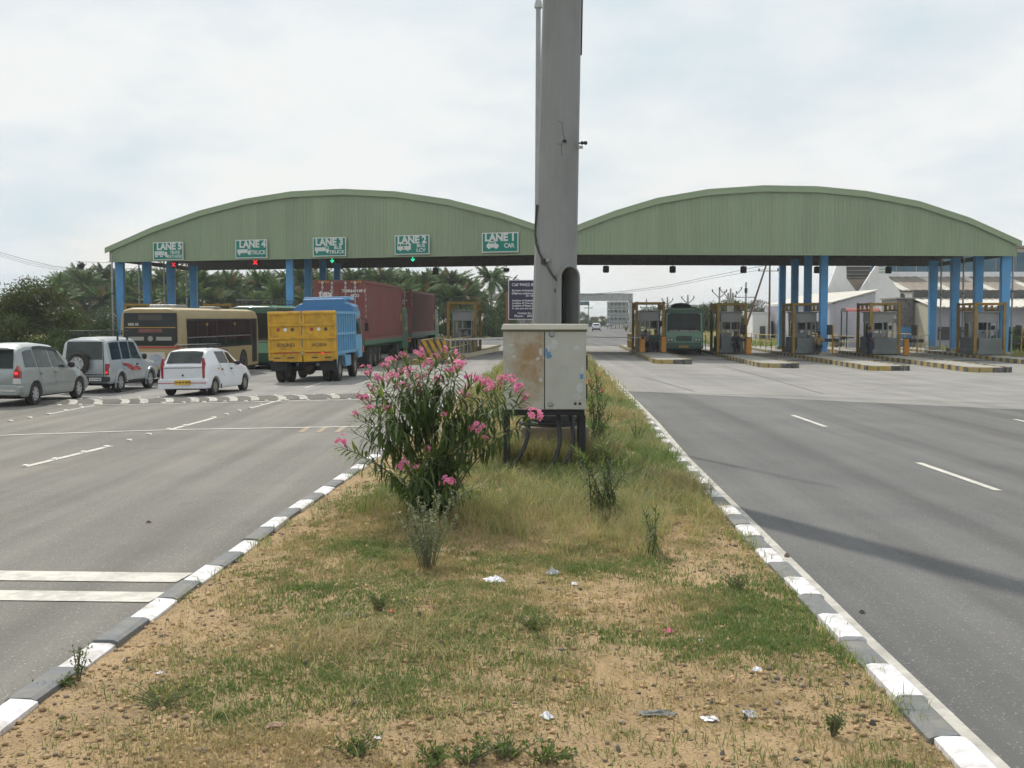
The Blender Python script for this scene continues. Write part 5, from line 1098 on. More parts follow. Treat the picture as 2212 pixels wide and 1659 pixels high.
def person(label, loc, rz, pose, shirt, trousers, group=None):
    t = thing('person', label, 'person', loc, rz, group)
    if pose == 'stand': hz, knee, foot = .92, ((.02, .03, .5), (.02, .0, .09)), .1
    J = {'pel': (0, 0, .92), 'sp': (0, -.01, 1.12), 'ch': (0, 0, 1.34), 'nk': (0, .01, 1.5), 'hd0': (0, .03, 1.58), 'hd1': (0, .04, 1.70)}
    if pose == 'stand':
        for s, n in ((-1, 'l'), (1, 'r')):
            J.update({'hip' + n: (s * .1, 0, .88), 'kn' + n: (s * .11, .03, .48), 'an' + n: (s * .12, 0, .09), 'to' + n: (s * .13, .16, .04), 'sh' + n: (s * .19, 0, 1.42), 'el' + n: (s * .25, -.04, 1.14), 'wr' + n: (s * .23, .10, .92), 'ha' + n: (s * .22, .14, .84)})
    else:
        hh = .5 if pose == 'sit' else .82; dz = hh - .92; fwd = .06 if pose == 'sit' else .16
        for k in list(J): x, y, z = J[k]; J[k] = (x, y + (z - .92) * fwd, z + dz)
        for s, n in ((-1, 'l'), (1, 'r')):
            sh = (s * .19, fwd * .5, 1.42 + dz)
            J.update({'hip' + n: (s * .1, 0, hh - .02), 'kn' + n: (s * (.13 if pose == 'sit' else .2), .42, hh + .02), 'an' + n: (s * (.13 if pose == 'sit' else .18), .40 if pose == 'sit' else .26, hh - .42), 'to' + n: (s * .14, .56 if pose == 'sit' else .40, hh - .46), 'sh' + n: sh,
                      'el' + n: (s * .26, .16, sh[2] - .24), 'wr' + n: (s * (.16 if pose == 'sit' else .3), .38 if pose == 'sit' else .46, sh[2] - .30), 'ha' + n: (s * (.14 if pose == 'sit' else .3), .46 if pose == 'sit' else .53, sh[2] - .31)})
    E_ = [('pel', 'sp'), ('sp', 'ch'), ('ch', 'nk'), ('nk', 'hd0'), ('hd0', 'hd1')]
    Rr = {'pel': .13, 'sp': .125, 'ch': .145, 'nk': .055, 'hd0': .085, 'hd1': .085}
    for n in 'lr':
        E_ += [('pel', 'hip' + n), ('hip' + n, 'kn' + n), ('kn' + n, 'an' + n), ('an' + n, 'to' + n), ('ch', 'sh' + n), ('sh' + n, 'el' + n), ('el' + n, 'wr' + n), ('wr' + n, 'ha' + n)]
        Rr.update({'hip' + n: .095, 'kn' + n: .062, 'an' + n: .045, 'to' + n: .04, 'sh' + n: .065, 'el' + n: .042, 'wr' + n: .032, 'ha' + n: .04})
    skin_part('body', J, E_, Rr, m_skin, t, 'pel')
    sh_k = ['pel', 'sp', 'ch'] + [p + n for n in 'lr' for p in ('sh', 'el')]; skin_part('shirt', {k: J[k] for k in sh_k}, [('pel', 'sp'), ('sp', 'ch')] + [e for n in 'lr' for e in (('ch', 'sh' + n), ('sh' + n, 'el' + n))], {k: Rr[k] * 1.16 + .012 for k in sh_k}, shirt, t, 'pel')
    tr_k = ['pel'] + [p + n for n in 'lr' for p in ('hip', 'kn', 'an')]; skin_part('trousers', {k: J[k] for k in tr_k}, [e for n in 'lr' for e in (('pel', 'hip' + n), ('hip' + n, 'kn' + n), ('kn' + n, 'an' + n))], {k: Rr[k] * 1.15 + .012 for k in tr_k}, trousers, t, 'pel')
    h = J['hd1']; MB().ball((h[0], h[1] - .025, h[2] + .03), (.095, .105, .09), 12, 7).build('hair', m_hair, t, smooth=True)
    f = MB(); f.ball((h[0], h[1] + .10, h[2] - .03), (.018, .025, .025), 6, 4); f.build('nose', m_skin, t, smooth=True)
    for s in (-1, 1): MB().ball((s * .092, h[1], h[2] - .03), (.015, .025, .035), 6, 4).build('ear', m_skin, t)
    return t
c_dk = pm('dark_blue_cloth', (.02, .025, .05), .8); c_gn = pm('dark_green_cloth', (.03, .07, .05), .8); c_gy = pm('grey_cloth', (.12, .12, .13), .8); c_wh = pm('pale_shirt', (.5, .5, .52), .8); c_yl = pm('khaki_cloth', (.30, .22, .09), .8); c_bk = pm('black_cloth', (.02, .02, .022), .8)
def seat_at(k, x, y, dz): p = ipt(k, x, y); p.z += dz; return p
def stool(k, x, y, lab):
    p = ipt(k, x, y); t = thing('stool', lab, 'stool', p); MB().lathe([(.19, .37), (.2, .40), (.19, .42)], 14).build('seat', pm('stool_plastic', (.10, .05, .04), .5), t)
    for a in range(4): MB().beam((.2 * math.cos(a * 1.571 + .785), .2 * math.sin(a * 1.571 + .785), 0), (.14 * math.cos(a * 1.571 + .785), .14 * math.sin(a * 1.571 + .785), .38), .035).build('leg', MATS['stool_plastic'], t)
for k, x, y, lab in (('R1', -.35, 76.6, 'stool under the person in grey at the first right booth'), ('R1', .3, 76.7, 'stool under the person in dark green at the first right booth'), ('R2', .15, 75.6, 'stool before the second right booth'), ('R3', .55, 74.4, 'stool before the booth behind the dark columns'), ('L1', .1, 75.6, 'stool before the left toll booth')): stool(k, x, y, lab)
person('person in grey shirt sitting at the left side of the first right booth', seat_at('R1', -.35, 76.6, 0), math.pi, 'sit', c_gy, c_bk); person('person in dark green shirt sitting at the right side of the first right booth', seat_at('R1', .3, 76.7, 0), math.pi, 'sit', c_gn, c_bk)
person('person in dark blue sitting before the second right booth', seat_at('R2', .15, 75.6, 0), math.pi, 'sit', c_dk, c_bk); person('person in khaki sitting before the booth behind the dark columns', seat_at('R3', .55, 74.4, 0), R(150), 'sit', c_yl, c_bk)
person('person in dark clothes standing left of the booth by the blue gate', seat_at('R4', -1.35, 72.5, -.1), R(-70), 'stand', c_dk, c_dk); person('person in grey sitting before the left toll booth', seat_at('L1', .1, 75.6, 0), R(-150), 'sit', c_gy, c_bk)
def motorbike(label, loc, rz, rlabel, shirt):
    t = thing('motorcycle', label, 'motorcycle', loc, rz)
    for y in (0, 1.3): wheel(t, 0, y, .3, .1, m_steelrim, 0, 1, .72)
    MB().tube([(0, 0, .3), (0, .45, .5), (0, .95, .75), (0, 1.3, .3)], .04, 8).build('frame', m_dark, t); MB().ball((0, .72, .78), (.14, .26, .13)).build('fuel_tank', pm('bike_red', (.2, .03, .03), .4), t, smooth=True)
    MB().box(-.13, .13, -.1, .5, .72, .82).build('seat', m_black, t, bevel=.04); MB().tube([(-.34, .9, 1.02), (0, 1.0, .95), (.34, .9, 1.02)], .02, 6).build('handlebar', m_dark, t); MB().ball((0, 1.12, .88), (.1, .1, .1)).build('headlamp', m_lampw, t)
    MB().box(-.12, .12, .35, .75, .3, .58).build('engine', m_dark, t, bevel=.03); MB().box(-.06, .06, -.25, -.2, .5, .7).build('tail_lamp', m_tail, t)
    p = Matrix.Rotation(rz, 4, 'Z') @ Vector((0, .15, 0)); person(rlabel, Vector(loc) + p, rz, 'ride', shirt, c_bk)
gz = lambda p: (p[0], p[1], zr(p[0], p[1]))
motorbike('motorcycle coming towards the plaza on the right shoulder, nearer one', gz((AX(1352, 205), 205)), math.pi - R(4), 'person in pale shirt riding the nearer motorcycle', c_wh); motorbike('motorcycle farther off down the highway', gz((AX(1302, 420), 420)), math.pi - R(4), 'person riding the farther motorcycle', c_gy)

# ================================================================== notice board, gantry, poles
m_navy = pm('board_navy', (0.02, 0.02, 0.055), 0.5, var=0.1, scale=2)
bx, byy = AX(1168, 55), 55.0
t = thing('notice_board', 'dark blue notice board with white help line text behind the mast', 'notice board', (bx, byy, .1), R(2)); bw2, zlo, zhi = 1.45, ZH(689, 55) - .1, ZH(606, 55) - .1
MB().box(-bw2, bw2, -.03, .03, zlo, zhi).build('panel', m_navy, t); MB().box(-bw2 - .03, bw2 + .03, -.02, .035, zlo - .03, zhi + .03).build('panel_rim', m_plw, t)
MB().box(-bw2 - .04, -bw2 - .12, .02, .12, -.2, zhi - .5).build('post', pm('post_rust', (.25, .08, .06), .7), t); MB().box(-.12, 0, .05, .15, -.2, zlo + .3).build('post', m_ylw, t); MB().box(bw2 - .5, bw2 - .4, .05, .15, -.2, zlo + .3).build('post', m_ylw, t)
m_bt = pm('board_lettering', (.62, .64, .66), .6); hb = zhi - zlo
for s, size, fx, fz, al in (('Call 94422 82901, 94422 82902', .19, .06, .11, 'LEFT'), ('Services of Ambulance, Tow away Crane', .125, .06, .26, 'LEFT'), ('(Highway assistance are available)', .12, .06, .335, 'LEFT'), ('(for 100 kms)', .11, .5, .40, 'LEFT'), ('Location of Ambulance  :  Toll Plaza', .12, .07, .52, 'LEFT'), ('Location of Tow away Crane', .12, .07, .59, 'LEFT'), ('Location of Route Patrol Vehicle', .12, .07, .655, 'LEFT'), ('In case you are not satisfied with', .12, .07, .725, 'LEFT'), ('Contact Sri. PRASAD', .13, .24, .85, 'LEFT'), ('Phone :   0452-2357', .15, .14, .925, 'LEFT')):
    text(s, size, m_bt, t, (-bw2 + fx * 2 * bw2 * .5 + .04, -.034, zhi - fz * hb), bold=.003, align=al)
gy_ = 205; t = thing('sign_gantry', 'pale concrete coloured sign gantry spanning the highway beyond the plaza', 'gantry', (AX(1362, gy_), gy_, 0)); m_pal = pm('pale_steel', (.42, .44, .43), .6, var=.1, scale=.6)
zt_, zl_ = ZH(634, gy_), ZH(650, gy_); MB().box(-24, .3, -.5, .5, zl_, zt_).build('beam', m_pal, t); MB().box(-24, .3, -.53, -.5, zl_, zl_ + .1).build('beam_chord', m_galv, t); MB().box(-24, .3, -.53, -.5, zt_ - .12, zt_).build('beam_chord', m_galv, t)
for x in (-23.7, 0): MB().box(x - .28, x + .28, -.3, .3, -.2, zl_).build('leg', m_pal, t)
for i in range(24): MB().beam((-23.5 + i, -.52, zl_ + .1), (-23.0 + i, -.52, zt_ - .1), .08).build('lattice', m_galv, t)
MB().box(-8.7, -7.1, -.65, -.55, zl_ - .75, zl_ - .1).build('sign_panel', pm('sign_bluegrey', (.10, .16, .17), .6), t)
m_pole = pm('concrete_pole', (.36, .35, .33), .85, var=.1); m_rust = pm('rusty_steel', (.16, .09, .07), .8, .1, var=.2)
def pole(label, px, y, ytop, kind, mat=None, tilt=0):
    g = -.1; z = ZH(ytop, y) - g; t = thing('power_pole', label, 'utility pole', (AX(px, y), y, g), 0); mat = mat or m_pole; k = y / 130.0; r = .13 * min(k, 1.3)
    MB().tube([(-tilt, 0, 0), (0, 0, z)], [r, r * .7], 8).build('post', mat, t)
    def arm(a, b): MB().beam(a, b, .1 * k).build('cross_arm', m_galv, t)
    def ins(p): MB().lathe([(.03, 0), (.09, .04), (.05, .12), (.09, .16), (.04, .26)], 8, c=p).build('insulator', m_dark, t)
    if kind == 'v': arm((0, 0, z - .9), (-.75, 0, z - .2)); arm((0, 0, z - .9), (.75, 0, z - .2)); ins((-.75, 0, z - .2)); ins((.75, 0, z - .2)); ins((0, 0, z))
    elif kind == 't': arm((-1.1, 0, z - 1.3), (1.1, 0, z - 1.3)); ins((-1.05, 0, z - 1.35)); ins((1.05, 0, z - 1.35)); ins((0, 0, z)); MB().cb((0, 0, z - .6), (.25, .25, .5)).build('fuse_box', m_dark, t)
    elif kind == 'x':
        for dx in (-.25, .25): MB().tube([(dx, 0, 0), (dx, 0, z - .5)], r * .8, 8).build('post', mat, t)
        for s in (-1, 1): arm((s * .1, 0, z - 1.2), (s * 1.2, 0, z - .1)); ins((s * 1.2, 0, z - .1)); ins((s * .65, 0, z - .55))
        MB().cb((-.9, 0, z - 3.2), (1.0, .6, .7)).build('transformer', m_galv, t)
    elif kind == 'a':
        MB().tube([(-2.6, .3, 0), (-.3, 0, z)], [r, r * .7], 8).build('stay_leg', mat, t); arm((-1.1, 0, z - .7), (.8, 0, z - .7)); ins((.75, 0, z - .7)); ins((-1, 0, z - .7))
    return t
pole('far pole with a short cross arm above the first right booth frame', 1396, 210, 648, 't'); pole('far pole with a forked head left of the oncoming bus', 1441, 170, 645, 'v'); pole('pole with a forked head rising above the oncoming bus', 1485, 150, 641, 'v'); pole('pole with a wide forked head left of the transformer', 1553, 130, 626, 'v'); pole('double pole carrying a transformer', 1577, 135, 623, 'x'); pole('tall pole with one straight cross arm', 1610, 125, 615, 't', m_galv); pole('rusty steel pole with a leaning stay leg left of the dark columns', 1661, 112, 569, 'a', m_rust)
pole('tiny far pole beside the highway lorry', 1271, 330, 655, 't')
def wire(label, pts, r=.02):
    P_ = [Vector(p) for p in pts]; mb = MB(); mb.tube(P_, r, 5); o = mb.build('overhead_wire', m_dark); tag(o, label, 'wire')
wire('overhead wire sagging from the picture edge towards the left canopy, upper one', [A(x, y, 95) for x, y in ((-60, 520), (0, 545), (60, 562), (115, 575), (180, 581), (300, 580), (420, 570))], .016)
wire('overhead wire sagging from the picture edge towards the left canopy, middle one', [A(x, y, 96) for x, y in ((-60, 524), (0, 549), (60, 567), (115, 578), (180, 583.5), (300, 582), (420, 573))], .012); wire('overhead wire sagging from the picture edge towards the left canopy, lower one', [A(x, y, 97) for x, y in ((-60, 530), (0, 553), (60, 571), (115, 582), (180, 587), (300, 587), (420, 580))], .012)
wire('long overhead wire rising to the right under the right canopy, upper one', [A(x, y, 118) for x, y in ((1240, 638), (1340, 630), (1440, 617), (1540, 596), (1660, 572))], .02); wire('long overhead wire rising to the right under the right canopy, lower one', [A(x, y, 119) for x, y in ((1240, 641), (1340, 633), (1440, 621), (1540, 601), (1660, 580))], .016)
# ---- grey unfinished block by the highway
by2 = 260; t = thing('concrete_block', 'grey three storey block of bare frames beside the highway beyond the plaza', 'building', (AX(1338, by2), by2, 0)); m_fr = pm('haze_pale_frame', (.36, .39, .39), .9, var=.12, scale=.5)  # grey lightened so distance haze is painted into the frame colour
zT = ZH(655, by2) + .3; zB0 = ZH(690, by2); 
for i in range(4): z = 1.0 + (zT - 1.0) * i / 3; MB().box(-2.35, 2.3, 0, 6, z - .18, z + .12).build('floor_slab', m_fr, t)
for i in range(6):
    for y in (0.05, 5.9): MB().box(-2.2 + i * .87, -2.0 + i * .87, y - .1, y + .1, -.3, zT).build('pillar', m_fr, t)
MB().box(-2.2, 2.2, 3.0, 3.2, 1.0, zT).build('back_wall', pm('frame_shade', (.26, .29, .29), .9), t)
for i in range(5):
    for j in range(3): MB().box(-2.0 + i * .87 + .1, -1.2 + i * .87 - .15, .2, .3, 1.3 + j * (zT - 1) / 3, 1.0 + (j + .55) * (zT - 1) / 3).build('infill_panel', m_fr, t)

# ================================================================== factory and sheds on the right
m_wall = pm('limewashed_wall', (0.86, 0.86, 0.88), 0.85, var=0.05, scale=.4, dirt=(0.42, 0.40, 0.38), dirtscale=.35, dirtamt=0.5, stretch=(1, 1, .5)); m_lil = pm('grey_lilac_wall', (0.50, 0.50, 0.56), 0.85, var=0.05, scale=.4, dirt=(.3, .29, .29), dirtscale=.3, dirtamt=.5)
m_roof = pm('brown_asbestos_roof', (0.235, 0.20, 0.165), 0.85, var=0.12, scale=.7, dirt=(.35, .31, .26), dirtscale=.5, dirtamt=.6); m_pale = pm('pale_roof_sheet', (0.58, 0.56, 0.50), 0.6, var=0.08, scale=.6, dirt=(.4, .36, .3), dirtscale=.5, dirtamt=.5)
m_bluep = pm('faded_blue_panel', (0.09, 0.17, 0.23), 0.6, var=0.15, scale=.8); m_lou = pm('dark_louvre', (0.10, 0.10, 0.095), 0.8, var=.2)
fY = 125.0; t = thing('factory_hall', 'long white factory hall with brown roof, blue window band and steep white gables', 'building', (AX(2000, fY), fY, -.2)); ox, oz = t.location.x, t.location.z
def X_(px, y=fY): return AX(px, y) - ox
def Z_(py, y=fY): return ZH(py, y) - oz
xl, xr = X_(1850), X_(2212) + 25; ze = Z_(631)
MB().box(xl, xr, 0, .4, 0, ze).build('front_wall', m_wall, t); MB().box(xl - .1, xr, -.25, .1, ze, ze + .14).build('gutter', m_lou, t)
y2 = 8.0; zr2 = Z_(600, fY + y2); zc = Z_(587, fY + y2); zt3 = Z_(545, fY + y2)
mb = MB(); n = int((xr - xl) / .9)
for i in range(n): 
    a, b = xl + i * .9, xl + i * .9 + .5; m2 = MB(); m2.add([(a, -.4, ze + .1), (a + .9, -.4, ze + .1), (a + .9, y2, zr2), (a, y2, zr2), (a, -.4, ze + .2), (a + .45, -.4, ze + .26), (a + .9, -.4, ze + .2), (a, y2, zr2 + .1), (a + .45, y2, zr2 + .16), (a + .9, y2, zr2 + .1)], [(0, 1, 2, 3), (4, 5, 8, 7), (5, 6, 9, 8), (0, 1, 6, 5, 4), (3, 2, 9, 8, 7), (0, 4, 7, 3), (1, 2, 9, 6)]); m2.build('roof_sheet', m_roof if (i % 5) else m_pale, t)
MB().box(xl, xr, y2, y2 + .3, zr2 - .3, zc).build('sill_band', m_wall, t); n2 = int((xr - xl) / 2.2)
for i in range(n2): a = xl + i * 2.2; MB().box(a + .05, a + 2.12, y2 + .05, y2 + .2, zc, zt3).build('clerestory_panel', m_bluep, t)
MB().box(xl, xr, y2 + .2, y2 + .5, zr2, zt3 + .4).build('clerestory_wall', m_wall, t); MB().box(xl, xr, y2 - .6, y2 + 6, zt3 + .4, zt3 + .7).build('upper_roof', m_roof, t)
for px in (1935, 1946, 1992, 2003, 2120, 2133, 2185): MB().lathe([(.12, -.08), (.3, -.08), (.3, .02)], 14, c=(X_(px), 0, Z_(640)), axis='y').build('wall_fan', m_lou, t); 
# gables at the near end
def gable(pts, dy, name='gable_wall', mat=m_wall): MB().prism([(X_(a), Z_(b)) for a, b in pts], 'y', dy, dy + .4).build(name, mat, t)
gable([(1839, 633), (1878, 572), (1880, 540), (1897, 540), (1897, 593), (1928, 632), (1928, 700), (1839, 700)], -2.2); gable([(1770, 700), (1770, 640), (1795, 570), (1797, 540), (1812, 540), (1815, 603), (1838, 633), (1838, 700)], -2.0)
for i in range(3): MB().box(X_(1882), X_(1895.5), -2.25, -2.19, Z_(591 - i * 6), Z_(588 - i * 6)).build('gable_lettering_bar', pm('faded_sign_green', (.35, .48, .45), .7), t)
MB().box(X_(1812), X_(1882), 1.0, 1.3, Z_(603), Z_(575)).build('louvre_wall', m_lou, t); MB().box(X_(1812), X_(1885), .9, 1.2, Z_(575), Z_(540)).build('louvre_band', m_wall, t)
for i in range(3): MB().box(X_(1813), X_(1880), .85, 1.0, Z_(600 - i * 8), Z_(598.5 - i * 8)).build('louvre_slat', m_conc2, t)
MB().add([(X_(1816), -1.5, Z_(604)), (X_(1876), -1.5, Z_(604)), (X_(1839), -1.6, Z_(633)), (X_(1837), -1.6, Z_(633)), (X_(1816), .9, Z_(603)), (X_(1876), .9, Z_(603)), (X_(1839), .9, Z_(630)), (X_(1837), .9, Z_(630))], [(0, 1, 2, 3), (4, 5, 6, 7), (0, 1, 5, 4), (1, 2, 6, 5), (2, 3, 7, 6), (3, 0, 4, 7)]).build('valley_roof', m_roof, t)
# lilac shed with a pale slanting roof
t = thing('lean_to_shed', 'grey lilac shed with a pale slanting roof in front of the gables', 'building', (AX(1798, 101), 101, -.2)); ox, oz = t.location.x, t.location.z
c0 = Vector((0, 0, 0)); pF = Vector((AX(1889, 107) - ox, 6, 0)); pS = Vector((AX(1652, 122) - ox, 21, 0)); zA, zB_, zS = ZH(656, 101) - oz, ZH(630, 107) - oz, ZH(662, 122) - oz
def wallq(p, q, zp, zq, name, mat):
    nn_ = Vector((-(q - p).y, (q - p).x, 0)).normalized() * .3
    MB().add([p, q, q + Vector((0, 0, zq)), p + Vector((0, 0, zp)), p + nn_, q + nn_, q + nn_ + Vector((0, 0, zq)), p + nn_ + Vector((0, 0, zp))], [(0, 1, 2, 3), (7, 6, 5, 4), (0, 4, 5, 1), (1, 5, 6, 2), (2, 6, 7, 3), (3, 7, 4, 0)]).build(name, mat, t)
wallq(c0, pF, zA, zB_, 'front_wall', m_lil); wallq(pS, c0, zS, zA, 'side_wall', m_lil)
pB = pF + (pS - c0); zBk = zS + (zB_ - zA)
for i in range(6):
    u0, u1 = i / 6, (i + 1) / 6 - .004; a = c0.lerp(pS, u0) + Vector((-.15, -.5, zA + (zS - zA) * u0 + .06)); b = c0.lerp(pS, u1) + Vector((-.15, -.5, zA + (zS - zA) * u1 + .06)); c2 = pF.lerp(pB, u1) + Vector((.3, 0, zB_ + (zBk - zB_) * u1 + .1)); d2 = pF.lerp(pB, u0) + Vector((.3, 0, zB_ + (zBk - zB_) * u0 + .1)); up = Vector((0, 0, .1))
    MB().add([a, b, c2, d2, a + up, b + up, c2 + up, d2 + up], [(3, 2, 1, 0), (4, 5, 6, 7), (0, 1, 5, 4), (1, 2, 6, 5), (2, 3, 7, 6), (3, 0, 4, 7)]).build('roof_panel', m_pale, t)
u = (pS - c0)
for k in (.2, .45, .7, .88): q = c0 + u * k; MB().box(q.x - .5, q.x + .5, q.y - .35, q.y + .1, 0.5, 2.2).build('doorway', m_lou if k != .45 else m_bluep, t)
t = thing('white_hut', 'small white flat roofed hut behind the rusty pole', 'building', (AX(1645, 118), 118, -.2)); MB().box(-.9, .9, 0, 3, 0, ZH(676, 118) + .2).build('wall', m_wall, t); MB().box(-1.0, 1.0, -.1, 3.1, ZH(676, 118) + .2, ZH(674, 118) + .2).build('roof', m_wall, t); MB().box(-.2, .35, -.02, .05, .0, 1.7).build('door', m_lou, t)
t = thing('block_store', 'grey block store with a blue steel gate between the booths', 'building', (AX(1975, 96), 96, -.3)); ox, oz = t.location.x, t.location.z
xx0, xx1 = AX(1936, 96) - ox, AX(2004, 96) - ox; zt_ = ZH(646, 96) - oz
rows = 7; bl = MB().box(0, .62, 0, .3, 0, (zt_ - 1.9) / rows - .02).mesh('block', pm('cement_block', (.22, .22, .215), .9, var=.15, scale=1, dirt=(.12, .12, .11), dirtscale=.6, dirtamt=.5))
MB().box(xx0, xx1, .06, 4, 0, zt_ - .02).build('wall', m_conc2, t)
for r0 in range(rows):
    x = xx0 - (.3 if r0 % 2 else 0)
    while x < xx1 - .3:
        ob = obj('block', bl, t); ob.location = (x + .01, 0, 1.9 + r0 * (zt_ - 1.9) / rows); x += .645
MB().box(xx0 - .1, xx1 + .1, -.1, 4.2, zt_, zt_ + .12).build('roof_slab', m_conc2, t); m_bg = pm('gate_blue', (.12, .32, .60), .5, var=.08, scale=1)
for s, a, b in ((0, xx0 + .15, (xx0 + xx1) / 2 - .02), (1, (xx0 + xx1) / 2 + .02, xx1 - .1)): g_ = MB().box(a, b, -.08, -.01, .15, 1.88).build('gate_leaf', m_bg, t); MB().box(a + .1, b - .1, -.1, -.08, .95, 1.02).build('gate_bar', m_bg, g_)
t = thing('roadside_shed', 'long low shed with white corrugated lean-to roof at the right edge', 'building', (AX(2110, 92), 92, -.3)); ox, oz = t.location.x, t.location.z; xa, xb = AX(2010, 92) - ox, AX(2212, 92) - ox + 8; z1, z2 = ZH(664, 92) - oz, ZH(646, 96) - oz
MB().box(xa + .3, xb, .6, .9, 0, z1).build('front_wall', m_lil, t); MB().box(xa + .1, xa + .4, 0.3, 5, 0, z1 + .4).build('end_wall', pm('cream_wall', (.5, .47, .38), .8, var=.06), t)
n = int((xb - xa) / .5)
for i in range(n): a = xa + i * .5; MB().add([(a, -.6, z1), (a + .25, -.6, z1 + .09), (a + .5, -.6, z1), (a, 4, z2), (a + .25, 4, z2 + .09), (a + .5, 4, z2), (a, -.6, z1 - .03), (a + .5, -.6, z1 - .03), (a, 4, z2 - .03), (a + .5, 4, z2 - .03)], [(0, 1, 4, 3), (1, 2, 5, 4), (6, 7, 2, 1, 0), (8, 3, 4, 5, 9), (6, 0, 3, 8), (7, 9, 5, 2), (6, 8, 9, 7)]).build('roof_sheet', m_pale, t)
MB().box(xa, xb, 4.0, 4.4, z2 - .2, z2 + .7).build('upper_band', m_lou, t)
for px in (2045, 2085, 2130, 2190): x = AX(px, 92) - ox; MB().box(x - .5, x + .5, .55, .62, .9, 1.9).build('window', m_lou, t); 
t = thing('red_kiosk', 'open kiosk with a curved red tin roof behind the right booths', 'kiosk', (AX(1860, 97), 97, -.25)); z = ZH(672, 97) + .25
for i in range(6): a = math.pi * (.15 + .7 * i / 6); b = math.pi * (.15 + .7 * (i + 1) / 6); MB().add([(-1.5, -.9 * math.cos(a), z + .55 * math.sin(a) - .3), (1.3, -.9 * math.cos(a), z + .55 * math.sin(a) - .3), (1.3, -.9 * math.cos(b), z + .55 * math.sin(b) - .3), (-1.5, -.9 * math.cos(b), z + .55 * math.sin(b) - .3)] , [(0, 1, 2, 3)]).build('roof_sheet', pm('tin_red', (.36, .10, .09), .6, var=.1), t)
for x in (-1.4, 1.2):
    for y in (-.8, .8): MB().tube([(x, y, 0), (x, y, z)], .05, 6).build('post', m_dark, t)
MB().box(-1.2, 1.0, -.4, .4, 0, .8).build('counter', m_lil, t); MB().prism([(-.85, z - .1), (.85, z - .1), (.5, z + .25), (-.5, z + .25)], 'x', -1.5, -1.45).build('end_board', m_lou, t)
for k, (px, y) in enumerate(((1770, 99), (1830, 99), (1872, 100))):
    m_ = thing('parked_motorcycle', ('dark motorcycle parked left of the red kiosk', 'dark motorcycle parked under the red kiosk', 'dark motorcycle parked right of the red kiosk counter')[k], 'motorcycle', (AX(px, y), y - 1.6, zr(AX(px, y), y)), R(70))
    for yy in (0, 1.3): wheel(m_, 0, yy, .3, .1, m_steelrim, 0, 1, .72)
    MB().tube([(0, 0, .3), (0, .45, .5), (0, .95, .75), (0, 1.3, .3)], .04, 8).build('frame', m_dark, m_); MB().ball((0, .72, .78), (.14, .26, .13)).build('fuel_tank', m_dark, m_, smooth=True); MB().box(-.13, .13, -.1, .5, .72, .82).build('seat', m_black, m_, bevel=.04); MB().tube([(-.34, .9, 1.02), (0, 1.0, .95), (.34, .9, 1.02)], .02, 6).build('handlebar', m_dark, m_)

# ================================================================== plants: materials and builders
def leaf_mat(name, trans=0.35, gloss=0.25, mul=(1.25, 1.2, 0.55)):
    m = bpy.data.materials.new(name); m.use_nodes = True; t = m.node_tree; t.nodes.clear()
    o = N('ShaderNodeOutputMaterial', t); at = N('ShaderNodeAttribute', t); at.attribute_name = 'tint'
    oi = N('ShaderNodeObjectInfo', t); hs = N('ShaderNodeHueSaturation', t); lk(t, at.outputs['Color'], hs.inputs['Color'])
    mr = N('ShaderNodeMapRange', t); mr.inputs[3].default_value = 0.8; mr.inputs[4].default_value = 1.2; lk(t, oi.outputs['Random'], mr.inputs[0]); lk(t, mr.outputs[0], hs.inputs['Value'])
    p = N('ShaderNodeBsdfPrincipled', t); p.inputs['Roughness'].default_value = 0.5; p.inputs['Specular IOR Level'].default_value = gloss
    tr = N('ShaderNodeBsdfTranslucent', t); mx = N('ShaderNodeMixShader', t); mx.inputs[0].default_value = trans
    mm = N('ShaderNodeMix', t, data_type='RGBA', blend_type='MULTIPLY'); mm.inputs[0].default_value = 1; mm.inputs[7].default_value = tuple(mul) + (1,)
    lk(t, hs.outputs[0], p.inputs['Base Color']); lk(t, hs.outputs[0], mm.inputs[6]); lk(t, mm.outputs[2], tr.inputs['Color'])
    lk(t, p.outputs[0], mx.inputs[1]); lk(t, tr.outputs[0], mx.inputs[2]); lk(t, mx.outputs[0], o.inputs[0]); return m
m_leaf = leaf_mat('leaf', 0.3); m_grass = leaf_mat('grass_blade', 0.42, 0.12, (1.1, 1.12, .8)); m_petal = leaf_mat('petal', 0.45, 0.1, (1, .95, 1)); m_palm = leaf_mat('palm_frond', 0.25, 0.08)
m_bark = pm('bark', (0.14, 0.115, 0.09), 0.9, var=0.25, scale=8, bump=0.3); m_stem = pm('green_stem', (0.16, 0.15, 0.09), 0.8, var=0.2, scale=12); m_ptrunk = pm('palm_trunk', (0.20, 0.18, 0.155), 0.9, var=0.2, scale=3, stretch=(1, 1, 6))
def rand_frames(n, up=0.0):
    """n random orthonormal frames (a along the leaf, b across)"""
    a = rng.normal(size=(n, 3)); a[:, 2] += up; a /= np.linalg.norm(a, axis=1)[:, None]
    b = np.cross(a, rng.normal(size=(n, 3))); b /= np.linalg.norm(b, axis=1)[:, None]; return a, b
def leaf_cloud(name, C, size, aspect, cols, mat, up=0.0):
    """kite shaped leaves at the points C, one mesh"""
    n = len(C); a, b = rand_frames(n, up); s = size * rng.uniform(0.6, 1.3, n)[:, None]; c = np.cross(a, b)
    v = np.stack([C, C + a * s * .5 + b * s * aspect * .5 + c * s * .06, C + a * s, C + a * s * .5 - b * s * aspect * .5 + c * s * .06], 1).reshape(-1, 3)
    f = np.arange(n * 4).reshape(-1, 4); return fast_mesh(name, v, f, mat, 4, np.repeat(cols, 4, axis=0))
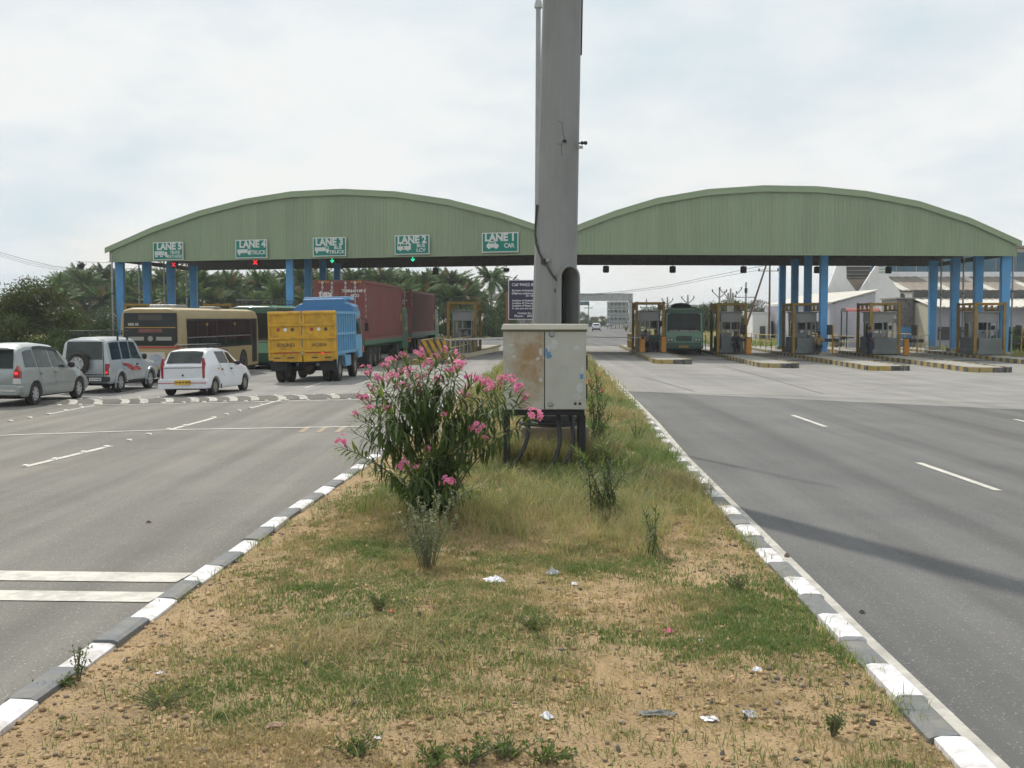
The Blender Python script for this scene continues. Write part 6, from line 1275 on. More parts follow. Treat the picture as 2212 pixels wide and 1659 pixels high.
def crown_points(n, clumps, rad, squash=1.0):
    k = rng.integers(0, len(clumps), n); r = rad * (0.55 + 0.45 * rng.random(n)[:, None]) * np.sign(1)
    d = rng.normal(size=(n, 3)); d /= np.linalg.norm(d, axis=1)[:, None]; u = rng.random(n)[:, None] ** 0.45
    return np.asarray(clumps)[k] + d * u * r * np.array([1, 1, squash]), k
def tints(k, base, spread, n):
    cl = rng.uniform(1 - spread, 1 + spread, (k.max() + 1, 1))[k]; j = rng.uniform(.8, 1.2, (n, 1)); hue = rng.uniform(.85, 1.25, (n, 1))
    c = np.array(base)[None] * cl * j; c[:, :1] *= hue; return c
def limbs(mb, p, d, L, r, depth, rnd, out):
    q = p + d * L; mb.tube([p, p + d * L * .5 + Vector((rnd.uniform(-.06, .06), rnd.uniform(-.06, .06), 0)) * L, q], [r, r * .8, r * .62], 6, caps=False)
    if depth == 0: out.append(q); return
    for i in range(rnd.choice((2, 3, 3))):
        e = (d + Vector((rnd.uniform(-.9, .9), rnd.uniform(-.9, .9), rnd.uniform(-.15, .6)))).normalized(); limbs(mb, q, e, L * rnd.uniform(.6, .85), r * .6, depth - 1, rnd, out)
def make_tree(name, seed, W, H, trunk_h, nleaf, size, base, aspect=.45, clumps=26, low=.25, wisp=0.0):
    """returns (trunk mesh, crown mesh) of a leafy tree of crown width W and height H"""
    rnd = random.Random(seed); mb = MB(); ends = []
    limbs(mb, Vector((0, 0, 0)), Vector((rnd.uniform(-.1, .1), 0, 1)).normalized(), trunk_h, .045 * H ** .8, 3, rnd, ends)
    cl = []
    for i in range(clumps):
        th = rnd.uniform(0, 6.283); u = rnd.random() ** .5; zz_ = rnd.uniform(low, .92); rr = W / 2 * u * math.sqrt(max(.05, 1 - ((zz_ - .5) / .58) ** 2)); cl.append((rr * math.cos(th), rr * math.sin(th), zz_ * H))
    for e in ends:
        if e.z < H: cl.append(tuple(e))
    n = nleaf; P_, k = crown_points(n, cl, W * .17, .75); P_[:, 2] = np.maximum(P_[:, 2], .03 * H)
    tr = mb.mesh('trunk', m_bark, smooth=True); return tr, leaf_cloud('crown', P_, size, aspect, tints(k, base, .3, n), m_leaf, .3)
def plant_tree(tm, name, label, loc, rz=0, sc_=1.0, group=None, cat='tree'):
    t = thing(name, label, cat, loc, rz, group); t.scale = (sc_,) * 3 if not isinstance(sc_, tuple) else sc_; obj('trunk', tm[0], t); obj('crown', tm[1], t); return t

# ================================================================== background trees
acacia = make_tree('acacia', 3, 6.6, 4.7, 1.3, 30000, .19, (.060, .082, .028), .36, 46, .10)
plant_tree(acacia, 'acacia_tree', 'broad dark thorny acacia tree standing behind the people carrier at the left edge', (AX(30, 66), 66, -.35), 0, (1.0, 1, 1.0)); plant_tree(acacia, 'acacia_tree', 'acacia tree cut by the left picture edge behind the broad one', (AX(-95, 74), 74, -.35), 2.1, 1.05)
shrub = [make_tree('shrub', 11 + i, 3.4, 2.1, .4, 9000, .15, (.042, .080, .022), .42, 26, .05) for i in range(3)]
for px, y, s, lab in ((140, 72, 1.0, 'green roadside bush beside the broad acacia'), (185, 80, 1.15, 'green roadside bush behind the jeep roof rack'), (232, 84, 1.05, 'green roadside bush by the leftmost blue column'), (100, 62, .75, 'low green bush in front of the acacia trunk')):
    plant_tree(shrub[int(px) % 3], 'bush', lab, (AX(px, y), y, -.35), px * .7, s, None, 'bush')
# coconut palms
def make_palm(seed, th, fl, nf):
    rnd = random.Random(seed); r_ = np.random.default_rng(seed); bend = rnd.uniform(-.5, .5); tr = MB().tube([(bend * (k / 6) ** 2, 0, th * k / 6) for k in range(7)], [.19, .16, .15, .14, .14, .13, .15], 8).mesh('trunk', m_ptrunk, smooth=True)
    top = np.array([bend, 0, th]); V = []; F_ = []; Cc = []
    for i in range(nf):
        az = i * 2.399 + rnd.uniform(-.2, .2); el0 = rnd.uniform(-.25, 1.35) if i > nf * .25 else rnd.uniform(.8, 1.45); L_ = fl * rnd.uniform(.75, 1.1); droop = rnd.uniform(.9, 1.6) * (1.0 if el0 < .8 else .6)
        pts = [top.copy()]; el = el0; nseg = 9
        for s in range(nseg): el -= droop / nseg; pts.append(pts[-1] + L_ / nseg * np.array([math.cos(az) * math.cos(el), math.sin(az) * math.cos(el), math.sin(el)]))
        side = np.array([-math.sin(az), math.cos(az), 0]); col = np.array((.072, .130, .040)) * rnd.uniform(.55, 1.35) if rnd.random() > .04 else np.array((.20, .15, .07)) * rnd.uniform(.6, 1)
        for s in range(nseg):
            p, q = pts[s], pts[s + 1]; d = (q - p); up = np.cross(d, side); up /= np.linalg.norm(up) + 1e-9
            for m_ in range(3):
                b = p + d * (m_ + .5) / 3; u = (s + m_ / 3) / nseg; ll = fl * .30 * (math.sin(math.pi * min(1, u * .85 + .16)) ** .7)
                for sg in (-1, 1):
                    tip = b + sg * side * ll * .72 + d / np.linalg.norm(d) * ll * .45 + np.array([0, 0, -ll * rnd.uniform(.25, .65)]); wv = d / np.linalg.norm(d) * fl * .022; o = len(V); V += [b - wv, b + wv, tip]; F_.append((o, o + 1, o + 2)); Cc += [col] * 3
            o = len(V); wd = up * .03; V += [p - side * .03, p + side * .03, q]; F_.append((o, o + 1, o + 2)); Cc += [col * 1.3] * 3
    return tr, fast_mesh('crown', np.array(V), np.array(F_), m_palm, 3, np.array(Cc))
palms = [make_palm(40 + i, th, 3.1, 40) for i, th in enumerate((7.2, 8.0, 6.4, 7.6, 5.6))]
def palm(label, px, y, ytop, v, rz, group=None):
    tm = palms[v]; th = (7.2, 8.0, 6.4, 7.6, 5.6)[v]; ztop = ZH(ytop, y) - 1.7; s = 1.0; t = thing('coconut_palm', label, 'palm tree', (AX(px, y), y, ztop - th), rz, group); sg = 1.0
    t.location.z = max(-1.6, min(-.1, ztop - th)); k = (ztop - t.location.z) / th; t.scale = (max(.85, k), max(.85, k), k); obj('trunk', tm[0], t); obj('crown', tm[1], t)
rr = random.Random(5); px = 130.0; i = 0
GP = 'coconut palms of the grove behind the left canopy'; LP_ = 'coconut palm in the dense grove behind the left canopy and lorries'
while px < 1025:
    palm(LP_, px + rr.uniform(-8, 8), rr.uniform(150, 172), rr.choice((583, 588, 592, 597, 603)) + rr.uniform(-3, 3), i % 5, rr.uniform(0, 6), GP); px += rr.uniform(24, 34); i += 1
px = 140
while px < 1010: palm(LP_, px, rr.uniform(178, 200), rr.uniform(592, 612), i % 5, rr.uniform(0, 6), GP); px += rr.uniform(30, 44); i += 1
px = 135
while px < 1010: palm(LP_, px, rr.uniform(140, 150), rr.uniform(612, 634), 4 if i % 2 else 2, rr.uniform(0, 6), GP); px += rr.uniform(34, 52); i += 1
palm('tall lone coconut palm right of the grove, left of the notice board', 1062, 168, 578, 1, 1.0); palm('slender lone coconut palm touching the left edge of the notice board', 1093, 176, 606, 3, 2.0); palm('lower palm at the right end of the grove above the left booth', 1006, 160, 612, 2, .4); palm('leaning palm between the grove and the tall lone palm', 1036, 172, 628, 4, .9)
under = [make_tree('under', 21 + i, 5.8, 4.4, .6, 8000, .26, (.042, .075, .024), .45, 24, .06) for i in range(3)]
px = 110; k = 0
while px < 1130:
    plant_tree(under[k % 3], 'undergrowth_bush', 'dark bush of the undergrowth below the coconut grove', (AX(px, 138 + (k % 3) * 8), 138 + (k % 3) * 8, -.4), k * 1.3, rr.uniform(.75, 1.1), 'undergrowth bushes below the grove', 'bush'); px += rr.uniform(30, 46); k += 1
plant_tree(under[1], 'round_bush', 'round green bush right of the left booth under the lone palms', (AX(1062, 132), 132, -.3), 1, (.8, .8, 1.05), None, 'bush'); plant_tree(under[0], 'round_bush', 'taller round bush behind the tanker lorry', (AX(1086, 140), 140, -.3), 3, (.7, .7, 1.25), None, 'bush')
k = 0
for px, y, s in ((1262, 330, 1.0), (1275, 345, .8), (1300, 350, .75), (1318, 330, .7), (1375, 300, 1.1), (1400, 240, .95), (1420, 220, 1.1), (1450, 200, 1.0), (1500, 180, 1.0), (1525, 165, 1.1), (1548, 175, 1.25), (1580, 180, 1.2), (1612, 175, 1.15), (1635, 160, .75)):
    plant_tree(under[k % 3], 'distant_tree', 'distant bushy tree in the hazy line along the horizon right of the highway', (AX(px, y), y, -.3), k * 1.1, s, 'distant trees along the horizon on the right'); k += 1
plant_tree(shrub[1], 'bush', 'leafy green bush at the right picture edge beside the outermost booth', (AX(2185, 84), 84, -.3), 1.0, (1.2, 1.0, .9), None, 'bush')
# bare tree
rnd = random.Random(9); mb = MB(); ends = []
def bare(p, d, L_, r, n):
    q = p + d * L_; mb.tube([p, q], [r, r * .65], 5, caps=False)
    if n == 0: return
    for i in range(3): bare(q, (d + Vector((rnd.uniform(-.8, .8), rnd.uniform(-.5, .5), rnd.uniform(-.1, .5)))).normalized(), L_ * .72, r * .6, n - 1)
bare(Vector((0, 0, 0)), Vector((0, 0, 1)), 1.5, .10, 5); t = thing('bare_tree', 'leafless grey tree left of the rusty pole', 'tree', (AX(1640, 128), 128, -.2)); mb.build('trunk', m_bark, t)

# ================================================================== mast, post and cabinet on the median
m_mast = pm('mast_galvanised', (0.255, 0.262, 0.258), 0.65, 0.1, var=0.10, scale=1.2, dirt=(0.185, 0.185, 0.18), dirtscale=1.6, dirtamt=0.8, bump=0.08, bscale=30, stretch=(1, 1, .4))
MY = 18.2; mx0 = AX(1197, MY); mz = .68
mast = thing('high_mast', 'thick grey galvanised steel mast with an arched hatch standing on the median', 'mast', (mx0 + .0, MY, .1)); tilt = math.atan(.115 / 4.9)
def mr_(z): return .352 - .0088 * z
def axis_x(z): return (z - 2.2) * math.tan(tilt)
NS = 20
mbm = MB(); zs = [.6, 1.2, 1.8, 2.4, 3.0, 3.6, 4.4, 5.2, 6, 7, 8.5, 10, 13, 16, 20]
mbm.v = [(axis_x(z) + mr_(z) * math.cos(2 * math.pi * (k + .35) / NS), mr_(z) * math.sin(2 * math.pi * (k + .35) / NS), z) for z in zs for k in range(NS)]
mbm.f = [(i * NS + k, i * NS + (k + 1) % NS, (i + 1) * NS + (k + 1) % NS, (i + 1) * NS + k) for i in range(len(zs) - 1) for k in range(NS)] + [tuple(reversed(range(NS))), tuple((len(zs) - 1) * NS + k for k in range(NS))]
shaft = mbm.build('shaft', m_mast, mast)
HA = R(36); hd_ = Vector((math.sin(HA), -math.cos(HA), 0)); hs_ = Vector((math.cos(HA), math.sin(HA), 0)); hz0, hz1 = 1.55, ZH(577, 18) - .1 - .16
def arch(hw, top, bot): return [(-hw, bot), (hw, bot)] + [(hw * math.cos(math.pi * k / 12), top + hw * math.sin(math.pi * k / 12)) for k in range(13)]
def arch_prism(mb, hw, top, bot, r0, r1):
    P_ = arch(hw, top, bot); c = Vector((axis_x(2.4), 0, 0)); n = len(P_)
    return mb.add([c + hd_ * r + hs_ * a + Vector((0, 0, b)) for r in (r0, r1) for a, b in P_], [tuple(reversed(range(n))), tuple(range(n, 2 * n))] + [(i, (i + 1) % n, n + (i + 1) % n, n + i) for i in range(n)])
cut = arch_prism(MB(), .165, hz1, hz0, -.24, .6).build('cut', m_mast, mast); bo = shaft.modifiers.new('hatch', 'BOOLEAN'); bo.object = cut; bo.operation = 'DIFFERENCE'; bo.solver = 'EXACT'
bpy.context.view_layer.update(); dg = bpy.context.evaluated_depsgraph_get(); nm = bpy.data.meshes.new_from_object(shaft.evaluated_get(dg)); shaft.modifiers.clear(); shaft.data = nm; bpy.data.objects.remove(cut)
nm.materials.clear(); nm.materials.append(m_mast)
fr = MB(); Po = arch(.19, hz1, hz0); Pi = arch(.163, hz1, hz0); c = Vector((axis_x(2.4), 0, 0)); n = len(Po)
for r in (.18, .375): fr.v += [tuple(c + hd_ * r + hs_ * a + Vector((0, 0, b))) for a, b in Po] + [tuple(c + hd_ * r + hs_ * a + Vector((0, 0, b))) for a, b in Pi]
for i in range(n):
    j = (i + 1) % n; fr.f += [(i, j, 2 * n + j, 2 * n + i), (n + j, n + i, 3 * n + i, 3 * n + j), (2 * n + i, 2 * n + j, 3 * n + j, 3 * n + i), (j, i, n + i, n + j)]
fr.build('hatch_frame', m_mast, mast)
m_hole = pm('hatch_shade_tone', (.02, .02, .019), .9); arch_prism(MB(), .162, hz1, hz0 + .01, -.235, -.215).build('hatch_back', m_hole, mast)  # near-black colour stands in for the shade inside the hollow mast
MB().tube([c + hd_ * .16 + hs_ * .06 + Vector((0, 0, hz0 + .05)), c + hd_ * .16 + hs_ * .07 + Vector((0, 0, hz0 + .5)), c + hd_ * .12 + hs_ * .05 + Vector((0, 0, hz1))], .02, 6).build('inner_cable', m_black, mast)
MB().lathe([(.50, .55), (.50, .60), (.36, .60), (.355, .7)], 24, c=(axis_x(.6), 0, .0)).build('base_flange', m_dark, mast)
for k in range(8): MB().lathe([(.03, .6), (.03, .68)], 6, c=(axis_x(.6) + .43 * math.cos(k * .785 + .3), .43 * math.sin(k * .785 + .3), 0)).build('anchor_bolt', m_dark, mast)
MB().prism([(-.52, -.15), (.52, -.15), (.5, .55), (-.5, .55)], 'y', -.5, .5).build('plinth', pm('soil_stained_concrete', (.24, .195, .14), .95, var=.2, scale=4, dirt=(.15, .11, .07), dirtscale=3, dirtamt=.7), mast, bevel=.03)
def on_mast(px, py, out=.02):
    z = ZH(py, MY - .3) - .1; x = AX(px, MY - .28) - mx0; dx = x - axis_x(z); r = mr_(z) + out; dx = max(-r * .999, min(r * .999, dx)); return Vector((axis_x(z) + dx, -math.sqrt(r * r - dx * dx), z))
pts = [on_mast(*p) for p in ((1160, 440), (1157, 480), (1156, 505), (1158, 525), (1164, 545), (1171, 560), (1170, 569), (1176, 572), (1180, 566), (1176, 560), (1173, 566), (1182, 576), (1190, 590), (1198, 601), (1205, 608))]
MB().tube(pts, .016, 7).build('cable', pm('old_cable', (.05, .05, .05), .7), mast, smooth=True); MB().tube([on_mast(1258, y_ , .006) for y_ in (-40, 20, 60, 110)] , .012, 6).build('side_cable', m_dark, mast)
MB().ball(on_mast(1183, 563, .05), (.03, .03, .035)).build('cable_knob', m_galv, mast, smooth=True)
m_crk = pm('crack_dark', (.10, .10, .10), .9)
for ln in ([(1205, 262), (1213, 266), (1215, 280), (1214, 288), (1218, 295), (1219, 305)], [(1212, 306), (1212, 330), (1214, 338)], [(1203, 311), (1212, 312), (1213, 305), (1222, 304)]): MB().tube([on_mast(a, b, .0005) for a, b in ln], .004, 4).build('surface_crack', m_crk, mast)
MB().cb(on_mast(1219, 305, .004), (.05, .02, .04)).build('cable_stub', m_dark, mast)
p = on_mast(1250, 306, .02); MB().tube([p, p + Vector((.10, -.02, .0))], .012, 6).build('side_hook', m_dark, mast); MB().ball(p + Vector((.10, -.02, .0)), .03).build('hook_ball', m_dark, mast); MB().ball(p + Vector((.05, -.02, .0)), .028).build('hook_ball', m_dark, mast); MB().cb(p + Vector((.02, 0, -.06)), (.08, .04, .04)).build('hook_plate', m_galv, mast)
MB().box(-.02, .02, 0, .03, 0, .06).build('hatch_latch', m_dark, mast, loc=on_mast(1200, 632, .0))
# thin post behind the mast
PY = 25.0; post = thing('slender_post', 'slender grey post with a bell shaped collar rising behind the left edge of the mast', 'post', (AX(1160, PY), PY, .1))
zt_ = ZH(20, PY) - .1; MB().tube([(0, 0, 0), (.012, 0, zt_ * .5), (.02, 0, zt_)], [.065, .06, .05], 10).build('shaft', m_galv, post, smooth=True); MB().lathe([(.05, zt_), (.085, zt_ + .03), (.08, zt_ + .10), (.05, zt_ + .2), (.045, zt_ + .22)], 12, c=(.02, 0, 0)).build('collar', m_pal, post, smooth=True); MB().tube([(.02, 0, zt_ + .2), (.03, 0, zt_ + 3)], .035, 8).build('upper_tube', m_galv, post)
# cabinet
CY = 16.5; k_ = CY / F_PX; cx0 = AX(1176.5, CY); z0 = ZH(886, CY); z1 = ZH(712, CY); hw = 180 * k_ / 2
def cab_mat():
    m = pm('cabinet_paint', (0.445, 0.45, 0.405), 0.55, 0.0, var=0.04, scale=3, dirt=(.36, .345, .29), dirtscale=2.5, dirtamt=.4); return m
m_cab = cab_mat()
def rust_mat():
    m = m_cab.copy(); m.name = 'cabinet_paint_rusty'; t = m.node_tree; b = t.nodes['Principled BSDF']; src = b.inputs['Base Color'].links[0].from_socket
    co = N('ShaderNodeTexCoord', t); mp_ = N('ShaderNodeMapping', t); mp_.inputs['Location'].default_value = (.66, 0, -2.45); mp_.inputs['Scale'].default_value = (3.3, 0, 1.55); lk(t, co.outputs['Object'], mp_.inputs['Vector'])
    no = N('ShaderNodeTexNoise', t); no.inputs['Scale'].default_value = 4.5; no.inputs['Detail'].default_value = 8; no.inputs['Roughness'].default_value = .68; lk(t, co.outputs['Object'], no.inputs['Vector'])
    ln = N('ShaderNodeVectorMath', t, operation='LENGTH'); lk(t, mp_.outputs[0], ln.inputs[0])
    su = N('ShaderNodeMath', t, operation='SUBTRACT'); lk(t, no.outputs[0], su.inputs[0]); mu = N('ShaderNodeMath', t, operation='MULTIPLY'); mu.inputs[1].default_value = .34; lk(t, ln.outputs['Value'], mu.inputs[0]); lk(t, mu.outputs[0], su.inputs[1])
    r = N('ShaderNodeValToRGB', t); r.color_ramp.elements[0].position = .04; r.color_ramp.elements[1].position = .46; lk(t, su.outputs[0], r.inputs[0])
    rc_ = N('ShaderNodeValToRGB', t); rc_.color_ramp.elements[0].color = (.40, .32, .20, 1); rc_.color_ramp.elements[1].color = (.29, .175, .08, 1); rc_.color_ramp.elements[0].position = .3; rc_.color_ramp.elements[1].position = .65; lk(t, no.outputs[0], rc_.inputs[0])
    mx = N('ShaderNodeMix', t, data_type='RGBA'); lk(t, r.outputs[0], mx.inputs[0]); lk(t, src, mx.inputs[6]); lk(t, rc_.outputs[0], mx.inputs[7]); lk(t, mx.outputs[2], b.inputs['Base Color']); return m
cab = thing('switch_cabinet', 'grey steel switch cabinet with a rust stained door on a black stand before the mast', 'cabinet', (cx0, CY, .12)); zo = .12
m_iron = pm('black_iron', (.02, .02, .021), .7, .2, var=.3, scale=6)
MB().box(-hw, hw, .03, .55, z0 - zo, z1 - zo).build('housing', m_cab, cab, bevel=.008)
dl = MB().box(-hw + .012, -.006, 0, .03, z0 - zo + .012, z1 - zo - .03).build('door', rust_mat(), cab, bevel=.006); dl['label'] = 'left cabinet door with a large rust stain'
dr_ = MB().box(.006, hw - .012, 0, .03, z0 - zo + .012, z1 - zo - .03).build('door', m_cab, cab, bevel=.006); MB().box(-.006, .006, .012, .03, z0 - zo + .012, z1 - zo - .03).build('door_gap', m_black, cab)
for pxz in ((1192, 722), (1190, 873)): MB().lathe([(.02, -.02), (.032, -.018), (.04, -.008), (.04, .0)], 16, c=(AX(pxz[0], CY) - cx0, 0, ZH(pxz[1], CY) - zo), axis='y').build('lock', m_galv, dr_)
MB().prism([(-hw - .03, z1 - zo), (hw + .03, z1 - zo), (hw + .02, z1 - zo + .075), (-hw - .02 + .02, z1 - zo + .075)], 'y', -.04, .6).build('lid', pm('lid_cream', (.62, .60, .52), .6, var=.05, dirt=(.4, .38, .3), dirtscale=3, dirtamt=.4), cab, bevel=.006)
MB().box(-hw - .01, hw + .01, -.004, .05, z1 - zo - .028, z1 - zo - .002).build('lid_lip', pm('lip_olive', (.17, .165, .11), .6), cab)
# peeling paper and paint scars, each with its own outline
m_paper = pm('torn_paper', (.50, .52, .52), .8, var=.1, scale=20); m_scar = pm('bare_metal_scar', (.50, .50, .48), .6, var=.1); m_bl = pm('blue_smear', (.12, .26, .42), .8, var=.25, scale=18)
def blot(px, py, w_, h_, mat, seed, par, n=13):
    r0 = random.Random(seed); X0 = AX(px, CY) - cx0; Z0 = ZH(py, CY) - zo; P_ = [(X0 + w_ * k_ * math.cos(2 * math.pi * i / n) * r0.uniform(.45, 1.1) / 2, Z0 + h_ * k_ * math.sin(2 * math.pi * i / n) * r0.uniform(.45, 1.1) / 2) for i in range(n)]; MB().prism(P_, 'y', -.0035, .0005).build('paint_scar' if mat is m_scar else 'paper_scrap', mat, par)
for i, (a, b, c_, d_, mt, pr) in enumerate(((1197, 742, 18, 28, m_paper, dr_), (1185, 750, 16, 20, m_paper, dr_), (1186, 768, 14, 22, m_bl, dr_), (1180, 760, 8, 20, m_bl, dr_), (1246, 752, 22, 14, m_paper, dr_), (1252, 840, 18, 30, m_paper, dr_), (1246, 858, 30, 16, m_scar, dr_), (1258, 800, 8, 26, m_scar, dr_), (1110, 770, 14, 8, m_scar, dl), (1104, 745, 18, 8, m_scar, dl), (1168, 760, 8, 22, m_scar, dl), (1162, 775, 12, 10, m_scar, dl), (1096, 800, 5, 9, m_scar, dl), (1168, 820, 10, 12, m_scar, dl), (1218, 800, 30, 26, pm('pale_patch', (.42, .43, .40), .6), dr_))): blot(a, b, c_, d_, mt, i, pr)
MB().box(AX(1253, CY) - cx0, AX(1260, CY) - cx0, -.004, .001, ZH(818, CY) - zo, ZH(808, CY) - zo).build('blue_label', m_bl, dr_)
for px_ in (1243, 1253): MB().lathe([(.008, -.004), (.02, -.004), (.02, 0)], 10, c=(AX(px_, CY) - cx0, 0, ZH(872, CY) - zo), axis='y').build('stud_hole', m_dark, dr_)
MB().box(hw + .0, hw + .025, .1, .2, z0 - zo + .55, z0 - zo + .75).build('hinge', m_dark, cab); MB().box(hw + .0, hw + .025, .1, .2, z0 - zo + .15, z0 - zo + .35).build('hinge', m_dark, cab)
for y in (.03, .5): MB().box(-hw + .02, hw - .02, y, y + .06, z0 - zo - .075, z0 - zo).build('stand_beam', m_iron, cab)
for x in (-hw + .05, hw - .05):
    MB().box(x - .035, x + .035, .1, .5, z0 - zo - .07, z0 - zo - .005).build('stand_beam', m_iron, cab)
    for y in (.03, .5): MB().box(x - .045, x + .045, y, y + .07, -.05, z0 - zo - .075).build('leg', m_iron, cab)
def cv(px, py, y): p = A(px, py, y); return p - Vector((cx0, CY, .12))
m_cond = pm('black_conduit', (.022, .022, .024), .5)
for L_ in ([(1205, 888), (1207, 915), (1209, 945), (1206, 970), (1198, 995), (1184, 1022)], [(1227, 888), (1234, 910), (1239, 940), (1236, 968), (1222, 995), (1200, 1016), (1182, 1028)], [(1140, 888), (1142, 920), (1138, 950), (1128, 975), (1112, 1000), (1096, 1024)]):
    P_ = [cv(a, b, CY + .25 - .05 * i) for i, (a, b) in enumerate(L_)]; Q = []
    for i in range(len(P_) - 1):
        for s in range(4):
            p0 = P_[max(i - 1, 0)]; p1 = P_[i]; p2 = P_[i + 1]; p3 = P_[min(i + 2, len(P_) - 1)]; u = s / 4; Q.append(.5 * ((2 * p1) + (p2 - p0) * u + (2 * p0 - 5 * p1 + 4 * p2 - p3) * u * u + (3 * p1 - p0 - 3 * p2 + p3) * u ** 3))
    Q.append(P_[-1]); MB().tube(Q, .030, 10).build('conduit', m_cond, cab, smooth=True)

# ================================================================== plants and litter of the median
def zm(x, y): return float(zmed(np.array([x]), np.array([y]))[0])
# ---- oleander: bent stems, whorls of narrow leaves, pink flower heads
def leaf_shape(L_, W_, droop):
    xs = [0, .3, .65, 1.0]; ws = [.18, 1.0, .72, .02]; V = []; a = 0; p = Vector((0, 0, 0))
    for i, (x, w_) in enumerate(zip(xs, ws)):
        if i: a_ = droop * x; p = p + Vector((math.cos(a_), 0, -math.sin(a_))) * L_ * (x - xs[i - 1])
        V += [(p.x, -W_ * w_ / 2, p.z + W_ * w_ * .18), (p.x, W_ * w_ / 2, p.z + W_ * w_ * .18), (p.x, 0, p.z)]
    F_ = []
    for i in range(3): o = i * 3; F_ += [(o, o + 2, o + 5, o + 3), (o + 2, o + 1, o + 4, o + 5)]
    return np.array(V), np.array(F_)
LSH = [leaf_shape(1.0, .15, d) for d in (.25, .9, 1.5)]
lg = [(.105, .160, .056), (.078, .122, .048), (.165, .235, .072)]
LME = [[fast_mesh('leaf', v, f, m_leaf, 4, np.tile(np.array(c_), (len(v), 1))) for c_ in lg] for v, f in LSH]
def flower_head(seed, n=11, col=(.86, .24, .42)):
    r0 = np.random.default_rng(seed); V = []; F_ = []; C_ = []
    for i in range(n):
        d = r0.normal(size=3); d[2] = abs(d[2]) * .8 - .1; d /= np.linalg.norm(d); c = d * r0.uniform(.03, .085); a = np.cross(d, [0.3, .2, 1]); a /= np.linalg.norm(a); b = np.cross(d, a); sh = r0.uniform(.8, 1.25); ph = r0.uniform(0, 6)
        for k in range(5):
            t = ph + k * 1.2566; u = math.cos(t) * a + math.sin(t) * b; w_ = -math.sin(t) * a + math.cos(t) * b; R_ = .028 * r0.uniform(.85, 1.2); o = len(V)
            V += [c, c + u * R_ * .6 - w_ * R_ * .42 + d * .006, c + u * R_ + d * .010, c + u * R_ * .6 + w_ * R_ * .42 + d * .006]; F_.append((o, o + 1, o + 2, o + 3)); pal = np.array(col) * sh; C_ += [pal * np.array([.8, .6, .7]), pal, np.minimum(.95, pal * np.array([1.1, 1.8, 1.5])), pal]
    return fast_mesh('flower_head', np.array(V), np.array(F_), m_petal, 4, np.array(C_))
FL = [flower_head(i, n) for i, n in enumerate((11, 14, 8, 12))]; FLR = [flower_head(30 + i, 4, (.62, .06, .07)) for i in range(2)]; FL1 = [flower_head(50 + i, 3) for i in range(2)]
def frame_of(d, roll):
    d = d.normalized(); s = d.cross(Vector((0, 0, 1)));
    if s.length < .05: s = Vector((1, 0, 0))
    s.normalize(); u = s.cross(d).normalized(); return d, s, u
m_stem2 = pm('oleander_stem', (0.085, 0.092, 0.05), 0.8, var=0.25, scale=10)
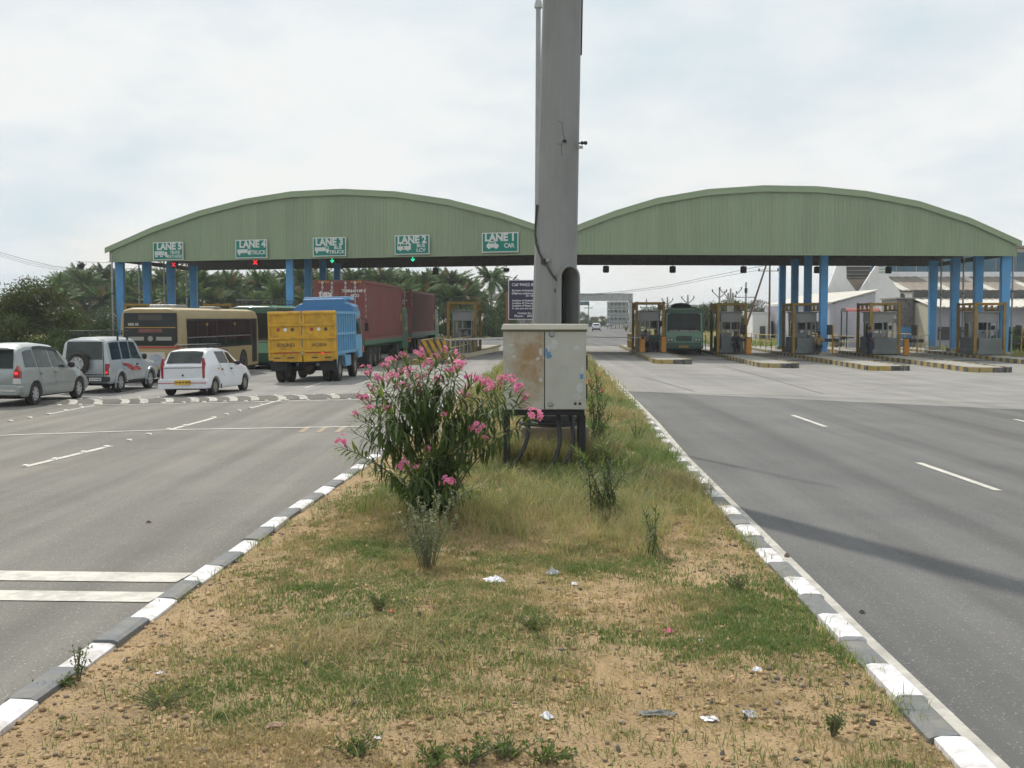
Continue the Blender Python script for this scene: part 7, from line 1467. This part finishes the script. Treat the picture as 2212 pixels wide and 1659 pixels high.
def shrub_stems(name, label, base, tips, seed, leaf_len, start=.35, every=.045, nsep=300, flowers=FL, rad=.010, bend=.35, cat='shrub', droopy=.5):
    r0 = random.Random(seed); t = thing(name, label, cat, base); sep = []; jV = []; jF = []; jC = []; off = 0
    for tip, fl in tips:
        tip = Vector(tip) - Vector(base); st0 = Vector((r0.uniform(-.16, .16), r0.uniform(-.16, .16), 0)) * (1 if tip.z > .6 else .4); mid = st0.lerp(tip, .5) + Vector((-tip.x * .28, -tip.y * .2, tip.z * bend * .4)); P_ = []
        for k in range(11): u = k / 10; P_.append(st0 * (1 - u) ** 2 + mid * 2 * u * (1 - u) + tip * u * u)
        MB().tube(P_, [rad * (1 - .7 * k / 10) for k in range(11)], 6).build('stem', m_stem2, t, smooth=True)
        L_ = sum((P_[k + 1] - P_[k]).length for k in range(10)); n = max(5, int(L_ * (1 - start) / every))
        stt = start if tip.z > .9 else .12; n = max(n, int(L_ * (1 - stt) / every))
        for i in range(n + 1):
            u = stt + (1 - stt) * i / n; x = u * 10; k = min(9, int(x)); p = P_[k].lerp(P_[k + 1], x - k); d = (P_[k + 1] - P_[k]).normalized(); d_, s_, u_ = frame_of(d, 0); az0 = i * .9 + r0.uniform(-.3, .3)
            for w_ in range(3):
                if r0.random() < .12: continue
                az = az0 + w_ * 2.094 + r0.uniform(-.25, .25); age = 1 - (i / n); el = 1.05 - age * (1.5 if droopy > .3 else .95) * r0.uniform(.7, 1.2); out = (s_ * math.cos(az) + u_ * math.sin(az)); dr = (out * math.cos(el) + d_ * math.sin(el)).normalized(); dr = (dr + Vector((0, 0, -droopy * age))).normalized()
                ll = leaf_len * r0.uniform(.7, 1.15) * (.7 if i > n - 2 else 1); v = 0 if age < .2 else (1 if age < .55 else 2); cidx = 2 if age < .15 else (0 if r0.random() < .5 else 1)
                side = dr.cross(Vector((0, 0, 1))); side = side.normalized() if side.length > .05 else Vector((0, 1, 0)); nrm = side.cross(dr).normalized()
                sep.append((p, dr, side, nrm, ll, v, cidx))
        if fl: o = stuff(obj('flower_head', r0.choice(flowers), t, 0, tip + Vector((0, 0, .03)), (r0.uniform(-.5, .5), r0.uniform(-.5, .5), r0.uniform(0, 6)))); s = r0.uniform(.7, 1.05) * (fl if fl is not True else 1); o.scale = (s, s, s)
    order = sorted(range(len(sep)), key=lambda i: -sep[i][4] - (sep[i][0].y < 0) * .1)
    for rank, i in enumerate(order):
        p, dr, side, nrm, ll, v, ci = sep[i]; Mx = Matrix((dr * ll, side * -ll, nrm * ll)).transposed()
        if rank < nsep:
            o = obj('leaf', LME[v][ci], t); o.matrix_basis = Matrix.Translation(p) @ Mx.to_4x4()
        else:
            V0, F0 = LSH[v]; m3 = np.array(Mx); jV.append(V0 @ m3.T + np.array(p)); jF.append(F0 + off); off += len(V0); jC.append(np.tile(np.array(lg[ci]) * r0.uniform(.75, 1.25), (len(V0), 1)))
    if jV: stuff(obj('foliage', fast_mesh('foliage', np.concatenate(jV), np.concatenate(jF), m_leaf, 4, np.concatenate(jC)), t))
    return t
b0 = G(935, 1128, .12); b0.z = zm(b0.x, b0.y); by_ = b0.y
tips = []; rr = random.Random(2)
FT = [(790, 800, 1.2), (845, 778, 1.2), (872, 768, .8), (905, 765, 1.2), (925, 790, 1.2), (960, 755, .9), (985, 765, .8), (992, 790, 1.2), (800, 838, .9), (785, 860, 1.3), (768, 893, .6), (850, 815, 1.2), (885, 805, 1.2), (905, 838, 1.2), (868, 835, 1.0), (945, 822, 1.0), (1000, 852, 1.1), (1022, 818, 1.2), (1045, 828, 1.3), (1092, 822, 1.2), (1122, 838, 1.2), (1136, 856, .8), (1152, 896, 1.3), (735, 958, 1.5), (1032, 925, 1.4), (1048, 945, .6), (922, 972, .9), (872, 1005, .9), (968, 1042, 1.2), (900, 1008, .5), (960, 895, .5), (835, 880, .6), (815, 815, .9), (830, 790, .8), (940, 770, .9), (975, 800, 1.0), (865, 800, .9), (910, 815, .9), (1062, 838, 1.0), (1108, 822, .9), (1010, 835, .8), (800, 880, .8)]
for px, py, s in FT: tips.append((A(px, py + 8, by_ + (rr.uniform(-.55, .55) if py < 880 else rr.uniform(-.75, -.5))), s))
for px, py in ((818, 850), (875, 880), (935, 860), (1000, 890), (1080, 880), (1010, 950), (850, 930), (790, 905), (960, 990), (905, 1050), (1000, 1050), (860, 1060), (765, 935), (800, 1010), (1040, 1050), (985, 1085), (1100, 925), (1060, 905), (775, 985), (940, 1075)): tips.append((A(px, py, by_ + rr.uniform(-.6, .6)), 0))
for k in range(16): a_ = k * 2.4; tips.append((b0 + Vector((math.cos(a_) * rr.uniform(.2, .5), math.sin(a_) * rr.uniform(.2, .5) - .15, rr.uniform(.25, .8))), 0))
ole = shrub_stems('oleander_shrub', 'large oleander shrub with pink flowers growing on the median before the cabinet', b0, tips, 4, .20, .60, .040, droopy=.75)
def small_oleander(label, bx, by2, tp, seed, ll, flowers=None, nsep=60, ev=.035, st=.5):
    b = G(bx, by2, .12); b.z = zm(b.x, b.y); r1 = random.Random(seed)
    return shrub_stems('young_oleander', label, b, [(A(x, y, b.y + r1.uniform(-.25, .25)), f) for x, y, f in tp], seed, ll, st, ev, nsep, flowers or FL1, .008, .2, 'shrub', .05)
small_oleander('young oleander with upright leafy shoots right of the cabinet stand', 1305, 1125, [(1240, 970, 0), (1262, 985, 0), (1285, 960, 0), (1300, 950, 0), (1315, 975, 0), (1330, 985, 0), (1345, 1000, 0), (1362, 1010, 0), (1252, 1030, 0), (1275, 1010, 0), (1320, 1015, 0), (1296, 1000, 0)], 5, .13)
small_oleander('small two stemmed oleander seedling near the right kerb', 1405, 1195, [(1388, 1098, 0), (1400, 1105, 0), (1417, 1092, 0), (1425, 1108, 0), (1410, 1130, 0)], 6, .11, st=.55)
small_oleander('oleander bush with red flowers right behind the cabinet', 1290, 985, [(1275, 830, .7), (1288, 815, 0), (1300, 850, .8), (1310, 870, 0), (1282, 870, 0), (1272, 880, 0), (1320, 900, 0), (1296, 890, 0), (1305, 925, 0), (1330, 930, 0), (1280, 935, 0), (1340, 950, 0)], 7, .16, FLR, 60)
small_oleander('farther oleander bush along the median behind the mast', 1290, 870, [(1272, 800, 0), (1283, 792, .8), (1294, 812, .8), (1302, 828, 0), (1277, 830, 0), (1310, 838, 0), (1290, 840, 0)], 8, .2, FLR, 30, .05)
small_oleander('oleander tufts on the median left of the cabinet', 1070, 905, [(1050, 830, 0), (1062, 812, 0), (1075, 800, 0), (1080, 825, 0), (1045, 850, 0), (1060, 860, 0)], 9, .2, FLR, 30, .05)
small_oleander('pale scrubby bush between the cabinet and the right kerb', 1375, 960, [(1350, 900, 0), (1370, 890, 0), (1390, 905, 0), (1400, 920, 0), (1360, 920, 0), (1385, 925, 0)], 10, .10, FLR, 30, .06)

# ---- weeds
def weed(label, base, h, n, spread, seed, col, leaf=.03, name='weed', spike=False, per=16):
    r0 = random.Random(seed); r1 = np.random.default_rng(seed); t = thing(name, label, 'weed', base); Pn = []; mb = MB()
    for i in range(n):
        az = r0.uniform(0, 6.283); s = spread * r0.uniform(.2, 1); tip = Vector((math.cos(az) * s, math.sin(az) * s, h * r0.uniform(.6, 1.05))); m_ = tip * .5 + Vector((-tip.x * .05, -tip.y * .05, 0)); g0 = Vector((tip.x, tip.y, 0)) * .18; P_ = [g0.lerp(m_, u) if u < 1 else m_.lerp(tip, u - 1) for u in (0, .5, 1, 1.5, 2)]; mb.tube(P_, [.004, .004, .003, .003, .0015], 5)
        for k in range(per): u = r0.uniform(.25, 1.0); q = m_.lerp(tip, (u - .5) * 2) if u > .5 else g0.lerp(m_, u * 2); Pn.append(tuple(q + Vector((r0.gauss(0, .01), r0.gauss(0, .01), 0)) * (1.5 if not spike or u < .75 else .5)))
    mb.build('stems', m_stem, t); Pn = np.array(Pn); stuff(obj('foliage', leaf_cloud('foliage', Pn, leaf, .4, np.array(col)[None] * r1.uniform(.7, 1.3, (len(Pn), 1)), m_leaf, .6), t)); return t
def gp(px, py): p = G(px, py, .13); p.z = zm(p.x, p.y); return p
weed('pale grey green sage weed with seed spikes at the foot of the oleander', gp(925, 1228), .62, 34, .36, 1, (.20, .23, .16), .034, 'sage_weed', True, 40)
weed('small twiggy sapling at the edge of the left kerb', gp(168, 1462), .21, 7, .07, 2, (.10, .13, .05), .022, 'sapling', False, 26)
for i, (px, py, h, s, lab) in enumerate(((765, 1640, .14, .13, 'low leafy green weed at the bottom edge left of centre'), (1010, 1650, .13, .15, 'low leafy green weed at the bottom edge in the middle'), (1095, 1640, .14, .14, 'low leafy green weed at the bottom edge right of the middle one'), (1175, 1650, .12, .14, 'low leafy green weed at the bottom edge under the torn wrapper'), (940, 1655, .11, .12, 'low leafy green weed at the bottom edge left of the middle one'))): weed(lab, gp(px, py), h * .75, 15, s * 1.3, 20 + i, (.11, .17, .055), .03, 'leafy_weed', False, 13)
for i, (px, py, h, s, lab) in enumerate(((1155, 1365, .12, .10, 'dark tufted weed on the soil in the middle of the median'), (350, 1530, .08, .16, 'flat spreading weed near the left kerb'), (140, 1472, .05, .10, 'small weed at the foot of the twiggy sapling'), (1800, 1590, .12, .04, 'thin upright weed near the bottom right kerb'), (1595, 1275, .14, .10, 'green grass like weed beside the right kerb'), (1340, 1040, .3, .25, 'feathery green weed under the young oleander'), (820, 1330, .14, .06, 'wispy stalked weed on the left half of the median'))): weed(lab, gp(px, py), h, 16, s * 1.7, 40 + i, (.11, .16, .06), .024, 'weed', False, 12)

# ---- grass: single blades in tufts, green and dry
def blades(P_, H_, lean, W_, col, seed):
    n = len(P_); r1 = np.random.default_rng(seed); az = r1.uniform(0, 6.283, n); fx, fy = np.cos(az), np.sin(az); ln = lean * r1.uniform(.3, 1.4, n) * H_; wv = np.stack([-fy, fx, 0 * fx], 1) * (W_ * .5)[:, None]; d = np.stack([fx, fy, 0 * fx], 1); z = np.array([0, 0, 1.])
    m_ = P_ + d * (ln * .35)[:, None] + z * (H_ * .62)[:, None]; tip = P_ + d * ln[:, None] + z * (H_ * r1.uniform(.75, 1, n))[:, None]
    V = np.stack([P_ - wv, P_ + wv, m_ - wv * .7, m_ + wv * .7, tip], 1).reshape(-1, 3); o = (np.arange(n) * 5)[:, None]; F_ = np.concatenate([o + np.array([[0, 1, 3]]), o + np.array([[0, 3, 2]]), o + np.array([[2, 3, 4]])], 0); return V, F_, np.repeat(col, 5, axis=0)
def med_x(y, t): xl = np.interp(y, [a for a, _ in KL], [b for _, b in KL]); xr = np.interp(y, [a for a, _ in KR], [b for _, b in KR]); return xl, xr
def scatter(nt, y0, y1, pw, dens, per, rad, hfun, cfun, lean, width, seed, name, label):
    r1 = np.random.default_rng(seed); y = (y0 ** pw + (y1 ** pw - y0 ** pw) * r1.random(nt)) ** (1 / pw); xl, xr = med_x(y, 0); x = xl + .22 + (xr - xl - .42) * r1.random(nt); keep = r1.random(nt) < dens(x, y, x - xl, xr - x); x, y = x[keep], y[keep]
    k = r1.integers(per[0], per[1], len(x)); X = np.repeat(x, k); Y = np.repeat(y, k); rd = rad * r1.random(len(X)) ** .7; a = r1.uniform(0, 6.283, len(X)); X = X + rd * np.cos(a); Y = Y + rd * np.sin(a); xl, xr = med_x(Y, 0); X = np.clip(X, xl + .12, xr - .1)
    Hh = hfun(X, Y) * r1.uniform(.45, 1.2, len(X)); Pp = np.stack([X, Y, zmed(X, Y) - .005], 1); V, F_, C_ = blades(Pp, Hh, lean, width(Y) * r1.uniform(.7, 1.3, len(X)), cfun(X, Y, np.repeat(r1.random(len(x)), k), r1), seed + 1); return V, F_, C_
def fbm(x, y): return .55 * vnoise(x, y, .9) + .3 * vnoise(x, y, 2.3) + .15 * vnoise(x, y, 6.0)
def join(parts, name, label, mat):
    off = 0; Fs = []
    for V, F_, C_ in parts: Fs.append(F_ + off); off += len(V)
    o = obj(name, fast_mesh(name, np.concatenate([p[0] for p in parts]), np.concatenate(Fs), mat, 3, np.concatenate([p[2] for p in parts]))); stuff(o, label); return o
green = np.array([.165, .24, .078]); dry = np.array([.46, .37, .21]); olive = np.array([.155, .155, .055])
def mixcol(f, r1): 
    j = r1.uniform(.75, 1.25, (len(f), 1)); f = np.clip(f, 0, 1)[:, None]; return (green * (1 - f) + dry * f) * j
wy = lambda y: .0035 + .00042 * y
# short patchy turf in front
d1 = lambda x, y, a, b: np.clip((fbm(x, y) - .33) * 2.2 + .12, 0.12, 1) * np.clip((a - .3) / .9, 0, 1) * np.where(y < 12, 1, .8)
c1 = lambda x, y, u, r1: mixcol((fbm(x + 31, y + 7) - .47) * 3.0 + (u - .5) * 1.0 + .24 + .25 * (vnoise(x + 9, y, .45) > .55) * 0, r1)
parts = [scatter(27000, 4.6, 15, 1.0, d1, (6, 17), .085, lambda x, y: .026 + .035 * fbm(x + 5, y), c1, .9, wy, 1, '', '')]
# long fallen straw on the left half near the camera
dz_ = lambda x, y, a, b: np.exp(-(((x + .75) / .75) ** 2 + ((y - 7.4) / 1.3) ** 2)) * .9
parts.append(scatter(1500, 5.4, 10, 1.0, dz_, (4, 9), .08, lambda x, y: .16 + 0 * x, lambda x, y, u, r1: mixcol(.75 + .4 * (u - .5), r1) * 1.15, 2.6, lambda y: .0035 + 0 * y, 5, '', ''))
# thin sprinkle everywhere but the bare strip along the left kerb
parts.append(scatter(5200, 4.6, 22, 1.0, lambda x, y, a, b: np.clip((a - .25) / .8, 0.04, .55), (3, 8), .10, lambda x, y: .05 + 0 * x, c1, 1.0, wy, 9, '', ''))
# loose straw lying flat
r1 = np.random.default_rng(91); n = 7000; y = 4.6 + 12 * r1.random(n) ** 1.2; xl, xr = med_x(y, 0); x = xl + .2 + (xr - xl - .4) * r1.random(n); Pp = np.stack([x, y, zmed(x, y) + .006 + .012 * r1.random(n)], 1); L_ = r1.uniform(.03, .13, n); a = r1.uniform(0, 6.283, n); dv = np.stack([np.cos(a), np.sin(a), r1.uniform(-.05, .12, n)], 1) * L_[:, None]; wv = np.stack([-np.sin(a), np.cos(a), 0 * a], 1) * (.0016 + .0012 * r1.random(n))[:, None]
Vs = np.stack([Pp - wv, Pp + wv, Pp + dv * .55 + wv * .8 + np.array([0, 0, .006]), Pp + dv * .55 - wv * .8 + np.array([0, 0, .006]), Pp + dv], 1).reshape(-1, 3); o_ = (np.arange(n) * 5)[:, None]; Fs_ = np.concatenate([o_ + np.array([[0, 1, 2]]), o_ + np.array([[0, 2, 3]]), o_ + np.array([[3, 2, 4]])], 0); cs = np.where(r1.random((n, 1)) < .6, np.array([[.42, .34, .18]]), np.array([[.16, .12, .07]])) * r1.uniform(.6, 1.3, (n, 1)); parts.append((Vs, Fs_, np.repeat(cs, 5, axis=0)))
join(parts, 'turf_grass', 'short patchy green and dry grass on the median', m_grass)
# tall dry grass right of the oleander and about the cabinet
dd = lambda x, y, a, b: np.clip(np.exp(-(((x - .75) / 1.15) ** 2 + ((y - 12.9) / 1.6) ** 2)) * 1.2 * (fbm(x, y) + .35), 0, 1)
dg_ = lambda x, y, a, b: np.clip((y - 12.4) / 2.0, 0, 1) * np.clip((fbm(x, y) - .12) * 3, 0, 1) * np.clip((a - .7) / .8, 0, 1) * np.where(y > 16.8, .75, 1)
parts = [scatter(2600, 10.5, 16, 1.0, dd, (8, 20), .09, lambda x, y: .24 + .12 * fbm(x, y), lambda x, y, u, r1: mixcol(.62 + .9 * (u - .55), r1), 1.3, lambda y: .0042 + 0 * y, 21, '', '')]
cg = lambda x, y, u, r1: mixcol((fbm(x + 3, y + 11) - .46) * 3.2 + (u - .5) * 1.0 + .34, r1) * .85
parts.append(scatter(7000, 12.6, 30, 1.0, dg_, (7, 16), .10, lambda x, y: .12 + .16 * fbm(x + 4, y), cg, 1.3, lambda y: .004 + .00035 * y, 23, '', ''))
parts.append(scatter(2600, 28, 66, 1.0, lambda x, y, a, b: .85 + 0 * x, (7, 14), .25, lambda x, y: .28 + .12 * fbm(x, y), cg, .7, lambda y: .010 + .0002 * y, 25, '', ''))
parts.append(scatter(1500, 16.7, 17.75, 1.0, lambda x, y, a, b: (np.abs(x - .62) < .85) * 1.0, (8, 14), .08, lambda x, y: .42 + 0 * x, lambda x, y, u, r1: mixcol(.55 + .9 * (u - .5), r1) * .75, .6, lambda y: .009 + 0 * y, 29, '', ''))
# tufts creeping over the right kerb
def creep(seed, n, y0, y1, side):
    r1 = np.random.default_rng(seed); y = r1.uniform(y0, y1, n); y = y[vnoise(y, 0 * y, 1.2) > .45]; xl, xr = med_x(y, 0); x = (xr - .16 - .12 * r1.random(len(y))) if side > 0 else (xl + .2 + .15 * r1.random(len(y))); k = r1.integers(8, 16, len(y)); X = np.repeat(x, k) + r1.normal(0, .06, k.sum()); Y = np.repeat(y, k) + r1.normal(0, .09, k.sum()); return blades(np.stack([X, Y, zmed(X, Y) + .01], 1), .09 * r1.uniform(.5, 1.4, len(X)), 1.2, .004 + .0003 * Y, mixcol(.2 + r1.normal(0, .3, len(X)), r1), seed + 1)
parts.append(creep(33, 190, 6, 34, 1)); parts.append(creep(35, 40, 9, 30, -1))
# dark rank growth under the oleander
parts.append(scatter(1100, 11.6, 14.5, 1.0, lambda x, y, a, b: np.exp(-(((x + .75) / .9) ** 2 + ((y - 12.9) / .8) ** 2)), (8, 16), .1, lambda x, y: .2 + 0 * x, lambda x, y, u, r1: mixcol(.15 + .7 * u, r1) * .8, .8, lambda y: .005 + 0 * y, 27, '', ''))
join(parts, 'tall_grass', 'tall dry and green grass about the cabinet and along the median', m_grass)
# verge and field grass in the distance
def far_grass(n, x0, x1, y0, y1, h, colmix, seed, inside=None):
    r1 = np.random.default_rng(seed); x = r1.uniform(x0, x1, n) * 1.0; y = r1.uniform(y0, y1, n); x = x + ROAD.x * (y - 100)
    Pp = np.stack([x, y, np.full(n, -.3)], 1); return blades(Pp, h * r1.uniform(.5, 1.3, n), .7, np.full(n, .09), mixcol(colmix + r1.normal(0, .35, n), r1), seed + 1)
join([far_grass(9000, 13, 26, 118, 260, 1.0, .62, 61), far_grass(5000, 16.5, 40, 100, 118, .75, .2, 63), far_grass(6000, -75, -21, 112, 135, .9, .25, 65), far_grass(4500, -9.5, -5.0, 132, 165, .6, .4, 67), far_grass(2500, 31, 45, 70, 92, .6, .3, 69), far_grass(5000, -52, -26, 60, 100, .7, .3, 71)], 'verge_grass', 'rough green and dry grass on the verges beyond the plaza', m_grass)

# ---- gravel and pebbles (too many to count), and the bigger stones
r1 = np.random.default_rng(77); n = 24000; y = 4.6 + 11 * r1.random(n) ** 1.9; xl, xr = med_x(y, 0); x = xl + .18 + (xr - xl - .34) * r1.random(n); dens = .35 + .65 * (vnoise(x, y, 1.1) > .45) ; kp = r1.random(n) < dens; x, y = x[kp], y[kp]; n = len(x)
oc = np.array([[1, 0, 0], [-1, 0, 0], [0, 1, 0], [0, -1, 0], [0, 0, .7], [0, 0, -.7]]); of = np.array([[0, 2, 4], [2, 1, 4], [1, 3, 4], [3, 0, 4], [2, 0, 5], [1, 2, 5], [3, 1, 5], [0, 3, 5]])
sz = .004 + .020 * r1.random(n) ** 5 + .003 * r1.random(n); V = (oc[None] * r1.uniform(.6, 1.3, (n, 6, 3)) * sz[:, None, None]); a = r1.uniform(0, 6.28, n); ca, sa = np.cos(a)[:, None], np.sin(a)[:, None]; V = np.stack([V[..., 0] * ca - V[..., 1] * sa, V[..., 0] * sa + V[..., 1] * ca, V[..., 2]], -1) + np.stack([x, y, zmed(x, y) + sz * .3], 1)[:, None]
pc = np.where(r1.random((n, 1)) < .82, np.array([[.44, .30, .17]]), np.array([[.22, .18, .14]])) * r1.uniform(.6, 1.4, (n, 1))
m_peb = bpy.data.materials.new('pebble'); m_peb.use_nodes = True; at = N('ShaderNodeAttribute', m_peb.node_tree); at.attribute_name = 'tint'; lk(m_peb.node_tree, at.outputs[0], m_peb.node_tree.nodes['Principled BSDF'].inputs['Base Color']); m_peb.node_tree.nodes['Principled BSDF'].inputs['Roughness'].default_value = .9
stuff(obj('gravel', fast_mesh('gravel', V.reshape(-1, 3), (np.arange(n)[:, None, None] * 6 + of[None]).reshape(-1, 3), m_peb, 3, np.repeat(pc, 6, axis=0))), 'brown and grey gravel strewn over the median soil')
# grit swept against the kerbs on the road
r1 = np.random.default_rng(78); n2 = 5200; y = 5 + 24 * r1.random(n2) ** 1.4; xl, xr = med_x(y, 0); lf = r1.random(n2) < .7; off_ = np.abs(r1.normal(0, .30, n2)) + .015; x = np.where(lf, xl - off_, xr + off_); zz2 = np.where(lf, -.02 * off_, -.02 * off_) + .006; sz2 = .0016 + .0035 * r1.random(n2) ** 4 + .0001 * y
V2 = oc[None] * r1.uniform(.6, 1.3, (n2, 6, 3)) * sz2[:, None, None] * np.array([1, 1, .45]) + np.stack([x, y, zz2 - .001], 1)[:, None]; pc2 = np.array([[.36, .29, .20]]) * r1.uniform(.7, 1.2, (n2, 1))
stuff(obj('road_grit', fast_mesh('road_grit', V2.reshape(-1, 3), (np.arange(n2)[:, None, None] * 6 + of[None]).reshape(-1, 3), m_peb, 3, np.repeat(pc2, 6, axis=0))), 'sandy grit swept against the median kerbs')
def stone_mesh(seed, mat):
    r0 = random.Random(seed); bm = bmesh.new(); bmesh.ops.create_icosphere(bm, subdivisions=2, radius=1)
    for v in bm.verts: v.co *= r0.uniform(.62, 1.2); v.co.z *= .6; v.co.x *= 1.15
    me = bpy.data.meshes.new('stone'); bm.to_mesh(me); bm.free(); me.materials.append(mat); return me
m_st = [pm('stone_dark', (.09, .085, .08), .85, var=.3, scale=20), pm('stone_brown', (.2, .14, .1), .9, var=.25, scale=20)]
SM = [stone_mesh(i, m_st[0]) for i in range(3)]
for i, (px, py, s) in enumerate(((1213, 1405, 9), (1198, 1480, 11), (905, 1338, 11), (1590, 1300, 9), (1695, 1305, 7), (1640, 1420, 7), (768, 1532, 13), (660, 1445, 9), (1770, 1470, 8), (1830, 1473, 8), (1785, 1522, 14), (1335, 1625, 16), (1300, 1385, 8), (1460, 1440, 7), (1535, 1525, 10), (1610, 1560, 11), (1480, 1585, 9), (1030, 1590, 9), (1885, 1560, 9), (1720, 1640, 12), (1560, 1630, 10), (480, 1560, 8), (1380, 1500, 8), (1260, 1560, 7))):
    p = gp(px, py); o = obj('stone', SM[i % 3]); s = s * p.y / F_PX; s *= .8; o.scale = (s * random.uniform(.7, 1.3), s * random.uniform(.6, 1.1), s * random.uniform(.6, 1.1)); o.location = (p.x, p.y, p.z + s * .2); o.rotation_euler = (i, i * 2, i); tag(o, 'dark loose stone lying on the bare soil of the median', 'stone', 'dark stones strewn on the median')
p = gp(597, 1578); o = obj('stone', stone_mesh(9, pm('stone_pink', (.34, .22, .17), .9, var=.2, scale=15))); s = 17 * p.y / F_PX; o.scale = (s * 1.3, s, s * .9); o.location = (p.x, p.y, p.z + s * .3); tag(o, 'pinkish broken stone on the soil, bottom left of the median', 'stone')
# ---- litter, each piece crumpled on its own
def litter(name, label, px, py, w_, h_, mat, seed, crump=.35, on_road=False, lift=.0):
    r0 = random.Random(seed); p = G(px, py) if on_road else gp(px, py); k = p.y / F_PX; w_ *= k; h_ *= k * 2.2; bm = bmesh.new(); bmesh.ops.create_grid(bm, x_segments=7, y_segments=7, size=.5)
    for v in bm.verts:
        e = max(abs(v.co.x), abs(v.co.y)) * 2; v.co.x *= w_ * r0.uniform(.8, 1.15); v.co.y *= h_ * r0.uniform(.8, 1.15); v.co.z = (1.1 - e) * w_ * crump * r0.uniform(.3, 1.2) + r0.uniform(0, .12) * w_ * crump
    me = bpy.data.meshes.new(name); bm.to_mesh(me); bm.free(); me.materials.append(mat); so = me.polygons; o = obj(name, me); o.location = (p.x, p.y, p.z + .006 + lift); o.rotation_euler = (0, 0, r0.uniform(-.5, .5)); md = o.modifiers.new('thick', 'SOLIDIFY'); md.thickness = .002; tag(o, label, 'litter'); return o
m_lw = pm('litter_white', (.80, .80, .86), .5, var=.08, scale=20); m_lg = pm('litter_grey', (.45, .46, .5), .4, var=.15, scale=20); m_lo = pm('litter_orange', (.7, .22, .08), .5); m_lp = pm('litter_pink', (.6, .10, .22), .5); m_lb = pm('litter_black', (.02, .02, .02), .5)
for i, (nm, lab, px, py, w_, h_, mt, cr) in enumerate((('plastic_bag', 'bright white crumpled plastic bag on the soil before the oleander', 1068, 1256, 40, 22, m_lw, .3), ('plastic_bag', 'white plastic scrap on the grass below the cabinet', 1187, 1089, 22, 12, m_lw, .45), ('plastic_bag', 'long pale plastic scrap left of the white one below the cabinet', 1095, 1092, 34, 9, m_lw, .3), ('paper_packet', 'clean white folded packet near the bottom right of the median', 1533, 1560, 34, 15, m_lw, .18), ('paper_scrap', 'pale torn paper right of the white packet', 1619, 1552, 26, 22, m_lg, .35), ('torn_wrapper', 'white and black torn wrapper near the bottom middle', 1182, 1562, 22, 16, m_lw, .6),
    ('paper_scrap', 'small white scrap right of the crumpled bag', 1241, 1262, 14, 7, m_lw, .4), ('plastic_bag', 'greyish plastic scrap in the dry grass behind the crumpled bag', 1194, 1238, 28, 12, m_lg, .5), ('orange_scrap', 'tiny orange scrap on the left half of the median', 848, 1333, 14, 7, m_lo, .4), ('pink_wrapper', 'small pink wrapper on the right half of the median', 1445, 1367, 16, 12, m_lp, .5), ('paper_scrap', 'small white scrap right of the pink wrapper', 1515, 1387, 12, 7, m_lw, .4), ('plastic_bag', 'white scrap among the grass by the right kerb', 1635, 1452, 20, 10, m_lw, .4), ('pink_petal', 'fallen pink petal right of the young oleander', 1352, 1089, 9, 8, m_lp, .5), ('paper_scrap', 'tiny white scrap far left of the bottom weeds', 815, 1605, 13, 9, m_lw, .4), ('plastic_bag', 'pale plastic scrap under the young oleander', 1290, 1032, 18, 12, m_lg, .5), ('paper_scrap', 'tiny white scrap near the left kerb', 345, 1465, 14, 6, m_lw, .4), ('rag', 'grey stringy rag lying on the soil left of the white packet', 1420, 1545, 78, 14, pm('rag_grey', (.2, .2, .19), .9, var=.3, scale=20), .12))): litter(nm, lab, px, py, w_, h_, mt, i, cr)
litter('dry_leaf', 'dark curled leaf lying on the right carriageway', 1862, 1324, 12, 6, m_lb, 60, .5, True); litter('dry_leaf', 'small reddish leaf lying on the left carriageway', 321, 1130, 11, 3, pm('leaf_brown', (.12, .04, .03), .8), 61, .5, True); litter('stone_chip', 'small brown chip on the white edge line', 1700, 1204, 12, 7, m_st[1], 62, .7, True, .004); litter('dry_leaf', 'dark leaf lying past the speed hump', 1040 - 20, 1, 1, 1, m_lb, 63) if False else None

# ================================================================== the hazy air
hz_m = bpy.data.materials.new('hazy_air'); hz_m.use_nodes = True; t_ = hz_m.node_tree; t_.nodes.clear(); o_ = N('ShaderNodeOutputMaterial', t_); v_ = N('ShaderNodeVolumePrincipled', t_)
v_.inputs['Color'].default_value = (0.84, 0.89, 0.92, 1); v_.inputs['Density'].default_value = 0.00042; v_.inputs['Anisotropy'].default_value = 0.2; lk(t_, v_.outputs[0], o_.inputs['Volume'])
haze = MB().box(-2600, 2600, -70, 3300, -3.0, 21.5).build('haze', hz_m); stuff(haze, 'thin pale haze over the whole plaza')
